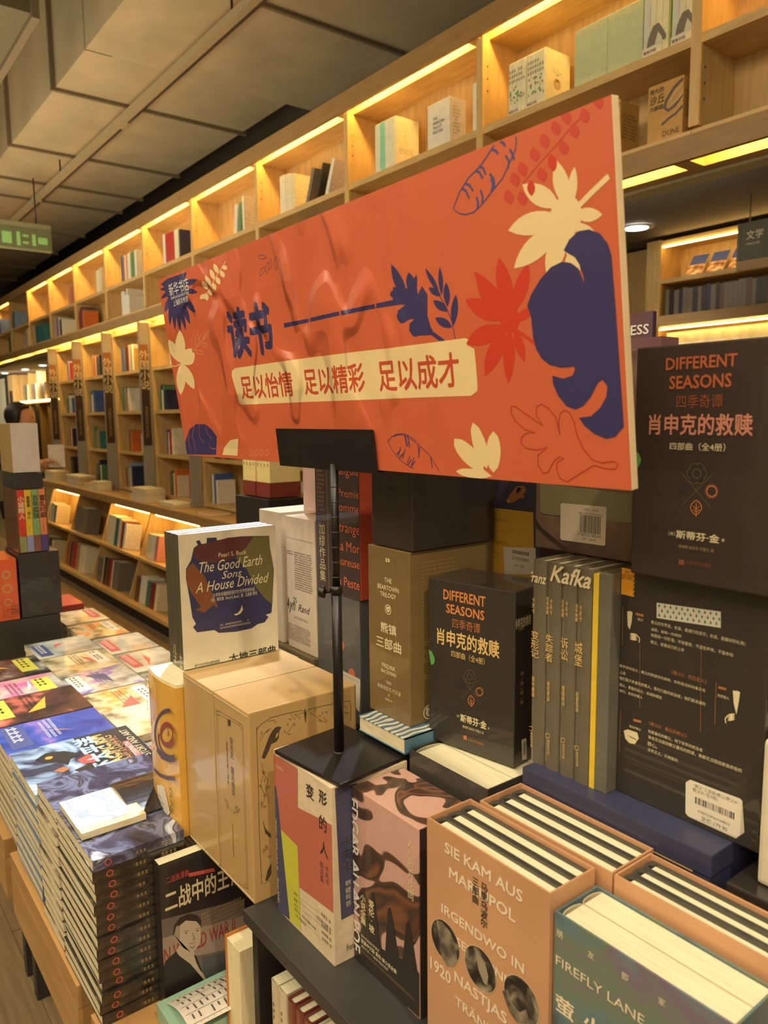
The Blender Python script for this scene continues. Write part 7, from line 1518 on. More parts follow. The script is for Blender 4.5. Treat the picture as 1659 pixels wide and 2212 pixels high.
t = thing('boxed_novel_set', 'dark green boxed set on the riser column at the left edge', 'book set', (-3.38, .44, 1.363)); obj('case', bx(0, 0, 0, .2, .105, .25, bev=.0015), mat('green_case', stops=[(.4, (40, 40, 34)), (.6, (60, 110, 60))], sc=18, rough=.3, coat=.5), t)

# ------------------------------------------------------------------ grey metal shelf units
def unit_shelf(name, label, x0, x1, y0, y1, ztop, zb=.741):
    t = thing(name, label, 'shelf', (x0, y0, zb)); W = x1-x0; D = y1-y0; H = ztop-zb
    obj('top_shelf', bx(0, 0, H-.018, W, D, H, bev=.0015), STEEL, t)
    obj('side_panel', bx(0, .012, 0, .014, D, H-.018, bev=.001), STEELD, t); obj('side_panel', bx(W-.014, .012, 0, W, D, H-.018, bev=.001), STEELD, t)
    obj('back_panel', bx(.014, D-.006, 0, W-.014, D, H-.018), STEELD, t); obj('bottom_shelf', bx(.014, .012, 0, W-.014, D-.006, .008), STEELD, t)
unit_shelf('metal_shelf', 'dark grey metal book shelf holding the front row of boxed sets', -.842, .62, .407, .82, .970)
unit_shelf('metal_shelf', 'second dark grey metal shelf under the kraft and swirl boxes', -1.22, -.862, .53, .82, .970)
def riser(label, x0, x1, y0, y1, z0, z1, m=STEELD):
    t = thing('display_riser', label, 'riser', (x0, y0, z0+.0005)); obj('riser_body', bx(0, 0, 0, x1-x0, y1-y0, z1-z0-.001, bev=.002), m, t)
riser('grey riser under the camel and grey boxes behind the stand', -1.25, -.93, .650, .815, .970, 1.120)
riser('kraft riser box under the white biography boxes', -1.25, -1.05, .652, .79, 1.120, 1.200, mat('kraft_grey', (112, 98, 70), rough=.7))
riser('black riser under the blue wave patterned book', -.775, -.678, .557, .705, .970, 1.198)
riser('black riser under the navy and yellow box', -.79, -.60, .71, .815, .970, 1.392)
riser('black riser under the flat blue box', -.53, -.312, .60, .815, .970, 1.169)
riser('black boxed set lying under the white box at the right edge', -.300, -.03, .582, .80, .970, 1.2135, mat('black_gloss_box', (48, 44, 40), rough=.25, coat=.6))

# ------------------------------------------------------------------ foreground boxed sets
def fg(key, name, label, cat='book set', group=None):
    x, y, z, w, d, h, a = L[key]
    return thing(name, label, cat, (x, y, z), radians(a), group), w, d, h
def closed(t, w, d, h, m, bev=.0015, name='case'):
    return obj(name, bx(0, 0, 0, w, d, h, bev=bev), m, t)
def opencase(t, w, d, h, m, inner, n, cover, hard=True, back=True, th=.0018, gap=.004, spines_left=True):
    """slipcase open at the top: page tops of n volumes show"""
    bm = new(); box(bm, 0, 0, 0, w, th, h); box(bm, 0, d-th, 0, w, d, h); box(bm, 0, th, 0, th, d-th, h); box(bm, w-th, th, 0, w, d-th, h); box(bm, th, th, 0, w-th, d-th, th)
    obj('slipcase', bm, m, t)
    tt = (d-2*th-.001)/n
    for k in range(n):
        if hard: volume(t, 'volume', th+.002, th+.0005+k*tt, th+.0005, w-2*th-.004, tt-.0006, h-gap-th, cover, PAGEH)
        else: volume(t, 'volume', th+.001, th+.0005+k*tt, th+.0005, w-2*th-.002, tt-.0004, h-.0022-th, cover, PAGEH, hard=False)
KR = wrapd('kraft_wrap', (194, 158, 100), coat=.45, bump=.35, bs=18, vary=.04, vs_=8)
for k, lb in (('brown_l', 'shrink wrapped plain kraft box beside the ornamented one'), ('brown_r', 'kraft boxed mystery set with black birds and vines on its side')):
    t, w, d, h = fg(k, 'boxed_novel_set', lb, group='kraft boxes left of the sign stand'); closed(t, w, d, h, KR, .002); prints(k, t, w, d, h)
    bm = new(); box(bm, .0015, -.0007, .004, w-.0015, -.0002, .0048); box(bm, .0015, -.0007, h-.0055, w-.0015, -.0002, h-.0047); obj('wrap_seam', bm, mat('wrap_film', (226, 216, 190), rough=.1, coat=1), t)
t, w, d, h = fg('dune', 'boxed_novel_set', 'yellow box set with a purple swirl and checkered foot, bulging page side')
bm = new(); n = 10   # bowed front
pr = [(w*i/n, -.006*sin(pi*i/n)) for i in range(n+1)]+[(w, d), (0, d)]
prism(bm, pr, 'z', 0, h-.004); obj('case', bm, wrapd('swirl_case', (226, 172, 72), coat=.6, bump=.5, bs=22), t)
bm = new(); prism(bm, [(p[0]*.98+.001, p[1]+.001) for p in pr], 'z', h-.004, h); obj('page_tops', bm, PAGEH, t)
V0 = Mface('f', w, d, h)
items = PR['dune/f']
printing(items, t, Matrix(((1, 0, 0, 0), (0, 0, -1, -.0062), (0, 1, 0, 0), (0, 0, 0, 1))), lift=.0002, clip=(.5, .5, w*1000-.5, h*1000-.5))
t, w, d, h = fg('good', 'wrapped_trilogy', 'shrink wrapped trilogy with an ivory cover and dark painted blotch', 'book set')
sp = wrapd('olive_spine', (84, 76, 56), coat=.8, bump=.5, bs=30)
for k in range(3):
    a = k*w/3; bm = new(); box(bm, a, 0, 0, a+w/3-.0008, .0008, h); box(bm, a, .0008, 0, a+.0006, d, h); box(bm, a+w/3-.0014, .0008, 0, a+w/3-.0008, d, h)
    o = obj('volume', bm, sp, t); bm = new(); box(bm, a+.0006, .0008, .0, a+w/3-.0014, d-.001, h-.0004); obj('page_block', bm, mat('white_page_tops', (226, 226, 232), rough=.6, coat=.4), o)
obj('front_cover', bx(w-.0008, .0, 0, w, d, h), wrapd('ivory_cover', (228, 214, 182), coat=.5, bump=.12), t); prints('good', t, w, d, h)
iv = wrapd('ivory_wrap', (222, 206, 180), coat=.7, bump=.5, bs=20)
for k, lb in (('ayn_a', 'blank ivory shrink wrapped box behind the blotch cover trilogy'), ('ayn_b', 'ivory box with small print and a handwritten signature')):
    t, w, d, h = fg(k, 'boxed_book_set', lb, group='ivory biography boxes'); closed(t, w, d, h, iv, .002); prints(k, t, w, d, h)
t = thing('boxed_book_set', 'pale pink box standing on the ivory boxes behind the pole', 'book set', (-1.15, .70, 1.436)); closed(t, .10, .08, .15, wrapd('pink_wrap', (216, 180, 164), coat=.5), .002)
t, w, d, h = fg('grey', 'boxed_book_set', 'slate grey box with moon circles and a half hidden price label'); closed(t, w, d, h, wrapd('slate_case', (98, 98, 98), coat=.5, bump=.12)); prints('grey', t, w, d, h)
t, w, d, h = fg('camus', 'boxed_book_set', 'black boxed set with orange French titles behind the sign pole'); closed(t, w, d, h, wrapd('titles_case', (70, 54, 54), coat=.5, bump=.1))
obj('orange_side', bx(w+.0002, .001, .001, w+.0012, d-.001, h-.001), mat('orange_side', (206, 88, 56), rough=.4, coat=.3), t); prints('camus', t, w, d, h)
t, w, d, h = fg('bear', 'boxed_novel_set', 'olive brown shrink wrapped trilogy box with white spine lettering'); closed(t, w, d, h, wrapd('olive_case', (122, 98, 56), coat=.7, bump=.3, bs=16)); prints('bear', t, w, d, h)
t, w, d, h = fg('holmes', 'boxed_novel_set', 'near black detective box standing on the olive brown trilogy'); closed(t, w, d, h, wrapd('detective_case', (50, 42, 36), coat=.6, bump=.4, bs=14)); prints('holmes', t, w, d, h)
BK = wrapd('black_case', (52, 45, 38), coat=.8, bump=.06, bs=10, coatr=.05)
t, w, d, h = fg('ds_s', 'boxed_novel_set', 'small glossy black four volume box leaning askew on the cream page tops'); closed(t, w, d, h, BK); prints('ds_s', t, w, d, h)
t, w, d, h = fg('yellow', 'boxed_novel_set', 'navy and yellow box back with a small copper rocket and price label'); closed(t, w, d, h, wrapd('navy_case', (70, 68, 82), coat=.3, bump=.05)); prints('yellow', t, w, d, h)
t, w, d, h = fg('meta', 'novel_volumes', 'pink, navy and yellow painted book set carrying the sign stand'); closed(t, w, d, h-.0, wrapd('painted_cream', (222, 200, 164), coat=.3, bump=.25, bs=60), .001); prints('meta', t, w, d, h)
bm = new()
for k in range(1, 4): box(bm, .002, d*k/4, h, w-.002, d*k/4+.0006, h+.0003)
obj('volume_joints', bm, mat('joint_dark', (70, 60, 50)), t)
MARB = mat('marbled_case', stops=[(.0, (140, 76, 48)), (.30, (66, 50, 40)), (.36, (130, 80, 52)), (.41, (60, 46, 38)), (.475, (92, 66, 50)), (.488, (206, 160, 142)), (1, (214, 168, 150))], sc=13, det=1.0, dist=1.5, rough=.35, coat=.5)
t, w, d, h = fg('poe', 'boxed_novel_set', 'pink box with brown marbled veins and vertical white capitals'); closed(t, w, d, h, MARB, .0012); prints('poe', t, w, d, h)
obj('dark_side', bx(w+.0002, .001, .001, w+.0010, d-.001, h-.001), wrapd('dark_side', (50, 44, 38)), t)
DK = wrapd('charcoal_cover', (66, 63, 56), coat=.7, bump=.2, bs=30)
t, w, d, h = fg('cream', 'boxed_novel_set', 'dark box with three bare page blocks upward under the small black box'); opencase(t, w, d, h, wrapd('slate_wrap', (64, 60, 54), coat=.7, bump=.4), None, 3, wrapd('cream_cover', (196, 184, 148), coat=.2), hard=False)
t, w, d, h = fg('wave', 'wave_book', 'flat book with blue and cream wave lines under the olive box', 'book')
obj('cover', bx(0, 0, h-.0015, w, d, h), mat('wave_cover', stops=[(.40, (80, 122, 150)), (.5, (226, 220, 190)), (.9, (226, 220, 190))], kind='wave', sc=30, dist=5, det=.3, rough=.3, coat=.6, stretch=(1, 1, .1)), t); obj('cover', bx(0, 0, 0, w, d, .0015), mat('wave_edge', (90, 130, 150)), t); obj('page_block', bx(.001, .001, .0015, w-.001, d-.001, h-.0015), PAGEX, t); obj('spine', bx(w-.0008, 0, .0005, w, d, h), mat('wave_edge', (90, 130, 150)), t)
MATS['print_photo'] = mat('photo_print', stops=[(.38, (38, 34, 30)), (.5, (70, 62, 52)), (.62, (132, 120, 98)), (.72, (176, 162, 134))], sc=52, det=3, dist=.6, rough=.4)
MATS['print_photo2'] = mat('photo_print_mid', stops=[(.38, (84, 74, 62)), (.6, (150, 136, 112))], sc=60, det=3, rough=.4)
TAN = wrapd('apricot_case', stops=None, col=(204, 152, 108), coat=.35, bump=.08, vary=.12, vs_=7)
for k, lb in (('sie1', 'apricot slipcase trilogy with bold white German capitals and round photographs'), ('sie2', 'apricot slipcase trilogy behind the one with German capitals'), ('sie3', 'apricot slipcase trilogy behind the green and blue one')):
    t, w, d, h = fg(k, 'slipcased_trilogy', lb, 'book set', 'apricot slipcase trilogies'); opencase(t, w, d, h, TAN, None, 3, DK); prints(k, t, w, d, h)
t, w, d, h = fg('fire', 'slipcased_novels', 'blue green painterly slipcase with cream page tops at the lower right', 'book set')
opencase(t, w, d, h, mat('painterly_case', stops=[(.30, (84, 96, 96)), (.42, (100, 126, 130)), (.52, (116, 128, 104)), (.60, (126, 108, 122)), (.70, (112, 138, 138))], sc=11, det=6, dist=.9, rough=.42, coat=.25), None, 2, wrapd('cream_cover', (196, 184, 148), coat=.2), hard=False); prints('fire', t, w, d, h)
t, w, d, h = fg('blue', 'gift_box', 'flat navy blue lidded box under the glossy black sets', 'box'); closed(t, w, d, h-.022, wrapd('navy_box', (54, 56, 80), coat=.15, bump=.1, bs=60), .0015, 'box_base')
obj('lid', bx(-.0015, -.0015, h-.021, w+.0015, d, h, bev=.0015), wrapd('navy_box', (54, 56, 80)), t)
bm = new(); x = 0
while x < w-.03:
    e = R.uniform(.02, .05); box(bm, x, -.0022, h-.022+R.uniform(-.0006, .0004), min(x+e, w), -.0014, h-.0212+R.uniform(0, .0012)); x += e
obj('worn_edge', bm, mat('raw_board', (176, 146, 96), rough=.8), t)
t, w, d, h = fg('kafka', 'wrapped_volumes', 'four grey spined volumes wrapped together with a bright yellow sheet edge', 'book set')
sp = wrapd('grey_spine', (104, 94, 74), coat=.6, bump=.35, bs=30, coatr=.1)
vw = .0192
for k in range(4): volume(t, 'volume', k*vw, 0, 0, d-.01, vw-.0006, h, sp, ax='x')
obj('yellow_sheet', bx(4*vw+.0005, .001, 0, 4*vw+.0065, d-.01, h-.003), mat('yellow_sheet', (226, 190, 52), rough=.4, coat=.3), t)
obj('slip_board', bx(4*vw+.007, .001, 0, w, d-.008, h-.001, bev=.001), wrapd('board_grey', (104, 100, 84)), t)
obj('price_label', bx(w+.0002, .02, .04, w+.0008, .05, .09), mat('label_paper', (206, 196, 170)), t)
printing(PR['kafka/f'], t, Matrix(((1, 0, 0, 0), (0, 0, -1, -.0002), (0, 1, 0, 0), (0, 0, 0, 1))), lift=.0012, clip=(.6, .6, w*1000-.6, h*1000-.6))
t, w, d, h = fg('god', 'boxed_novel_set', 'large glossy black box with lines of gold text and price stickers'); closed(t, w, d, h, BK); prints('god', t, w, d, h)
t, w, d, h = fg('dsr', 'boxed_novel_set', 'large black box with orange English title at the right edge'); closed(t, w, d, h, wrapd('black_case_warm', (54, 42, 36), coat=.45, bump=.05, bs=10)); prints('dsr', t, w, d, h)
t, w, d, h = fg('sand', 'boxed_novel_set', 'purple brown box back with an olive panel and large barcode label'); closed(t, w, d, h, mat('stone_case', stops=[(.35, (86, 64, 62)), (.5, (124, 98, 80)), (.65, (156, 128, 104))], sc=9, det=7, dist=.6, rough=.5, coat=.25)); prints('sand', t, w, d, h)
t, w, d, h = fg('back', 'boxed_book_set', 'cream box with a maroon rim and open top behind the large black box'); closed(t, w, d, h-.012, wrapd('cream_back', (196, 180, 150), coat=.2)); obj('maroon_rim', bx(-.0008, -.0008, h-.02, .04, .03, h), wrapd('maroon_rim', (104, 70, 74)), t)
t, w, d, h = fg('white_r', 'boxed_book_set', 'white box corner at the right edge beside the glossy black box'); closed(t, w, d, h, wrapd('white_corner', (216, 202, 172), coat=.3), .004)
# cream sets seen below the sign, farther back
riser('tall black display riser beyond the metal shelves', -2.06, -1.86, 1.02, 1.2, .744, 1.374)

t = thing('display_table', 'low oak table beyond the metal shelves carrying the cream and maroon sets', 'table', (-1.96, 1.15, 0)); obj('tabletop', bx(-.3, -.14, .70, .6, .3, .743, bev=.002), TW, t)
for a in (-.28, .53):
    for b in (-.12, .24): obj('leg', bx(a, b, 0, a+.04, b+.04, .70), STEEL, t)
for k in (0, 1):
    t = thing('boxed_book_set', ['cream volumes with a maroon foot left of its twin under the sign', 'cream volumes with a maroon foot right of its twin, beside the ivory boxes'][k], 'book set', (-2.045+k*.085, 1.04, 1.376), 0, 'cream and maroon sets')
    for j in range(4):
        o = obj('volume', bx(.019*j, 0, .0, .019*j+.0185, .1, .22, bev=.002), mat('cream_spine', (226, 206, 140), rough=.4, coat=.2), t)
        printing([['B', 19*j+6, 70, 19*j+12, 200, 9, 'btext']], o, Mface('f', .08, .1, .22))
    obj('maroon_foot', bx(-.0008, -.0015, 0, .0765, .1, .042), mat('maroon_foot', (126, 54, 44), rough=.4, coat=.2), t)

# ------------------------------------------------------------------ sign stand and sign
t = thing('sign_stand', 'black metal table stand with square foot and round pole', 'stand', (-.744, .496, 1.1885))
o = obj('base_plate', bx(-.063, -.056, 0, .063, .056, .005, bev=.0012), BLACK, t); o.rotation_euler = (0, 0, radians(6)); o.location = (.003, .002, 0)
bm = new(); tube(bm, (0, 0, .004), (0, 0, .21), .0062, .0062, 24); obj('lower_pole', bm, BLACK, t)
bm = new(); tube(bm, (0, 0, .203), (0, 0, .212), .0078, .0074, 24); tube(bm, (0, 0, .004), (0, 0, .0065), .0088, .0075, 24); obj('collar', bm, BLACK, t)
bm = new(); tube(bm, (0, 0, .21), (0, 0, .357), .0048, .0048, 20); obj('upper_pole', bm, BLACK, t)
bm = new()
for k in range(7): tube(bm, (0, 0, .222+k*.018), (0, 0, .2232+k*.018), .0051, .0051, 20)
obj('pole_rings', bm, mat('ring_grey', (80, 76, 70), metal=.5), t)
bm = new(); tube(bm, (-.004, -.004, .205), (-.0115, -.0105, .204), .0022); tube(bm, (-.0105, -.0095, .204), (-.0155, -.0145, .204), .0078, .0072, 20); bevel(bm, .0006, 1); obj('knob', bm, BLACK, t)
cs = Vector((-.761, .480, HC+.078)); rx_, ry_, rz_ = .13, -.002, -.009
RM = Matrix.Rotation(rz_, 3, 'Z') @ Matrix.Rotation(rx_, 3, 'X') @ Matrix.Rotation(ry_, 3, 'Y')
SW, SH = .8412, .2750
t2 = thing('banner_sign', 'long orange red reading banner with navy and cream leaf cut-outs', 'sign', cs-RM @ Vector((SW/2, 0, SH/2))); t2.rotation_euler = RM.to_euler()
# clip: in the stand's own space
def sp_(u, n_, v): return (cs-RM @ Vector((SW/2, 0, SH/2)))+RM @ Vector((u, n_, v))-Vector((-.744, .496, 1.1885))
bm = new()
for (n0, n1) in ((-.0036, -.0022), (.0102, .0116)):
    P8 = [sp_(u, n_, v) for n_ in (n0, n1) for (u, v) in ((.3115, -.003), (.524, -.003), (.5252, .0448), (.3138, .0452))]
    vv = [bm.verts.new(p) for p in P8]
    for q in ((0, 1, 2, 3), (7, 6, 5, 4), (0, 4, 5, 1), (1, 5, 6, 2), (2, 6, 7, 3), (3, 7, 4, 0)): bm.faces.new([vv[i] for i in q])
vv = [bm.verts.new(sp_(u, n_, v)) for (u, n_, v) in ((.3115, -.0032, -.0008), (.524, -.0032, -.0008), (.524, .0116, -.0008), (.3115, .0116, -.0008), (.3115, -.0032, -.003), (.524, -.0032, -.003), (.524, .0116, -.003), (.3115, .0116, -.003))]
for q in ((0, 1, 2, 3), (7, 6, 5, 4), (0, 4, 5, 1), (1, 5, 6, 2), (2, 6, 7, 3), (3, 7, 4, 0)): bm.faces.new([vv[i] for i in q])
obj('clip', bm, BLACK, t)
def signmat(name, c, rough=.42):
    if name in MATS: return MATS[name]
    m = mat(name, c, rough=rough, vary=.025, vs_=6, coat=.12, coatr=.25)
    nt = m.node_tree; N = nt.nodes; Lk = nt.links; b = N['Principled BSDF']
    tc = N.new('ShaderNodeTexCoord'); mp = N.new('ShaderNodeMapping'); mp.inputs['Scale'].default_value = (1.4, 1, .8); Lk.new(tc.outputs['Object'], mp.inputs[0])
    n1 = N.new('ShaderNodeTexNoise'); n1.inputs['Scale'].default_value = 13; n1.inputs['Detail'].default_value = .6; n1.inputs['Distortion'].default_value = .5; Lk.new(mp.outputs[0], n1.inputs['Vector'])
    r = N.new('ShaderNodeValToRGB'); r.color_ramp.elements[0].position = .50; r.color_ramp.elements[1].position = .60; r.color_ramp.interpolation = 'B_SPLINE'; Lk.new(n1.outputs['Fac'], r.inputs[0])
    # blisters gather in the upper middle of the sheet
    sx = N.new('ShaderNodeSeparateXYZ'); Lk.new(tc.outputs['Object'], sx.inputs[0])
    def win(out, c0, wd):
        a = N.new('ShaderNodeMath'); a.operation = 'SUBTRACT'; Lk.new(out, a.inputs[0]); a.inputs[1].default_value = c0
        d_ = N.new('ShaderNodeMath'); d_.operation = 'ABSOLUTE'; Lk.new(a.outputs[0], d_.inputs[0])
        e = N.new('ShaderNodeMapRange'); Lk.new(d_.outputs[0], e.inputs[0]); e.inputs[1].default_value = wd; e.inputs[2].default_value = wd*.45; e.inputs[3].default_value = 0; e.inputs[4].default_value = 1; return e.outputs[0]
    wx = win(sx.outputs[0], .30, .36); wz = win(sx.outputs[2], .155, .14)
    m1 = N.new('ShaderNodeMath'); m1.operation = 'MULTIPLY'; Lk.new(wx, m1.inputs[0]); Lk.new(wz, m1.inputs[1])
    m2 = N.new('ShaderNodeMath'); m2.operation = 'MULTIPLY'; Lk.new(m1.outputs[0], m2.inputs[0]); Lk.new(r.outputs[0], m2.inputs[1])
    bp = N.new('ShaderNodeBump'); bp.inputs['Strength'].default_value = 1; bp.inputs['Distance'].default_value = .009; Lk.new(m2.outputs[0], bp.inputs['Height'])
    Lk.new(bp.outputs[0], b.inputs['Normal']); Lk.new(bp.outputs[0], b.inputs['Coat Normal'])
    return m
bm = new(); box(bm, 0, .0007, 0, SW, .0085, SH); bevel(bm, .0008, 2); obj('foam_board', bm, mat('foam_edge', (226, 196, 150), rough=.7), t2)
obj('printed_sheet', bx(.0004, -.0003, .0004, SW-.0004, .0006, SH-.0004), signmat('banner_orange', (208, 100, 62)), t2)
for c in ('navy', 'cream', 'red', 'peach', 'white', 'vermil', 'orange_i', 'rust', 'berry', 'bluline'): MATS['print_'+c] = signmat('banner_'+c, PAL[c])
printing(PR['sign/f'], t2, Matrix(((1, 0, 0, 0), (0, 0, -1, -.0003), (0, 1, 0, 0), (0, 0, 0, 1))), lift=.00002, clip=(.4, .4, SW*1000-.4, SH*1000-.4), step=1.1e-6)

# ------------------------------------------------------------------ books below, by the table edge
t = thing('spy_book', 'black war history book with a grey portrait of a man in a suit', 'book', (L['ww2'][0], L['ww2'][1], .741)); w, d, h = L['ww2'][3:6]
obj('cover', bx(0, 0, 0, w, .0012, h), mat('charcoal_cover2', (44, 40, 40), rough=.35, coat=.4), t); obj('cover', bx(w-.0012, .0012, 0, w, d, h), mat('charcoal_cover2', (44, 40, 40)), t); obj('cover', bx(0, .0012, 0, .0012, d, h), mat('charcoal_cover2', (44, 40, 40)), t)
obj('page_block', bx(.0012, .0012, .0005, w-.0012, d-.002, h-.0008), PAGEH, t); prints('ww2', t, w, d, h)
# same title one place behind: plain spine
t = thing('spy_book', 'twin of the war history book, only its spine and page top showing', 'book', (L['ww2'][0]-.0, L['ww2'][1]+.0, .741))
t.location = (-1.0285, .5235, .741)
obj('cover', bx(0, 0, 0, w, .0012, h), mat('charcoal_cover2', (44, 40, 40)), t); obj('cover', bx(w-.0012, .0012, 0, w, .005, h), mat('charcoal_cover2', (44, 40, 40)), t); obj('page_block', bx(.0012, .0012, .0005, w-.0012, .005, h-.0008), PAGEH, t)
t = thing('order_form', 'white ruled form sheets lying over the table edge below the portrait book', 'paper', (-.985, .352, .743))
bm = new(); n = 8
pr = [(.085*i/n, .028+.02*sin(2.2*i/n)) for i in range(n+1)]
prism(bm, pr+[(p[0], p[1]-.0006) for p in pr[::-1]], 'y', 0, .15); o = obj('sheet', bm, mat('form_paper', (222, 212, 196), rough=.6), t)
bm = new()
for k in range(15): box(bm, .002, .008+k*.0095, .0002, .083, .0084+k*.0095, .0004)
for k in range(5): box(bm, .008+k*.018, .004, .0002, .0084+k*.018, .146, .0004)
for k in range(14):
    for j in range(4):
        if R.random() > .2: box(bm, .011+j*.018, .0105+k*.0095, .0002, .011+j*.018+R.uniform(.006, .014), .0128+k*.0095, .0004)
for v in bm.verts:
    i = min(max(v.co.x/.085, 0), 1); v.co.z += .0285+.02*sin(2.2*i)
obj('ruled_lines', bm, mat('form_ink', (96, 88, 80)), t)
bm = new(); box(bm, -.012, -.01, 0, .075, .13, .0265); bevel(bm, .001, 1); obj('clipboard_pad', bm, mat('mint_card', (150, 186, 160), rough=.5), t)
t = thing('orange_hardback', 'orange bound book standing fore edge out beside the metal shelf', 'book', (-.905, .41, .741))
obj('cover', bx(-.0022, 0, 0, 0, .09, .155), mat('orange_board', (196, 122, 52), rough=.5, coat=.2), t); obj('cover', bx(0, .0885, 0, .04, .09, .155), mat('orange_board', (196, 122, 52)), t)
obj('page_block', bx(.0003, .002, .0, .038, .088, .151), mat('page_edge_up', stops=[(.3, (222, 206, 158)), (.6, (238, 224, 182)), (.75, (210, 192, 142))], sc=30, det=2, stretch=(14, 14, 1), rough=.8), t)
SPB = [(-.806, .018, (206, 192, 160), False, 'cream paperback nearest the side panel on the lower metal shelf'), (-.786, .018, (214, 200, 170), False, 'second cream paperback on the lower metal shelf'),
       (-.764, .017, (118, 58, 46), True, 'first maroon hardback beside the cream paperbacks'), (-.745, .017, (118, 58, 46), True, 'middle maroon hardback on the lower metal shelf'), (-.726, .017, (118, 58, 46), True, 'third maroon hardback, next to the white spined book'),
       (-.705, .03, (196, 186, 160), True, 'thick pale hardback after the maroon ones'), (-.672, .03, (196, 186, 160), True, 'second thick pale hardback, mostly under the shelf edge')]
for x, w, c, hard, lb in SPB:
    t = thing('lower_shelf_book', lb, 'book', (x, .424, .7495), 0, 'books on the lower metal shelf'); volume(t, 'cover', 0, 0, 0, .15, w, .137, mat('lsb_%d_%d_%d_%d' % (*c, hard), c, rough=.35, coat=.4), PAGEH, ax='x', hard=hard)
    printing([['B', w*350, 40, w*650, 120, 9, 'gold' if hard else 'btext']], t, Matrix(((1, 0, 0, 0), (0, 0, -1, 0), (0, 1, 0, 0), (0, 0, 0, 1))), lift=.0004)

# ------------------------------------------------------------------ the shopper
def skinned(name, verts, edges, radii, m, parent, root=0, sub=2):
    bm = bmesh.new(); lay = bm.verts.layers.skin.verify(); vs2 = [bm.verts.new(v) for v in verts]
    for a, b in edges: bm.edges.new((vs2[a], vs2[b]))
    for v, r in zip(vs2, radii): v[lay].radius = (r, r) if not isinstance(r, tuple) else r
    vs2[root][lay].use_root = True
    me = bpy.data.meshes.new(name); bm.to_mesh(me); bm.free(); o = link(name, me, parent)
    o.modifiers.new('Skin', 'SKIN'); s = o.modifiers.new('Sub', 'SUBSURF'); s.levels = s.render_levels = sub
    for p in me.polygons: p.use_smooth = True
    me.materials.append(m); return o
pa = thing('person', 'person with long black hair browsing beyond the white carton, seen in profile', 'person', (-7.0, 1.475, 0), radians(70))
SK = mat('skin', (206, 160, 124), rough=.5); HB = mat('hair_black', (28, 24, 22), rough=.45); JK = mat('black_top', (36, 34, 34), rough=.8); WS = mat('white_sleeve', (212, 206, 194), rough=.8); TR_ = mat('dark_trousers', (44, 44, 52), rough=.8)
# faces +X locally; y is left
body = skinned('body', [(0, 0, .92), (0, 0, 1.08), (.0, 0, 1.26), (0, 0, 1.40), (.01, 0, 1.47), (.02, 0, 1.54), (.03, 0, 1.62), (.02, 0, 1.68),
    (0, .09, .88), (.02, .10, .48), (0, .10, .08), (.12, .11, .03), (0, -.09, .88), (.02, -.10, .48), (0, -.10, .08), (.12, -.11, .03),
    (0, .16, 1.38), (.0, .20, 1.12), (.17, .12, 1.20), (0, -.16, 1.38), (.0, -.21, 1.12), (.17, -.12, 1.24), (.215, .11, 1.21), (.215, -.11, 1.26)],
    [(0, 1), (1, 2), (2, 3), (3, 4), (4, 5), (5, 6), (6, 7), (0, 8), (8, 9), (9, 10), (10, 11), (0, 12), (12, 13), (13, 14), (14, 15), (3, 16), (16, 17), (17, 18), (3, 19), (19, 20), (20, 21), (18, 22), (21, 23)],
    [(.14, .11), (.12, .09), (.14, .10), (.11, .08), .05, .055, (.085, .07), (.085, .07), .085, .058, .04, .035, .085, .058, .04, .035, .055, .042, .028, .055, .042, .028, .026, .026], SK, pa)
skinned('blouse', [(0, 0, .94), (0, 0, 1.1), (0, 0, 1.27), (0, 0, 1.40), (0, .16, 1.38), (.0, .20, 1.12), (.11, .15, 1.17), (0, -.16, 1.38), (.0, -.21, 1.12), (.11, -.15, 1.20)],
    [(0, 1), (1, 2), (2, 3), (3, 4), (4, 5), (5, 6), (3, 7), (7, 8), (8, 9)], [(.155, .125), (.135, .105), (.155, .115), (.12, .09), .068, .054, .045, .068, .054, .045], JK, pa)
skinned('trousers', [(0, 0, .95), (0, .09, .86), (.02, .10, .48), (0, .10, .1), (0, -.09, .86), (.02, -.10, .48), (0, -.10, .1)], [(0, 1), (1, 2), (2, 3), (0, 4), (4, 5), (5, 6)], [(.15, .12), .1, .072, .056, .1, .072, .056], TR_, pa)
for sgn, a, b in ((1, (.09, .16, 1.16), (.165, .122, 1.198)), (-1, (.09, -.165, 1.185), (.165, -.122, 1.238))):
    bm = new(); tube(bm, a, b, .046, .038, 14); obj('sleeve_cuff', bm, WS, pa)
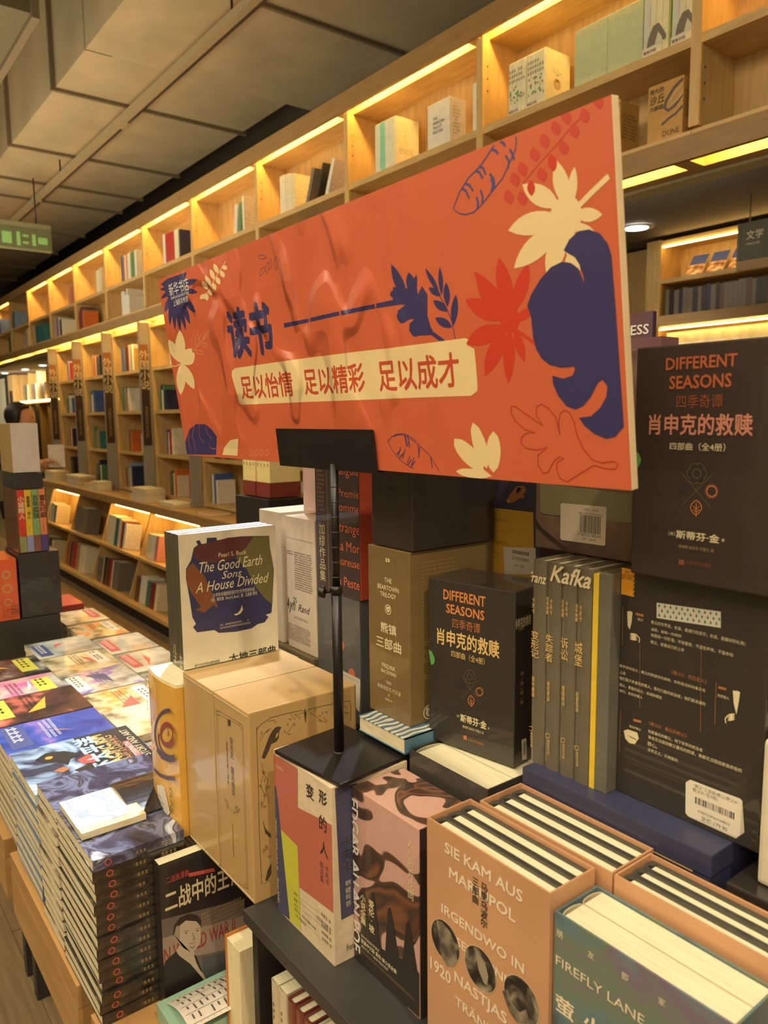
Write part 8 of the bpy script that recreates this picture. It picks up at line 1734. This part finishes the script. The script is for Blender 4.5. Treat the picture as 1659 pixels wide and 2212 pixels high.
def ball(name, c, r, m, seg=20, f=None):
    bm = new(); bmesh.ops.create_uvsphere(bm, u_segments=seg, v_segments=seg//2+2, radius=1)
    for v in bm.verts:
        if f: f(v)
        v.co = Vector((c[0]+v.co.x*r[0], c[1]+v.co.y*r[1], c[2]+v.co.z*r[2]))
    for q in bm.faces: q.smooth = True
    return obj(name, bm, m, pa)
def facef(v):
    if v.co.x > .3 and abs(v.co.y) < .25:
        z = v.co.z
        v.co.x += .16*max(0, 1-abs(z+.15)/.16)+.04*max(0, 1-abs(z+.48)/.1)-.05*max(0, 1-abs(z-.12)/.12)
    if v.co.z < -.3: v.co.x += .05; v.co.y *= 1-.3*(-.3-v.co.z)
ball('face', (.055, 0, 1.605), (.088, .072, .115), SK, 28, facef)
def hairf(v):
    if v.co.x > .35 and v.co.z < .55: v.co.x = .35-.25*(.55-v.co.z)
    if v.co.z < -.2: v.co.z = -.2+(v.co.z+.2)*3.2; v.co.x = min(v.co.x, .05)*.8-.05
ball('hair', (.022, 0, 1.64), (.112, .098, .115), HB, 28, hairf)
for s in (1, -1): ball('eye', (.128, .03*s, 1.62), (.010, .014, .007), mat('eye_dark', (30, 26, 24), rough=.3), 10)
ball('lips', (.142, 0, 1.553), (.010, .022, .008), mat('lips', (170, 90, 80), rough=.4), 10)
for (hx, hy, hz, s) in ((.205, .112, 1.205, 1), (.205, -.112, 1.256, -1)):
    V = [(hx, hy, hz), (hx+.05, hy, hz+.005)]; E_ = [(0, 1)]; Rr = [.02, .026]
    for k in range(4):
        n0 = len(V); y = hy+(k-1.5)*.018; ln = (.03, .036, .034, .026)[k]
        V += [(hx+.075, y, hz+.005), (hx+.075+ln*.7, y, hz-.004), (hx+.075+ln*1.1, y, hz-.02)]; E_ += [(1, n0), (n0, n0+1), (n0+1, n0+2)]; Rr += [.009, .0085, .007]
    n0 = len(V); V += [(hx+.03, hy-.03*s, hz+.01), (hx+.06, hy-.045*s, hz+.012)]; E_ += [(1, n0), (n0, n0+1)]; Rr += [.011, .009]
    skinned('hand', V, E_, Rr, SK, pa, sub=1)
hb = shelf_book('book', -6.9, 1.69, 1.20, .018, .13, .19, COLS['white'], 'white paperback held in the hands of the person in black', 'book'); hb.rotation_euler = (0, 0, radians(-20))
